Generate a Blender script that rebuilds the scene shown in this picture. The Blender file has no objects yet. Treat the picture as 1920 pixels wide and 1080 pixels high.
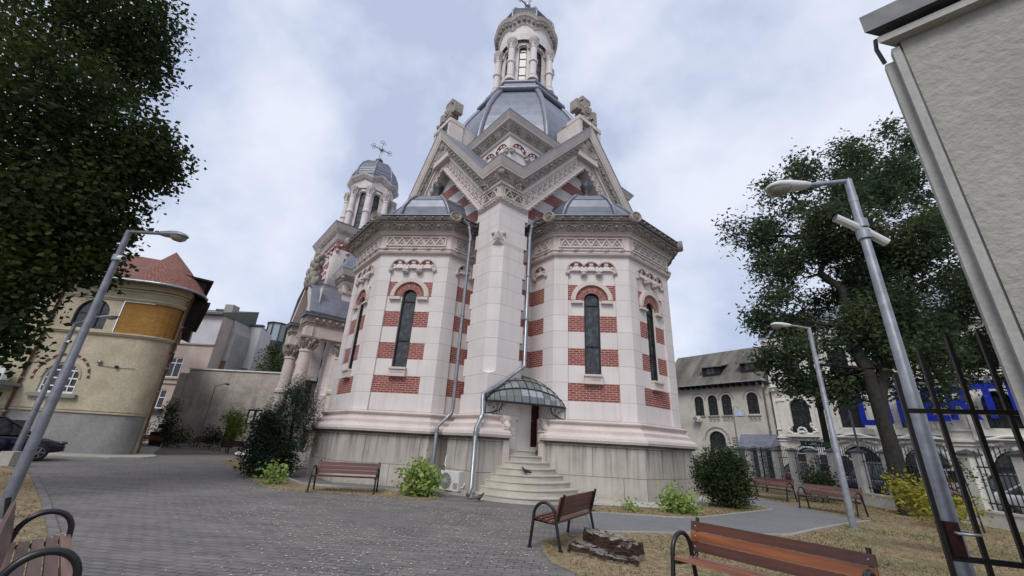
import bpy, bmesh, math, random
import numpy as np
from mathutils import Vector, Matrix
random.seed(7); RNG = np.random.default_rng(7)
SC = bpy.context.scene; COL = SC.collection
PI = math.pi; rad = math.radians
# ---------------------------------------------------------------- camera
cd = bpy.data.cameras.new('camera'); cam = bpy.data.objects.new('camera', cd); COL.objects.link(cam)
cd.sensor_width = 36.0; cd.lens = 749.95/1920*36.0; cd.clip_start = .05; cd.clip_end = 2000
PITCH, ROLL = 0.3712, 0.0553
fw = Vector((0, math.cos(PITCH), math.sin(PITCH))); up0 = Vector((0, -math.sin(PITCH), math.cos(PITCH))); r0 = Vector((1, 0, 0))
cr = r0*math.cos(ROLL)+up0*math.sin(ROLL); cu = -r0*math.sin(ROLL)+up0*math.cos(ROLL)
cam.matrix_world = Matrix(((cr.x, cu.x, -fw.x, 0), (cr.y, cu.y, -fw.y, 0), (cr.z, cu.z, -fw.z, 1.6), (0, 0, 0, 1)))
SC.camera = cam
# ---------------------------------------------------------------- world: bright overcast with soft blue-grey gaps
SUN_EL, SUN_AZ = rad(48), rad(200)     # azimuth measured from +Y clockwise
w = bpy.data.worlds.new('World'); SC.world = w; w.use_nodes = True
nt = w.node_tree; nt.nodes.clear()
def wn(t, **k):
    n = nt.nodes.new(t)
    for a, b in k.items(): setattr(n, a, b)
    return n
out = wn('ShaderNodeOutputWorld'); sky = wn('ShaderNodeTexSky', sky_type='NISHITA', sun_disc=False)
sky.sun_elevation = SUN_EL; sky.sun_rotation = SUN_AZ
b1 = wn('ShaderNodeBackground'); b1.inputs[1].default_value = .10; nt.links.new(sky.outputs[0], b1.inputs[0])
tc = wn('ShaderNodeTexCoord'); mp = wn('ShaderNodeMapping'); mp.inputs['Scale'].default_value = (1, 1, 1.15); mp.inputs['Rotation'].default_value = (0, 0, .6)
nt.links.new(tc.outputs['Generated'], mp.inputs[0])
n1 = wn('ShaderNodeTexNoise'); n1.inputs['Scale'].default_value = 2.7; n1.inputs['Detail'].default_value = 7; n1.inputs['Roughness'].default_value = .52; n1.inputs['Distortion'].default_value = .12
nt.links.new(mp.outputs[0], n1.inputs['Vector'])
cr1 = wn('ShaderNodeValToRGB'); e = cr1.color_ramp.elements
e[0].position = .38; e[0].color = (.40, .455, .60, 1); e[1].position = .62; e[1].color = (.66, .69, .78, 1)
e2 = cr1.color_ramp.elements.new(.5); e2.color = (.545, .59, .71, 1)
nt.links.new(n1.outputs[0], cr1.inputs[0])
b2 = wn('ShaderNodeBackground'); b2.inputs[1].default_value = 1.02; nt.links.new(cr1.outputs[0], b2.inputs[0])
mx = wn('ShaderNodeMixShader'); mx.inputs[0].default_value = .90
nt.links.new(b1.outputs[0], mx.inputs[1]); nt.links.new(b2.outputs[0], mx.inputs[2]); nt.links.new(mx.outputs[0], out.inputs[0])
# ---------------------------------------------------------------- sun behind thin cloud
sl = bpy.data.lights.new('sun', 'SUN'); sl.energy = 1.5; sl.angle = rad(24); sl.color = (1, .965, .92)
so = bpy.data.objects.new('sun', sl); COL.objects.link(so)
sd = Vector((math.sin(SUN_AZ)*math.cos(SUN_EL), math.cos(SUN_AZ)*math.cos(SUN_EL), math.sin(SUN_EL)))
so.rotation_euler = sd.to_track_quat('Z', 'Y').to_euler(); so.location = (0, -20, 40)
SC.view_settings.view_transform = 'Standard'; SC.view_settings.look = 'None'; SC.view_settings.gamma = 1; SC.view_settings.exposure = .40
SC.cycles.max_bounces = 6; SC.cycles.transparent_max_bounces = 8
# ================================================================ materials
MATS = {}
class NT:
    def __init__(s, name, rough=.8, metal=0, spec=.3):
        s.m = bpy.data.materials.new(name); s.m.use_nodes = True; s.t = s.m.node_tree; s.b = s.t.nodes['Principled BSDF']
        s.b.inputs['Roughness'].default_value = rough; s.b.inputs['Metallic'].default_value = metal
        s.b.inputs['Specular IOR Level'].default_value = spec
        MATS[name] = s.m
    def n(s, t, ins=None, **k):
        n = s.t.nodes.new(t)
        for a, b in k.items(): setattr(n, a, b)
        for a, b in (ins or {}).items(): s.set(n.inputs[a], b)
        return n
    def set(s, i, v):
        if hasattr(v, 'links') or isinstance(v, bpy.types.NodeSocket): s.t.links.new(v, i)
        else: i.default_value = v
    def uv(s, scale=(1, 1, 1), obj=False):
        t = s.n('ShaderNodeTexCoord'); m = s.n('ShaderNodeMapping', {'Scale': scale}); s.t.links.new(t.outputs['Object' if obj else 'UV'], m.inputs[0]); return m.outputs[0]
    def noise(s, scale, vec=None, detail=3, rough=.55, dist=0):
        n = s.n('ShaderNodeTexNoise', {'Scale': scale, 'Detail': detail, 'Roughness': rough, 'Distortion': dist})
        if vec is None: vec = s.uv(obj=True)
        s.t.links.new(vec, n.inputs['Vector']); return n.outputs[0]
    def math(s, op, a, b=0., c=0.):
        n = s.n('ShaderNodeMath', operation=op); s.set(n.inputs[0], a); s.set(n.inputs[1], b)
        if op in ('MULTIPLY_ADD', 'COMPARE'): s.set(n.inputs[2], c)
        return n.outputs[0]
    def rmap(s, v, a, b, c=0., d=1.):
        n = s.n('ShaderNodeMapRange', {1: a, 2: b, 3: c, 4: d}); s.set(n.inputs[0], v); return n.outputs[0]
    def mix(s, f, a, b, mode='MIX'):
        n = s.n('ShaderNodeMix', data_type='RGBA', blend_type=mode); s.set(n.inputs[0], f)
        s.set(n.inputs[6], (*a, 1) if isinstance(a, tuple) else a); s.set(n.inputs[7], (*b, 1) if isinstance(b, tuple) else b); return n.outputs[2]
    def color(s, c): s.set(s.b.inputs['Base Color'], (*c, 1) if isinstance(c, tuple) else c)
    def bump(s, h, strength=.3, dist=.02):
        n = s.n('ShaderNodeBump', {'Strength': strength, 'Distance': dist}); s.t.links.new(h, n.inputs['Height']); s.t.links.new(n.outputs[0], s.b.inputs['Normal'])
def sc(c, k): return tuple(min(1, x*k) for x in c)
def plain(name, c, rough=.8, metal=0, var=.12, scale=2., fine=0., bump=0., bscale=30, spec=.3, c2=None):
    t = NT(name, rough, metal, spec)
    f = t.rmap(t.noise(scale), .3, .7)
    col = t.mix(f, sc(c, 1-var), c2 or sc(c, 1+var))
    if fine: col = t.mix(t.math('MULTIPLY', t.rmap(t.noise(scale*14), .35, .65), fine), col, sc(c, .45))
    t.color(col)
    if bump: t.bump(t.noise(bscale, detail=4), bump)
    return t.m
def sepz(t, v):
    n = t.n('ShaderNodeSeparateXYZ'); t.t.links.new(v, n.inputs[0]); return n.outputs
CP, CH = 3.21, .667          # church course datum and height
def stone_mat(name, c=(.71, .65, .625), band=False, zmax=99., joints=True):
    t = NT(name, .82); uv = t.uv(); s = sepz(t, uv)
    k = t.math('DIVIDE', t.math('SUBTRACT', s[1], CP), CH)
    fr = t.math('FRACT', k); idx = t.math('FLOOR', k)
    big = t.rmap(t.noise(1.1), .3, .7); fine = t.rmap(t.noise(9.), .3, .7)
    col = t.mix(big, sc(c, .93), sc(c, 1.04)); col = t.mix(t.math('MULTIPLY', fine, .10), col, sc(c, .7))
    w2 = t.n('ShaderNodeTexWhiteNoise', noise_dimensions='1D'); t.t.links.new(idx, w2.inputs['W'])
    col = t.mix(t.math('MULTIPLY', w2.outputs[0], .2), col, (.50, .465, .46))
    strk = t.rmap(t.noise(1, vec=t.uv((3.5, .18, 1)), detail=4), .52, .8)
    col = t.mix(t.math('MULTIPLY', strk, .42), col, (.42, .365, .325))
    jl = t.math('MAXIMUM', t.math('LESS_THAN', fr, .014), t.math('GREATER_THAN', fr, .986))
    if joints: col = t.mix(t.math('MULTIPLY', jl, .55), col, (.2, .17, .16))
    if band:
        bt = t.n('ShaderNodeTexBrick', {'Color1': (.20, .048, .038, 1), 'Color2': (.29, .085, .06, 1), 'Mortar': (.60, .42, .38, 1), 'Scale': 1., 'Mortar Size': .009, 'Mortar Smooth': .1, 'Brick Width': .245, 'Row Height': .0834, 'Bias': 0.})
        mp_ = t.n('ShaderNodeMapping', {'Location': (0, -CP, 0)}); t.t.links.new(uv, mp_.inputs[0]); t.t.links.new(mp_.outputs[0], bt.inputs[0])
        bc = t.mix(t.math('MULTIPLY', t.rmap(t.noise(5.), .35, .65), .35), bt.outputs[0], (.17, .04, .035))
        par = t.math('LESS_THAN', t.math('MODULO', t.math('ADD', idx, 200.), 2.), .5)
        par = t.math('MULTIPLY', par, t.math('GREATER_THAN', s[1], CP)); par = t.math('MULTIPLY', par, t.math('LESS_THAN', s[1], zmax))
        col = t.mix(par, col, bc)
    t.color(col); t.bump(t.noise(35, detail=3), .08, .01); return t.m
STONE = stone_mat('pale_pink_stone'); PLAIN = stone_mat('pale_pink_render', joints=False)
BAND = stone_mat('brick_banded_stone', band=True); PANEL = stone_mat('brick_banded_panel', band=True, zmax=7.88)
def brick_mat(name, c1, c2, mo, bw=.245, rh=.0834, ms=.009):
    t = NT(name, .85); bt = t.n('ShaderNodeTexBrick', {'Color1': (*c1, 1), 'Color2': (*c2, 1), 'Mortar': (*mo, 1), 'Scale': 1., 'Mortar Size': ms, 'Mortar Smooth': .1, 'Brick Width': bw, 'Row Height': rh, 'Bias': 0.}); t.t.links.new(t.uv(), bt.inputs[0])
    t.color(t.mix(t.math('MULTIPLY', t.rmap(t.noise(4.), .35, .65), .35), bt.outputs[0], sc(c1, .6))); t.bump(bt.outputs[1], -.2, .01); return t.m
VOUS = brick_mat('radial_red_brick', (.21, .048, .038), (.28, .075, .055), (.6, .42, .38), .34, .085, .010)
YBRICK = brick_mat('ochre_yellow_brick', (.30, .155, .035), (.38, .205, .05), (.17, .085, .02), .24, .09, .009)
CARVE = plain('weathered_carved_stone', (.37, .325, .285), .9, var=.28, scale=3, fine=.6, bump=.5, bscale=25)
CARVEL = plain('pale_carved_stone', (.54, .475, .44), .9, var=.18, scale=3, fine=.5, bump=.5, bscale=22)
MOULD = plain('cream_moulding_stone', (.62, .545, .50), .85, var=.09, scale=1.5, fine=.2, bump=.1)
REDB = plain('red_brick_plain', (.22, .052, .042), .85, var=.15, scale=8)
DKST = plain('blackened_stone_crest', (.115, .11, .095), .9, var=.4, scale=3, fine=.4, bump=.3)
def zinc(name, c):
    t = NT(name, .42, .25, .5); uv = t.uv(); bt = t.n('ShaderNodeTexBrick', {'Color1': (*sc(c, .9), 1), 'Color2': (*sc(c, 1.12), 1), 'Mortar': (*sc(c, .45), 1), 'Scale': 1., 'Mortar Size': .008, 'Mortar Smooth': .3, 'Brick Width': 1.1, 'Row Height': .45, 'Bias': 0.}); t.t.links.new(uv, bt.inputs[0])
    col = t.mix(t.math('MULTIPLY', t.rmap(t.noise(2.5), .35, .7), .45), bt.outputs[0], sc(c, 1.55)); t.color(col)
    t.bump(bt.outputs[1], -.4, .02); return t.m
ZINC = zinc('grey_zinc_sheet', (.165, .178, .215)); ZRIB = plain('zinc_rib', (.19, .20, .235), .4, .25, var=.15, scale=4, spec=.5)
def concrete_plinth():
    t = NT('stained_plinth_stone', .9); uv = t.uv(); s = sepz(t, uv)
    col = t.mix(t.rmap(t.noise(.9), .3, .7), (.41, .375, .33), (.53, .49, .425))
    st = t.rmap(t.noise(1, vec=t.uv((5.5, .35, 1)), detail=5, rough=.65), .42, .68)
    hi = t.rmap(s[1], .35, 1.75, .15, 1.)
    col = t.mix(t.math('MULTIPLY', t.math('MULTIPLY', st, hi), .85), col, (.10, .085, .07))
    st2 = t.rmap(t.noise(1, vec=t.uv((9., .5, 1)), detail=4), .55, .75)
    col = t.mix(t.math('MULTIPLY', t.math('MULTIPLY', st2, hi), .5), col, (.56, .53, .47))
    low = t.rmap(s[1], .0, .35, .6, 0.); col = t.mix(t.math('MULTIPLY', low, t.rmap(t.noise(3.), .35, .65)), col, (.21, .17, .13))
    bt = t.n('ShaderNodeTexBrick', {'Color1': (1, 1, 1, 1), 'Color2': (.93, .93, .95, 1), 'Mortar': (.3, .28, .26, 1), 'Scale': 1., 'Mortar Size': .009, 'Brick Width': 2.05, 'Row Height': .93}); 
    mp_ = t.n('ShaderNodeMapping', {'Location': (0.4, .22, 0)}); t.t.links.new(uv, mp_.inputs[0]); t.t.links.new(mp_.outputs[0], bt.inputs[0])
    t.color(t.mix(1., col, bt.outputs[0], 'MULTIPLY')); t.bump(t.noise(14, detail=5), .25); return t.m
PLINTH = concrete_plinth()
STEPM = plain('worn_cream_step_stone', (.51, .47, .40), .85, var=.12, scale=2.2, fine=.3, bump=.15)
def glass_mat(name, c=(.012, .014, .018), rough=.12, blot=(.05, .055, .06)):
    t = NT(name, rough, 0, .6); t.color(t.mix(t.rmap(t.noise(5., detail=4), .45, .7), c, blot)); t.bump(t.noise(3.), .04); return t.m
GLASS = glass_mat('dark_window_glass'); STAIN = glass_mat('leaded_stained_glass', (.018, .02, .024), .22, (.07, .08, .085))
LANT = glass_mat('pale_reflecting_glass', (.04, .045, .055), .25, (.09, .10, .125))
BLACKM = plain('black_painted_iron', (.012, .012, .013), .35, .0, var=.2, spec=.5); DFRAME = plain('dark_window_frame', (.02, .02, .021), .5)
WFRAME = plain('white_window_frame', (.72, .72, .70), .5); DOORM = plain('dark_red_wood_door', (.06, .018, .012), .55, var=.4, scale=5)
GALV = plain('galvanised_steel', (.30, .32, .34), .32, .75, var=.2, scale=4, spec=.5); PIPE = plain('bright_zinc_pipe', (.30, .32, .34), .38, .7, var=.15, scale=3)
PIPEB = plain('brown_copper_pipe', (.12, .05, .03), .5, .2)
POLE = plain('hot_dip_galvanised_pole', (.27, .29, .32), .45, .45, var=.22, scale=9, spec=.5); POLED = plain('weathered_grey_pole', (.17, .18, .20), .5, .35, var=.2, scale=7)
PLAST = plain('white_plastic_casing', (.62, .62, .60), .45, var=.05); PLASTD = plain('dark_plastic', (.03, .03, .032), .5)
def wood(name, a, b):
    t = NT(name, .38, 0, .5); g = t.rmap(t.noise(1, vec=t.uv((1.2, 16, 16), obj=True), detail=5, rough=.6, dist=.6), .3, .7)
    col = t.mix(g, a, b); geo = t.n('ShaderNodeNewGeometry'); oi = t.n('ShaderNodeObjectInfo'); col = t.mix(t.math('MULTIPLY', t.math('POWER', oi.outputs['Random'], 1.8), .75), t.mix(.35, col, sc(a, 1.3)), t.mix(g, sc(b, .9), (b[0]*2.1, b[1]*2.1, b[2]*1.6)))
    sp = t.rmap(t.noise(3.2), .62, .72); col = t.mix(t.math('MULTIPLY', sp, .5), col, sc(a, .3)); t.color(col); t.bump(g, .15, .005); return t.m
WOOD = wood('varnished_brown_slat', (.040, .011, .006), (.135, .036, .014)); WOODO = wood('orange_varnished_slat', (.07, .020, .008), (.20, .060, .018)); WOOD_SKY = wood('sky_sheen_seat_slat', (.11, .040, .026), (.26, .12, .085)); WOODD = wood('dark_brown_slat', (.05, .02, .014), (.12, .05, .035)); WOODP = wood('faded_purple_brown_slat', (.07, .036, .032), (.15, .085, .078))  # seat slats: pale pinkish sky reflection is put into the wood colour
WOODR = wood('reddish_brown_slat', (.06, .018, .013), (.13, .04, .028))
BARK = plain('dark_grey_bark', (.032, .029, .026), .95, var=.4, scale=6, fine=.3, bump=.8, bscale=14)
def leafm(name, a, b, c=None, tr=.25):
    t = NT(name, .75, 0, .12); geo = t.n('ShaderNodeNewGeometry'); r = geo.outputs['Random Per Island']
    col = t.mix(r, a, b); col = t.mix(t.rmap(t.noise(.5), .45, .68), col, c or sc(b, 1.25))
    t.color(col); tl = t.n('ShaderNodeBsdfTranslucent'); t.set(tl.inputs[0], t.mix(.5, col, sc(b, 1.6)))
    ms = t.n('ShaderNodeMixShader'); ms.inputs[0].default_value = tr; t.t.links.new(t.b.outputs[0], ms.inputs[1]); t.t.links.new(tl.outputs[0], ms.inputs[2])
    t.t.links.new(ms.outputs[0], t.t.nodes['Material Output'].inputs[0]); return t.m
# ================================================================ mesh builder
class Frame:
    """facade frame: u along the wall to the viewer's right, z up, o outward"""
    def __init__(s, p, q=None, u=None):
        s.p = Vector((p[0], p[1])); d = Vector((q[0]-p[0], q[1]-p[1])) if q else Vector(u)
        s.L = d.length; s.u = d.normalized(); s.n = Vector((s.u.y, -s.u.x))
    def __call__(s, u, z, o=0.): v = s.p+s.u*u+s.n*o; return (v.x, v.y, z)
class MB:
    def __init__(s): s.v = []; s.f = []; s.m = []; s.ml = []; s.uv = {}; s.sm = []
    def mi(s, m):
        if m not in s.ml: s.ml.append(m)
        return s.ml.index(m)
    def face(s, pts, m, uv=None, smooth=False):
        i = len(s.v); s.v += [tuple(p) for p in pts]; s.f.append(tuple(range(i, i+len(pts)))); s.m.append(s.mi(m)); s.sm.append(smooth)
        if uv: s.uv[len(s.f)-1] = uv
    def mesh(s, vs, fs, m, smooth=False):
        i = len(s.v); s.v += [tuple(p) for p in vs]; k = s.mi(m)
        for f in fs: s.f.append(tuple(i+a for a in f)); s.m.append(k); s.sm.append(smooth)
    def hexa(s, P, m):   # 8 points: bottom 4 (ccw) then top 4
        s.mesh(P, [(3, 2, 1, 0), (4, 5, 6, 7), (0, 1, 5, 4), (1, 2, 6, 5), (2, 3, 7, 6), (3, 0, 4, 7)], m)
    def fbox(s, F, u0, u1, z0, z1, o0, o1, m):
        s.hexa([F(u0, z0, o1), F(u1, z0, o1), F(u1, z0, o0), F(u0, z0, o0), F(u0, z1, o1), F(u1, z1, o1), F(u1, z1, o0), F(u0, z1, o0)], m)
    def box(s, x0, x1, y0, y1, z0, z1, m):
        s.hexa([(x0, y0, z0), (x1, y0, z0), (x1, y1, z0), (x0, y1, z0), (x0, y0, z1), (x1, y0, z1), (x1, y1, z1), (x0, y1, z1)], m)
    def prism(s, poly, z0, z1, m, cap=True):
        n = len(poly)
        vs = [(x, y, z0) for x, y in poly]+[(x, y, z1) for x, y in poly]
        fs = [(i, (i+1) % n, n+(i+1) % n, n+i) for i in range(n)]
        if cap: fs += [tuple(range(n))[::-1], tuple(range(n, 2*n))]
        s.mesh(vs, fs, m)
    def loft(s, rings, mats, closed=False, smooth=False, cap=False):
        n = len(rings[0])
        for k in range(len(rings)-1):
            m = mats[k] if isinstance(mats, (list, tuple)) else mats
            a, b = rings[k], rings[k+1]
            s.mesh(list(a)+list(b), [(i, (i+1) % n, n+(i+1) % n, n+i) for i in range(n if closed else n-1)], m, smooth)
        if cap:
            s.face(rings[0][::-1], mats[0] if isinstance(mats, (list, tuple)) else mats); s.face(rings[-1], mats[-1] if isinstance(mats, (list, tuple)) else mats)
    def tube(s, pts, r, m, n=8, cap=True, smooth=True, up=None):
        pts = [Vector(p) for p in pts]; rr = r if isinstance(r, (list, tuple)) else [r]*len(pts); rings = []
        prev = None
        for i, p in enumerate(pts):
            d = (pts[min(i+1, len(pts)-1)]-pts[max(i-1, 0)]).normalized()
            if prev is None: a = d.orthogonal().normalized() if up is None else Vector(up)
            else: a = prev
            a = (a-d*a.dot(d)).normalized(); b = d.cross(a); prev = a
            rings.append([tuple(p+(a*math.cos(2*PI*j/n)+b*math.sin(2*PI*j/n))*rr[i]) for j in range(n)])
        N = len(rings); vs = [q for g in rings for q in g]
        fs = [(k*n+i, k*n+(i+1) % n, (k+1)*n+(i+1) % n, (k+1)*n+i) for k in range(N-1) for i in range(n)]
        s.mesh(vs, fs, m, smooth)
        if cap: s.face(rings[0][::-1], m); s.face(rings[-1], m)
    def lathe(s, c, prof, m, n=16, smooth=True, a0=0., axis=None):
        c = Vector(c); ax = Vector(axis).normalized() if axis else Vector((0, 0, 1))
        if axis: e1 = ax.orthogonal().normalized(); e2 = ax.cross(e1)
        else: e1 = Vector((1, 0, 0)); e2 = Vector((0, 1, 0))
        rings = [[tuple(c+ax*z+(e1*math.cos(a0+2*PI*j/n)+e2*math.sin(a0+2*PI*j/n))*r) for j in range(n)] for r, z in prof]
        N = len(rings); vs = [q for g in rings for q in g]
        fs = [(k*n+i, k*n+(i+1) % n, (k+1)*n+(i+1) % n, (k+1)*n+i) for k in range(N-1) for i in range(n)]
        if isinstance(m, (list, tuple)):
            for k in range(N-1): s.mesh(rings[k]+rings[k+1], [(i, (i+1) % n, n+(i+1) % n, n+i) for i in range(n)], m[k], smooth)
        else: s.mesh(vs, fs, m, smooth)
        mm = m if not isinstance(m, (list, tuple)) else m[0]
        if prof[0][0] > .001: s.face(rings[0][::-1], mm)
        if prof[-1][0] > .001: s.face(rings[-1], m if not isinstance(m, (list, tuple)) else m[-1])
    def blob(s, c, r, m, sub=1, jit=0., sq=(1, 1, 1)):
        bm = bmesh.new(); bmesh.ops.create_icosphere(bm, subdivisions=sub, radius=1); 
        vs = []
        for v in bm.verts:
            k = 1+random.uniform(-jit, jit); vs.append((c[0]+v.co.x*r*sq[0]*k, c[1]+v.co.y*r*sq[1]*k, c[2]+v.co.z*r*sq[2]*k))
        s.mesh(vs, [tuple(v.index for v in f.verts) for f in bm.faces], m, True); bm.free()
    def xf(s, fn, start=0):
        for i in range(start, len(s.v)): s.v[i] = fn(s.v[i])
    def build(s, name, parent=None, fixn=True):
        me = bpy.data.meshes.new(name); me.from_pydata(s.v, [], s.f)
        for m in s.ml: me.materials.append(m)
        me.polygons.foreach_set('material_index', s.m); me.polygons.foreach_set('use_smooth', s.sm)
        if fixn:
            bm = bmesh.new(); bm.from_mesh(me); bmesh.ops.recalc_face_normals(bm, faces=bm.faces); bm.to_mesh(me); bm.free()
        ul = me.uv_layers.new(name='UVMap').data
        for p in me.polygons:
            n = p.normal; ov = s.uv.get(p.index)
            if abs(n.z) > .93: t = Vector((1, 0, 0)); b = Vector((0, 1, 0))
            else:
                t = Vector((-n.y, n.x, 0)).normalized()
                b = Vector((0, 0, 1))
                if abs(n.z) > .25: b = n.cross(t)
            if ov and len(ov) == p.loop_total:
                vi0 = s.f[p.index]
                mp_ = {vi0[k]: ov[k] for k in range(len(ov))}
                for li in p.loop_indices: ul[li].uv = mp_[me.loops[li].vertex_index]
            else:
                for li in p.loop_indices:
                    co = me.vertices[me.loops[li].vertex_index].co; ul[li].uv = (co.dot(t), co.dot(b))
        me.validate(); o = bpy.data.objects.new(name, me); COL.objects.link(o)
        if parent: o.parent = parent
        return o
def tag(o, label=None, cat=None, group=None, kind=None):
    if label: o['label'] = label
    if cat: o['category'] = cat
    if group: o['group'] = group
    if kind: o['kind'] = kind
    return o
def thing(name, label, cat, loc=(0, 0, 0), rz=0, group=None):
    o = bpy.data.objects.new(name, None); COL.objects.link(o); o.location = loc; o.rotation_euler = (0, 0, rz); o.empty_display_size = .3
    return tag(o, label, cat, group)
def dup(o, loc=None, rz=None, parent=None, label=None, group=None):
    c = o.copy(); COL.objects.link(c)
    if parent: c.parent = parent
    if loc is not None: c.location = loc
    if rz is not None: c.rotation_euler = (0, 0, rz)
    if label: c['label'] = label
    if group: c['group'] = group
    for ch in list(o.children): dup(ch, parent=c)
    return c
# wall with arched or square openings; wins = (uc, width, zbottom, zspring)  spring==ztop with flat=True
def wall(mb, F, u0, u1, z0, z1, wins, m, out=0., reveal=.25, rm=None, seg=10, flat=False, rise=1.):
    rm = rm or m; cur = u0
    for (uc, w_, zb, zs) in sorted(wins):
        a, b = uc-w_/2, uc+w_/2; R = w_/2
        if a > cur+1e-4: mb.face([F(cur, z0, out), F(a, z0, out), F(a, z1, out), F(cur, z1, out)], m)
        if zb > z0+1e-4: mb.face([F(a, z0, out), F(b, z0, out), F(b, zb, out), F(a, zb, out)], m)
        arc = [(a, zs), (b, zs)] if flat else [(uc-R*math.cos(PI*k/seg), zs+rise*R*math.sin(PI*k/seg)) for k in range(seg+1)]
        for (p, q), (p2, q2) in zip(arc, arc[1:]):
            mb.face([F(p, q, out), F(p2, q2, out), F(p2, z1, out), F(p, z1, out)], m)
            mb.face([F(p, q, out), F(p2, q2, out), F(p2, q2, out-reveal), F(p, q, out-reveal)], rm)
        mb.face([F(a, zb, out), F(a, zs, out), F(a, zs, out-reveal), F(a, zb, out-reveal)], rm)
        mb.face([F(b, zb, out), F(b, zs, out), F(b, zs, out-reveal), F(b, zb, out-reveal)], rm)
        mb.face([F(a, zb, out), F(b, zb, out), F(b, zb, out-reveal), F(a, zb, out-reveal)], rm)
        cur = b
    if u1 > cur+1e-4: mb.face([F(cur, z0, out), F(u1, z0, out), F(u1, z1, out), F(cur, z1, out)], m)
def window(F, uc, w_, zb, zs, out, parent, fm=None, gm=None, vb=1, hb=(), fw_=.05, depth=.06, flat=False, name='window', seg=12, rise=1., gname='glass'):
    """frame mesh with a glass sub-part; out = plane of the glass"""
    fm = fm or DFRAME; gm = gm or GLASS; mb = MB(); R = w_/2
    if flat: arc = [(uc-R, zs), (uc+R, zs)]
    else: arc = [(uc-R*math.cos(PI*k/seg), zs+rise*R*math.sin(PI*k/seg)) for k in range(seg+1)]
    outl = [(uc-R, zb)]+arc+[(uc+R, zb)]
    k = 1-fw_/R; cz = (zb+zs)/2
    def inn(p): 
        x = uc+(p[0]-uc)*k; z = p[1]
        if z <= zb+1e-6: z = zb+fw_
        elif flat: z = zs-fw_
        else: z = zs+(p[1]-zs)*k
        return (x, z)
    ins = [inn(p) for p in outl]
    n = len(outl)
    for i in range(n):
        j = (i+1) % n
        mb.face([F(*outl[i], out+depth), F(*outl[j], out+depth), F(*ins[j], out+depth), F(*ins[i], out+depth)], fm)
        mb.face([F(*ins[i], out+depth), F(*ins[j], out+depth), F(*ins[j], out), F(*ins[i], out)], fm)
    top = zs if flat else zs+rise*R
    for i in range(1, vb+1):
        x = uc-R+w_*i/(vb+1); d = abs(x-uc); zt = zs if flat else zs+rise*math.sqrt(max(0, R*R-d*d)); mb.fbox(F, x-fw_*.4, x+fw_*.4, zb+.01, zt-.01, out-.01, out+depth*.8, fm)
    for z in hb:
        hw = R if z <= zs or flat else math.sqrt(max(.001, R*R-((z-zs)/rise)**2)); mb.fbox(F, uc-hw+.01, uc+hw-.01, z-fw_*.4, z+fw_*.4, out-.01, out+depth*.75, fm)
    o = mb.build(name, parent); g = MB(); g.face([F(*p, out+.004) for p in outl], gm); g.build(gname, o); return o
def ring_arc(mb, F, uc, zc, r0, r1, o0, o1, m, a0=0., a1=PI, seg=16, rise=1., uvr=False):
    for k in range(seg):
        A, B = a0+(a1-a0)*k/seg, a0+(a1-a0)*(k+1)/seg
        P = lambda r, t, o: F(uc-r*math.cos(t), zc+rise*r*math.sin(t), o)
        mm = m[k % len(m)] if isinstance(m, (list, tuple)) else m
        uvs = [(0, A*r1), (0, B*r1), (r1-r0, B*r1), (r1-r0, A*r1)] if uvr else None
        mb.face([P(r0, A, o1), P(r0, B, o1), P(r1, B, o1), P(r1, A, o1)], mm, uvs)
        mb.face([P(r1, A, o1), P(r1, B, o1), P(r1, B, o0), P(r1, A, o0)], mm); mb.face([P(r0, A, o1), P(r0, B, o1), P(r0, B, o0), P(r0, A, o0)], mm)
    for t in (a0, a1):
        mm = m[0] if isinstance(m, (list, tuple)) else m
        mb.face([F(uc-r0*math.cos(t), zc+rise*r0*math.sin(t), o0), F(uc-r1*math.cos(t), zc+rise*r1*math.sin(t), o0), F(uc-r1*math.cos(t), zc+rise*r1*math.sin(t), o1), F(uc-r0*math.cos(t), zc+rise*r0*math.sin(t), o1)], mm)
def scroll(mb, F, u, z, r, o, m, flip=1, leaf=True):
    """one acanthus scroll: spiral ridge, boss and curled leaf, in relief on the frame"""
    pts = []; n = 12
    for k in range(n+1):
        t = k/n; a = t*2.2*PI; q = r*(1-.62*t); pts.append(F(u+flip*q*math.cos(a), z+q*math.sin(a), o+.02+.03*t))
    mb.tube(pts, [r*.20*(1-.3*k/n) for k in range(n+1)], m, n=5, cap=False)
    c = F(u, z, o+.02); mb.lathe(c, [(r*.28, 0), (r*.22, r*.2), (0, r*.3)], m, n=6, axis=(F.n.x, F.n.y, 0))
    if leaf:
        for s_ in (-1, 1):
            a = Vector(F(u+flip*r*1.0, z-.0+s_*r*.3, o)); b = Vector(F(u+flip*r*1.75, z+s_*r*.75, o+.05)); mid = Vector(F(u+flip*r*1.4, z+s_*r*.25, o+.07))
            mb.tube([a, mid, b], [r*.16, r*.22, r*.07], m, n=5, cap=False)
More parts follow.
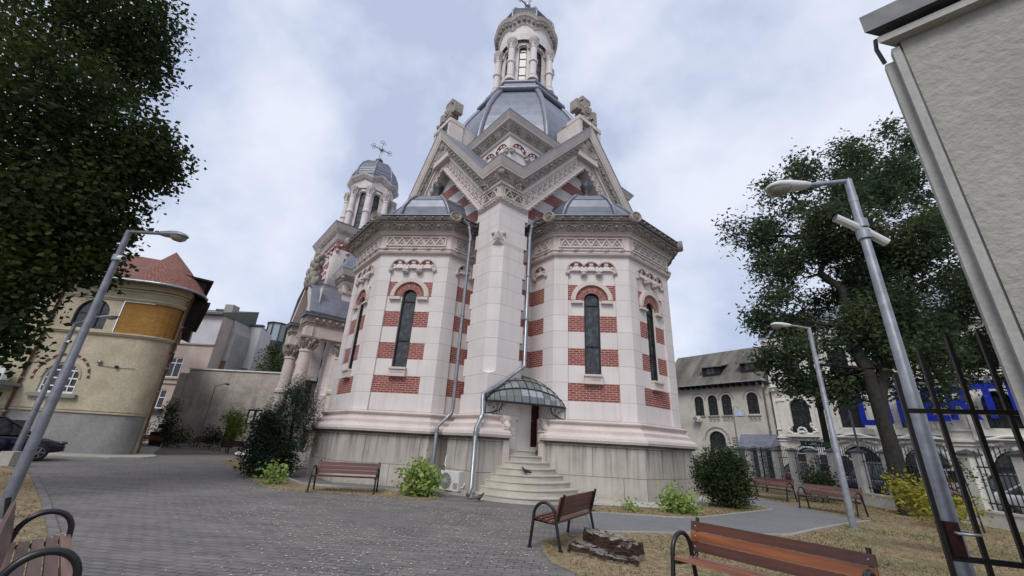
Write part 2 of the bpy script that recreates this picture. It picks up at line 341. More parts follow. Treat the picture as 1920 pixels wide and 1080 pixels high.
def zigzag(mb, F, u0, u1, z0, z1, o, m, m2, n=None):
    H = z1-z0; n = n or max(1, round((u1-u0)/(H*1.25))); W_ = (u1-u0)/n; t = .028
    mb.fbox(F, u0, u1, z0, z1, o-.03, o-.02, m2)
    for k in range(n):
        a = u0+k*W_
        for (p, q, p2, q2) in ((a, z0, a+W_/2, z1), (a+W_/2, z1, a+W_, z0)):
            mb.hexa([F(p-t, q, o+.03), F(p+t, q, o+.03), F(p+t, q, o-.02), F(p-t, q, o-.02), F(p2-t, q2, o+.03), F(p2+t, q2, o+.03), F(p2+t, q2, o-.02), F(p2-t, q2, o-.02)], m)
        mb.blob(F(a+W_/2, z0+H*.3, o-.01), H*.16, m2, 1, .1); 
        if k < n-1: mb.blob(F(a+W_, z1-H*.3, o-.01), H*.14, m2, 1, .1)
    for (a, b) in ((z0-.05, z0), (z1, z1+.05)): mb.fbox(F, u0-.05, u1+.05, a, b, o-.03, o+.04, m)
    for (a, b) in ((u0-.05, u0), (u1, u1+.05)): mb.fbox(F, a, b, z0, z1, o-.03, o+.038, m)
# ================================================================ CHURCH (local x = along the right wall, y = along the left wall)
K8 = math.tan(PI/8)
church = thing('church', 'pale pink stone church with red brick bands, grey zinc domes and a tall lantern', 'church', (-.6821, 14.1836, 0), rad(39.345))
class RF:
    """frame tilted in the wall plane: s along the rake, t perpendicular"""
    def __init__(s, F, u, z, ang): s.F = F; s.u0 = u; s.z0 = z; s.c = math.cos(ang); s.s = math.sin(ang); s.n = F.n
    def __call__(s, u, z, o=0.): return s.F(s.u0+u*s.c-z*s.s, s.z0+u*s.s+z*s.c, o)
AX, AY, AR = 6.36, .95, 3.713
def apse_ring(rr, left, yw=.9):
    P = [(AX-rr, yw), (AX-rr, AY-rr*K8), (AX-rr*K8, AY-rr), (AX+rr*K8, AY-rr), (AX+rr, AY-rr*K8), (AX+rr, yw)]
    return [(y, x) for x, y in P][::-1] if left else P
def r3(P, z): return [(x, y, z) for x, y in P]
def loft_prof(mb, ringf, prof, closed=False):
    """prof: list of (offset, z, material-of-the-strip-above)"""
    for (a, za, m), (b, zb, _) in zip(prof, prof[1:]):
        mb.loft([r3(ringf(a), za), r3(ringf(b), zb)], m, closed)
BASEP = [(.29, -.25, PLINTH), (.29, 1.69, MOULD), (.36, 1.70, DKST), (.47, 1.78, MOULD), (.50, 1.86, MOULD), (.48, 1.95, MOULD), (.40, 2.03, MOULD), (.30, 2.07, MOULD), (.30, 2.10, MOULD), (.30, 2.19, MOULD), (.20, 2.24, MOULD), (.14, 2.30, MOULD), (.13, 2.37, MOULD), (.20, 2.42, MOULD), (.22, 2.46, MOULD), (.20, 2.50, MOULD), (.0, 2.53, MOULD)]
# a cleaner soffit/face split of the dark underside
def base_profile(off): return [(a+off, z, m) for a, z, m in BASEP]
def corbel_arches(mb, F, L, n=3, uc=None, zc=8.55, R=.315, sp=.62, o=0., edge=True, red=REDB):
    uc = L/2 if uc is None else uc
    for k in range(n):
        u = uc+(k-(n-1)/2)*sp
        ring_arc(mb, F, u, zc, R*.62, R*1.0, o-.10, o+.03, [red, STONE, red, STONE, PLAIN, STONE, PLAIN, STONE, red, STONE, red][:11] if False else [PLAIN, red, red, PLAIN, PLAIN, red, red, PLAIN], PI*.06, PI*.94, seg=8)
        ring_arc(mb, F, u, zc, R*1.0, R*1.17, o-.02, o+.085, CARVEL, PI*.14, PI*.86, seg=8)
        mb.fbox(F, u-R*.62, u+R*.62, zc-.06, zc+.02, o-.08, o+.05, PLAIN)
    for k in range(n-1):
        u = uc+(k+1-n/2)*sp
        mb.fbox(F, u-.13, u+.13, zc-.13, zc+.03, o-.08, o+.12, PLAIN)
        mb.blob(F(u, zc-.22, o+.02), .15, CARVEL, 2, .10, (1, 1, .62))
    if edge:
        for s_ in (-1, 1):
            u = uc+s_*((n-1)/2*sp+R*1.05)
            mb.tube([F(u, zc+.12, o+.03), F(u+s_*.03, zc-.02, o+.04), F(u+s_*.05, zc-.16, o+.04)], [.045, .05, .06], CARVEL, 6)
            mb.lathe(F(u+s_*.02, zc-.16, o), [(.10, 0), (.10, .06), (.05, .09), (0, .1)], CARVEL, 10, axis=(F.n.x, F.n.y, 0))
WB, WS, WW = 4.20, 7.25, .62        # window foot, springing, width
def apse(left):
    P = apse_ring(AR, left); nm = 'apse'
    body = MB(); orn = MB(); sills = []
    # solid faces
    for i in range(5):
        F = Frame(P[i], P[i+1]); L = F.L; full = i in (1, 2, 3)
        if full:
            pw = .575; a, b = pw, L-pw; rc = -.08
            for (p, q) in ((0, pw), (L-pw, L)): body.face([F(p, 2.5), F(q, 2.5), F(q, 9.2), F(p, 9.2)], STONE)
            body.face([F(a, 8.48), F(b, 8.48), F(b, 9.2), F(a, 9.2)], PLAIN)
            body.face([F(a, 8.48), F(b, 8.48), F(b, 8.48, rc), F(a, 8.48, rc)], PLAIN)
            for u in (a, b): body.face([F(u, 2.5), F(u, 8.48), F(u, 8.48, rc), F(u, 2.5, rc)], STONE)
            wall(body, F, a, b, 2.5, 8.48, [(L/2, WW, WB, WS)], PANEL, out=rc, reveal=.2, rm=PLAIN)
            ring_arc(orn, F, L/2, 7.20, .33, .655, rc-.02, rc+.025, VOUS, 0, PI, 18, uvr=True)
            ring_arc(orn, F, L/2, 7.20, .655, .80, rc-.02, rc+.11, MOULD, 0, PI, 18); ring_arc(orn, F, L/2, 7.20, .80, .845, rc-.02, rc+.07, MOULD, 0, PI, 18)
            for s_ in (-1, 1):
                u = L/2+s_*.60; orn.fbox(F, u-.24, u+.24, 7.05, 7.12, rc-.02, rc+.14, MOULD); orn.fbox(F, u-.21, u+.21, 7.12, 7.19, rc-.02, rc+.09, MOULD)
            corbel_arches(orn, F, L)
            mb = MB(); mb.fbox(F, L/2-.35, L/2+.35, 4.12, 4.20, rc-.01, rc+.20, MOULD); mb.fbox(F, L/2-.33, L/2+.33, 3.90, 4.12, rc-.01, rc+.15, MOULD); mb.fbox(F, L/2-.35, L/2+.35, 3.84, 3.90, rc-.01, rc+.18, MOULD)
            mb.fbox(F, L/2-.25, L/2+.25, 3.96, 4.07, rc+.15, rc+.155, CARVEL); sills.append(mb)
            window(F, L/2, WW, WB, WS, rc-.14, church, DFRAME, STAIN if (i == 2 or left) else LANT if False else STAIN, vb=0, hb=(5.32, 7.02), fw_=.055, depth=.07)
        else:
            e = 0 if i == 0 else L; pw = .575
            # half width side faces butting on the wall
            near = L-pw if i == 0 else 0; far = near+pw
            body.face([F(near, 2.5), F(far, 2.5), F(far, 9.2), F(near, 9.2)], STONE)
            a, b = (0, L-pw) if i == 0 else (pw, L); rc = -.08
            body.face([F(a, 2.5, rc), F(b, 2.5, rc), F(b, 8.48, rc), F(a, 8.48, rc)], PANEL)
            body.face([F(a, 8.48), F(b, 8.48), F(b, 9.2), F(a, 9.2)], PLAIN); body.face([F(a, 8.48), F(b, 8.48), F(b, 8.48, rc), F(a, 8.48, rc)], PLAIN)
            u = b if i == 0 else a; body.face([F(u, 2.5), F(u, 8.48), F(u, 8.48, rc), F(u, 2.5, rc)], STONE)
            corbel_arches(orn, F, L, n=1, uc=(L-pw-.26) if i == 0 else pw+.26, edge=True)
    body.build('apse_wall', church); orn.build('arch_ornament', church)
    for s_ in sills: s_.build('window_sill', church)
    rf = lambda off: apse_ring(AR+off, left)
    bs = MB(); loft_prof(bs, rf if left else (lambda off: apse_ring(AR+off, left, -.42)), base_profile(0))
    if not left:
        for (p, q) in (((AX-AR, .9), (AX-AR, -.5)),): bs.face([(*p, 1.0), (*q, 1.0), (*q, 2.52), (*p, 2.52)], PLAIN); bs.face([(AX-AR-.29, -.42, 0), (AX-AR, -.42, 0), (AX-AR, -.42, 2.5), (AX-AR-.29, -.42, 2.1)], MOULD)
        bs.box(AX+AR-.1, AX+AR+.29, -.42, .9, 0, 2.0, PLINTH)
    bs.build('plinth', church)
    # entablature
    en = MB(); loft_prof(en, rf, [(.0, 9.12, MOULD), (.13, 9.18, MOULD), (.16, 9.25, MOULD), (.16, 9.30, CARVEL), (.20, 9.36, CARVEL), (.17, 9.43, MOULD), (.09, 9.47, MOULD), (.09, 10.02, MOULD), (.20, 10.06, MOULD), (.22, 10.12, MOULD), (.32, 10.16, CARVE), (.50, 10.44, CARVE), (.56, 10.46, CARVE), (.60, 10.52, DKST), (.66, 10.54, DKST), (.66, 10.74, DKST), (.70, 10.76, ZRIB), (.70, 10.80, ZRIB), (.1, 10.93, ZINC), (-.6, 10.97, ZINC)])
    for i in range(5):
        Q = apse_ring(AR+.12, left); F = Frame(Q[i], Q[i+1]); L = F.L
        a, b = (.5, L-.28) if i == 0 else (.28, L-.5) if i == 4 else (.28, L-.28)
        if b-a > .5: zigzag(en, F, a, b, 9.57, 9.93, .0, MOULD, CARVEL)
        # rope twist
        Q = apse_ring(AR+.17, left); F = Frame(Q[i], Q[i+1]); n = int(F.L/.58)
        for k in range(n):
            u = (k+.5)*F.L/n
            for d in (-.05, .04): en.tube([F(u+d-.07, 9.31, .0), F(u+d, 9.36, .055), F(u+d+.08, 9.41, .0)], .022, CARVEL, 5, False)
        Q = apse_ring(AR+.43, left); F = Frame(Q[i], Q[i+1]); n = max(1, round(F.L/.60)); st = F.L/n
        for k in range(n):
            u = (k+.5)*st; G_ = lambda uu, zz, oo=0., F=F: F(uu, zz, oo+(zz-10.30)*.62)
            G_.n = F.n; scroll(en, G_, u-.1, 10.30, .14, .0, CARVE, 1 if k % 2 else -1)
            en.blob(G_(u+.17, 10.33, .03), .07, CARVE, 1, .25)
        Q = apse_ring(AR+.66, left); F = Frame(Q[i], Q[i+1]); n = max(2, round(F.L/.42)); st = F.L/n
        for k in range(n): en.blob(F(st*(k+.5), 10.65, .02), .062, CARVE, 1, 0, (1, 1, .8))
    en.build('cornice', church)
    # rosettes on the crest corners
    Q = apse_ring(AR+.67, left); C = (AY, AX) if left else (AX, AY)
    for i in (1, 2, 3, 4):
        p = Vector(Q[i]); d = (p-Vector(C)).normalized(); mb = MB(); c = (p.x-d.x*.12, p.y-d.y*.12, 10.68)
        mb.lathe(c, [(.26, 0), (.26, .16), (.22, .22), (.18, .17), (.17, .15), (.0, .15)], CARVE, 20, axis=(d.x, d.y, 0)); t = Vector((-d.y, d.x))
        for j in range(6):
            a = j*PI/3; q = (c[0]+d.x*.17+t.x*.085*math.cos(a), c[1]+d.y*.17+t.y*.085*math.cos(a), c[2]+.085*math.sin(a)); mb.blob(q, .045, CARVE, 1, .1)
        mb.blob((c[0]+d.x*.18, c[1]+d.y*.18, c[2]), .05, CARVE, 1); mb.build('rosette', church)
    # dome
    dm = MB(); prof = [(3.05, 10.88, 0), (2.93, 11.4, .18), (2.55, 11.95, .48), (2.05, 12.4, .76), (1.5, 12.75, 1.), (.95, 12.98, 1.1), (.4, 13.12, 1.18)]
    T0 = (-.1, 5.4) if left else (5.4, -.1)
    def oc(r, z, k):
        cx_, cy_ = C[0]+(T0[0]-C[0])*k, C[1]+(T0[1]-C[1])*k
        return [((cx_+r/math.cos(PI/8)*math.cos(PI/8+j*PI/4)), (cy_+r/math.cos(PI/8)*math.sin(PI/8+j*PI/4)), z) for j in range(8)]
    dm.loft([oc(*q_) for q_ in prof], ZINC, closed=True)
    for j in range(8):
        dm.tube([oc(r+.02, z, k)[j] for r, z, k in prof], [.10, .095, .09, .085, .08, .06, .04], ZRIB, 7, False)
    for j in range(8): dm.tube([oc(prof[3][0]+.01, *prof[3][1:])[j], oc(prof[3][0]+.01, *prof[3][1:])[(j+1) % 8]], .016, ZRIB, 4, False)
    d = dm.build('turret_dome', church)
    U0 = (-.3, 5.2) if left else (5.2, -.3)
    fm_ = MB(); fm_.lathe((U0[0], U0[1], 0), [(.36, 12.9), (.30, 13.12), (.16, 13.25), (.13, 13.36), (.22, 13.42), (.22, 13.5), (.12, 13.56), (.11, 13.62), (.26, 13.95), (.30, 14.12), (.26, 14.18), (.22, 14.26), (.12, 14.42), (0, 14.5)], ZDARK, 14)
    for j in range(6):
        a = j*PI/3; fm_.blob((U0[0]+.27*math.cos(a), U0[1]+.27*math.sin(a), 14.16), .065, ZDARK, 1)
    fm_.build('finial', d)
ZDARK = plain('dark_weathered_zinc', (.075, .08, .085), .5, .3, var=.3, scale=6)
apse(False); apse(True)
# ---------------------------------------------------------------- core walls behind the apses and the angle pier
c = MB()
for F in (Frame((.9, .85), (10., .85)), Frame((.85, 10.), (.85, .9))): c.face([F(0, 1.5), F(F.L, 1.5), F(F.L, 10.9), F(0, 10.9)], BAND)
for F in (Frame((.85, .9), (.85, .85)), Frame((.85, .85), (.9, .85))): c.face([F(0, 1.5), F(F.L, 1.5), F(F.L, 13), F(0, 13)], BAND)
c.box(.9, 10.8, .9, 10.8, 0, 10.88, STONE); c.box(1.4, 10.4, 1.4, 10.4, 10.9, 13, STONE)
for F in (Frame((1.3, .48), (9.6, .48)), Frame((.48, 9.6), (.48, 1.3))): c.face([F(0, 10.7), F(F.L, 10.7), F(F.L, 11.3), F(F.L/2, 15.9), F(0, 11.3)], BAND)
c.build('core_wall', church)
# gable geometry (mirrored on both fronts): plane offset .35, apex u=5.85
GP, GA, SL = 0., 5.45, rad(48.3); CA = 5.85
def gable(F, mir, full=True):
    """F: viewer frame whose u measures distance from the pier corner when mir=1, or L-u when mir=-1"""
    g = MB(); tn = math.tan(SL); z0 = 11.0; uin = 1.45
    U = (lambda d: d) if mir == 1 else (lambda d: F.L-d)
    # raking bands: (perp offset low, high, outward, mat)
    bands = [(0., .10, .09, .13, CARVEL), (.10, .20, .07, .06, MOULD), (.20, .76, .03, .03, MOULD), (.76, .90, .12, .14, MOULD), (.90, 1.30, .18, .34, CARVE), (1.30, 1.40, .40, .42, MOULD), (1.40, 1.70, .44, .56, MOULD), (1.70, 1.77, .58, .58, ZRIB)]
    sn, cs = math.sin(SL), math.cos(SL)
    def line(t, d): return z0+(d-uin)*tn+t/cs     # height of rake line with perpendicular offset t
    def dmit(t): return uin-t*math.tan(SL/2)       # mitre with the horizontal entablature
    for a, b, o, o2, m in bands:
        for side in (1, -1):
            D = (lambda d: U(d)) if side == 1 else (lambda d: U(2*GA-d))
            da, db = dmit(a), dmit(b)
            pts = [(da, line(a, da)), (GA, line(a, GA)), (GA, line(b, GA)), (db, line(b, db))]
            g.hexa([F(D(pts[0][0]), pts[0][1], o), F(D(pts[1][0]), pts[1][1], o), F(D(pts[1][0]), pts[1][1], -1.34), F(D(pts[0][0]), pts[0][1], -1.34), F(D(pts[3][0]), pts[3][1], o2), F(D(pts[2][0]), pts[2][1], o2), F(D(pts[2][0]), pts[2][1], -.5), F(D(pts[3][0]), pts[3][1], -.5)], m)
    Lr = (GA-uin)/cs
    for side in (1, -1):
        uu = U(uin) if side == 1 else U(2*GA-uin); rising = (mir == 1) == (side == 1)
        if rising: R_ = RF(F, uu, z0, SL)
        else:
            R0 = RF(F, uu, z0, -SL); R_ = (lambda s_, t, o=0., R0=R0: R0(-s_, t, o)); R_.n = F.n
        # zigzag frieze with pierced triangles
        n = 11; W_ = (Lr-.25)/n
        for k in range(n):
            s0 = .12+k*W_
            for (p, q, p2, q2) in ((s0, .26, s0+W_/2, .68), (s0+W_/2, .68, s0+W_, .26)):
                g.hexa([R_(p-.025, q, .055), R_(p+.025, q, .055), R_(p+.025, q, .0), R_(p-.025, q, .0), R_(p2-.025, q2, .055), R_(p2+.025, q2, .055), R_(p2+.025, q2, 0), R_(p2-.025, q2, 0)], MOULD)
            for (s_, t_) in ((s0+W_/2, .38), (s0+W_, .56)):
                for dx, dz in ((0, .06), (-.06, -.03), (.06, -.03)): g.blob(R_(s_+dx, t_+dz, .02), .05, CARVE, 1, .2)
        for t_ in (.24, .70): g.hexa([R_(.1, t_-.02, .06), R_(Lr, t_-.02, .06), R_(Lr, t_-.02, .0), R_(.1, t_-.02, 0), R_(.1, t_+.02, .06), R_(Lr, t_+.02, .06), R_(Lr, t_+.02, .0), R_(.1, t_+.02, .0)], MOULD)
        n = int((Lr+.5)/.46)
        for k in range(n):
            s_ = -.1+(k+.5)*(Lr+.35)/n; scroll(g, R_, s_, 1.10, .15, .26, CARVE, 1 if k % 2 else -1); g.blob(R_(s_+.2, 1.14, .30), .075, CARVE, 1, .25)
        n = int(Lr/.30)
        for k in range(n): g.blob(R_((k+.5)*Lr/n, .05, .12), .05, CARVEL, 1, .15, (1.4, 1.4, .8))
    # acroterion block standing on the peak
    uc = U(GA)
    g.fbox(F, uc-.80, uc+.80, 15.9, 18.30, -1.3, .30, MOULD); g.fbox(F, uc-.62, uc+.62, 16.2, 18.05, .28, .305, CARVE)
    g.fbox(F, uc-.9, uc-.66, 16.9, 18.16, -.4, .46, MOULD); g.fbox(F, uc+.66, uc+.9, 16.9, 18.16, -.4, .46, MOULD)
    g.fbox(F, uc-.92, uc+.92, 18.16, 18.40, -.45, .50, MOULD); g.fbox(F, uc-.70, uc+.70, 16.5, 18.42, -1.35, -.45, CARVE)
    for k in range(9): scroll(g, F, uc+(-.35, .35, 0, -.4, .4, -.15, .2, -.35, .3)[k], 17.5+(-.45, -.45, .1, .4, .35, -.1, -.75, 0, -.05)[k], .16, .31, CARVE, 1 if k % 2 else -1)
    return g
FR = Frame((0, GP), (2*GA, GP)); FL = Frame((GP, 2*GA), (GP, 0))
gable(FR, 1).build('gable_pediment', church); gable(FL, -1).build('gable_pediment', church)
# gable roofs
SLT = math.tan(SL)
def gline(d): return 11.0+(d-1.45)*SLT+1.66/math.cos(SL)
rf = MB(); zr = gline(GA)+.02; ze = gline(.95)
for sw in (0, 1):
    X = (lambda x, y, z: (x, y, z)) if not sw else (lambda x, y, z: (y, x, z))
    rf.face([X(.9, -.3, ze), X(GA, -.3, zr), X(GA, CA, zr), X(.9, .9, ze)][:4], ZINC)
    rf.face([X(2*GA-.9, -.3, ze), X(GA, -.3, zr), X(GA, CA, zr), X(2*GA-.9, GA-2, ze)], ZINC)
    for k in range(1, 9):
        t = k/9; a = Vector(X(.9+(GA-.9)*t, .32, ze+(zr-ze)*t+.02)); 
    for yy in (.75, 1.3): rf.tube([X(1.3, yy, ze+(zr-ze)*(.4/(GA-.9))+.03), X(GA, yy, zr+.03)], .025, ZRIB, 4, False)
rf.build('gable_roof', church)
# angle pier with entablature
def pier(ox, oy, ztop=11.0, e=1.57, corn=True, roof=False):
    def R(off, ex=None, ch=0., ex2=None):
        E_ = e if ex is None else ex
        a = off+ch
        return [(ox+.95, oy+E_+off*.5), (ox-off, oy+E_+off*.5), (ox-off, oy+ch-off), (ox+ch-off, oy-off), (ox+E_+off*.5, oy-off), (ox+E_+off*.5, oy+.95)]
    p = MB()
    zc0, zc1 = 3.56, 9.36
    zs = [1.25, 2.4]+[CP+CH*k for k in range(0, 12)]+[ztop+.1]
    for k, (za, zb) in enumerate(zip(zs, zs[1:])):
        E_ = e if k % 2 else e-.16; m = STONE
        if zb <= zc0+.4: p.loft([r3(R(0, E_, .004), za), r3(R(0, E_, .004 if zb < zc0 else .004), zb)], m)
        elif za >= zc1-.3: p.loft([r3(R(0, E_, .004), za), r3(R(0, E_, .004), zb)], m)
        else:
            ca_, cb_ = .34, .34
            if za < zc0+.4: 
                zm = za+.12; p.loft([r3(R(0, E_, .004), za), r3(R(0, E_, .34), zm)], m); p.loft([r3(R(0, E_, .34), zm), r3(R(0, E_, .34), zb)], m)
            elif zb > zc1-.4:
                p.loft([r3(R(0, E_, .34), za), r3(R(0, E_, .34), zb-.18)], m); p.loft([r3(R(0, E_, .34), zb-.18), r3(R(0, E_, .004), zb)], MOULD)
            else: p.loft([r3(R(0, E_, .34), za), r3(R(0, E_, .34), zb)], m)
        for E2 in (E_,):
            for zz in (za, zb): p.face([(ox, oy+e, zz), (ox, oy+e-.16, zz), (ox+.9, oy+e-.16, zz), (ox+.9, oy+e, zz)], STONE); p.face([(ox+e, oy, zz), (ox+e-.16, oy, zz), (ox+e-.16, oy+.9, zz), (ox+e, oy+.9, zz)], STONE)
    # small pyramidal stop with two balls
    for dx, dy in ((.30, -.0), (-.0, .30)): p.blob((ox+dx, oy+dy, 9.55), .10, CARVEL, 2)
    p.mesh([(ox-.01, oy+.32, 9.24), (ox+.32, oy-.01, 9.24), (ox+.02, oy+.02, 9.80), (ox-.03, oy-.03, 9.24), (ox+.14, oy+.14, 9.24)], [(0, 3, 2), (3, 1, 2), (0, 1, 3), (0, 4, 2), (4, 1, 2)], CARVEL)
    p.build('angle_pier', church)
    b_ = MB()
    def RB(off):
        q_ = R(off, e+.0, .004)
        if ox == 0: q_[4] = (.78, q_[4][1]); q_[5] = (.78, .5)
        return q_
    loft_prof(b_, RB, base_profile(0)); b_.build('plinth', church)
    q = MB()
    H = lambda off: R(off, e-.12, .004)
    def HZ(off, z):
        ue = max(.2, 1.45-max(0., z-ztop)*math.tan(SL/2)) if not roof else e
        P_ = R(off, e, .004); return r3([(ox+.6, oy+ue), (P_[1][0], oy+ue), P_[2], P_[3], (ox+ue, P_[4][1]), (ox+ue, oy+.6)], z)
    prof = [(.0, ztop-.1, MOULD), (.09, ztop-.0, CARVEL), (.13, ztop+.10, MOULD), (.07, ztop+.12, MOULD), (.06, ztop+.2, MOULD), (.03, ztop+.22, MOULD), (.03, ztop+.76, MOULD), (.12, ztop+.78, MOULD), (.14, ztop+.90, CARVE), (.18, ztop+.92, CARVE), (.34, ztop+1.30, MOULD), (.40, ztop+1.32, MOULD), (.42, ztop+1.40, MOULD), (.44, ztop+1.42, MOULD), (.56, ztop+1.70, ZRIB), (.58, ztop+1.77, ZINC), (.5, ztop+1.79, ZINC), (-.3, ztop+1.86, ZINC)]
    for (a, za, m), (b, zb, _) in zip(prof, prof[1:]): q.loft([HZ(a, za), HZ(b, zb)], m)
    for F in (Frame((ox-.03, oy+1.2), (ox-.03, oy-.03)), Frame((ox-.03, oy-.03), (ox+1.2, oy-.03))):
        a, b = (.05, F.L-.2) if F.u.y < -.5 else (.2, F.L-.05); zigzag(q, F, a, b, ztop+.27, ztop+.67, .02, MOULD, CARVE, n=2)
        n = 3
        for k in range(n):
            u = (k+.5)*F.L/n; G_ = lambda uu, zz, oo=0., F=F: F(uu, zz, oo+.14+(zz-ztop-.95)*.38); G_.n = F.n; scroll(q, G_, u, ztop+1.13, .15, .0, CARVE, 1 if k % 2 else -1)
        n = 6
        for k in range(n): q.blob(F((k+.5)*F.L/n, ztop+.03, .06), .055, CARVEL, 1, .15, (1.3, 1.3, .8))
    for k in range(3): q.blob((ox-.30+.02*k, oy-.30+.02*k, ztop+1.05+.12*k), .15-.02*k, CARVE, 1, .25)
    q.build('pier_entablature', church)
    if roof:
        s = MB(); zt = ztop+1.8
        s.mesh([(ox-.5, oy-.5, zt), (ox+e+.2, oy-.5, zt), (ox+e+.2, oy+e+.2, zt), (ox-.5, oy+e+.2, zt), (ox+.5, oy+.9, zt+2.3), (ox+e, oy+.9, zt+2.3), (ox+e, oy+e, zt+2.3), (ox+.5, oy+e, zt+2.3)], [(0, 1, 5, 4), (1, 2, 6, 5), (2, 3, 7, 6), (3, 0, 4, 7), (4, 5, 6, 7)], ZINC); s.build('pier_roof', church)
pier(0, 0)
# upper square block with arcaded cornice under the dome
ub = MB(); kk = 1.2; c2 = 2*CA-kk
sq = lambda off: [(kk-off, kk-off), (c2+off, kk-off), (c2+off, c2+off), (kk-off, c2+off)]
ub.loft([r3(sq(0), 11.6), r3(sq(0), 16.4)], PLAIN, True); ub.build('upper_block_wall', church)
uc_ = MB(); loft_prof(uc_, sq, [(.0, 15.92, MOULD), (.08, 15.96, MOULD), (.12, 16.06, CARVE), (.16, 16.10, CARVE), (.34, 16.50, MOULD), (.42, 16.53, MOULD), (.44, 16.60, MOULD), (.58, 16.82, ZRIB), (.60, 16.88, ZRIB), (-1, 17.00, ZINC)], True)
for F in (Frame((kk, c2), (kk, kk)), Frame((kk, kk), (c2, kk))):
    n = 14
    for k in range(n):
        u = (k+.5)*F.L/n; G_ = lambda uu, zz, oo=0., F=F: F(uu, zz, oo+.14+(zz-16.10)*.45); G_.n = F.n; scroll(uc_, G_, u, 16.29, .16, .0, CARVE, 1 if k % 2 else -1)
    near0 = F.u.y < -.5
    for k in range(4):
        u = (F.L-.62-k*1.0) if near0 else .62+k*1.0
        ring_arc(uc_, F, u, 15.20, .33, .42, -.02, .05, [REDB, PLAIN, REDB, PLAIN, REDB, PLAIN, REDB], PI*.1, PI*.9, 7); ring_arc(uc_, F, u, 15.20, .44, .47, -.02, .08, REDB, PI*.15, PI*.85, 7)
        uc_.fbox(F, u-.36, u+.36, 15.12, 15.20, -.02, .07, MOULD)
        for v in (u+.5, u-.5): uc_.blob(F(v, 15.00, .04), .15, CARVEL, 1, .15, (1, 1, .8)); uc_.fbox(F, v-.14, v+.14, 15.08, 15.20, -.02, .16, MOULD)
uc_.build('upper_block_cornice', church)
# big octagonal dome
CX = CA-.06; CY = CA+.1
def octv(R, z, n=8, a0=None): 
    a0 = PI/4+PI+PI/8 if a0 is None else a0
    return [(CX+R*math.cos(a0+j*2*PI/n), CY+R*math.sin(a0+j*2*PI/n), z) for j in range(n)]
D = MB(); prof = [(5.05, 16.9), (5.0, 17.6), (4.85, 18.6), (4.6, 19.6), (4.25, 20.7), (3.8, 21.7), (3.3, 22.6), (2.95, 23.1)]
D.loft([octv(R, z) for R, z in [(5.02, 14.2)]+prof], ZINC, True)
for j in range(8):
    D.tube([octv(R+.05, z)[j] for R, z in [(5.02, 14.2)]+prof], .17, ZRIB, 8, False)
D.build('main_dome', church)
rg = MB()
for R, z, r in ((3.1, 23.2, .20), (2.62, 24.25, .16)):
    V_ = [Vector(p) for p in octv(R, z)]
    for j in range(8): rg.tube([V_[j], V_[(j+1) % 8]], r, ZRIB, 10); rg.blob(V_[j], r*1.04, ZRIB, 2)
rg.loft([octv(3.1, 23.3), octv(2.85, 23.5), octv(2.7, 24.1), octv(2.3, 24.5), octv(1.9, 24.55)], ZRIB, True)
rg.build('dome_ring', church)
# crosses carved in stone standing on the two gable peaks
def stone_cross(px, py, fx, fy):
    m = MB(); z0 = 18.15; t = Vector((fy, -fx, 0)); n_ = Vector((fx, fy, 0)); C0 = Vector((px, py, z0))
    m.hexa([tuple(C0+t*a+n_*b+Vector((0, 0, z))) for z in (-.2, .32) for a, b in ((-.62, .3), (.62, .3), (.62, -1.1), (-.62, -1.1))], CARVE)
    for k in range(16): m.blob(tuple(C0+t*random.uniform(-.6, .6)+n_*random.uniform(-.9, .4)+Vector((0, 0, .42+random.uniform(0, .12)))), .17, CARVE, 1, .3)
    def bx(a0, a1, z0_, z1_, d0=-.24, d1=.24): m.hexa([tuple(C0+t*a+n_*b+Vector((0, 0, z))) for z in (z0_, z1_) for a, b in ((a0, d1), (a1, d1), (a1, d0), (a0, d0))], CARVE)
    bx(-.24, .24, .4, 2.15); bx(-.80, .80, 1.08, 1.52); bx(-.38, .38, .45, .75); bx(-.36, .36, 1.92, 2.2); bx(-.86, -.62, .95, 1.64, -.26, .26); bx(.62, .86, .95, 1.64, -.26, .26); bx(-.42, .42, .9, 1.7, -.27, .27)
    for s_ in (-1, 1):
        c0 = C0+n_*s_*.27+Vector((0, 0, 1.3)); m.lathe(tuple(c0), [(.26, 0), (.26, .05), (.17, .06), (.15, .03), (.10, .04), (.0, .12)], CARVE, 12, axis=tuple(n_*s_))
    m.build('stone_cross', church)
stone_cross(GA, .0, 0, -1); stone_cross(.0, GA, -1, 0)
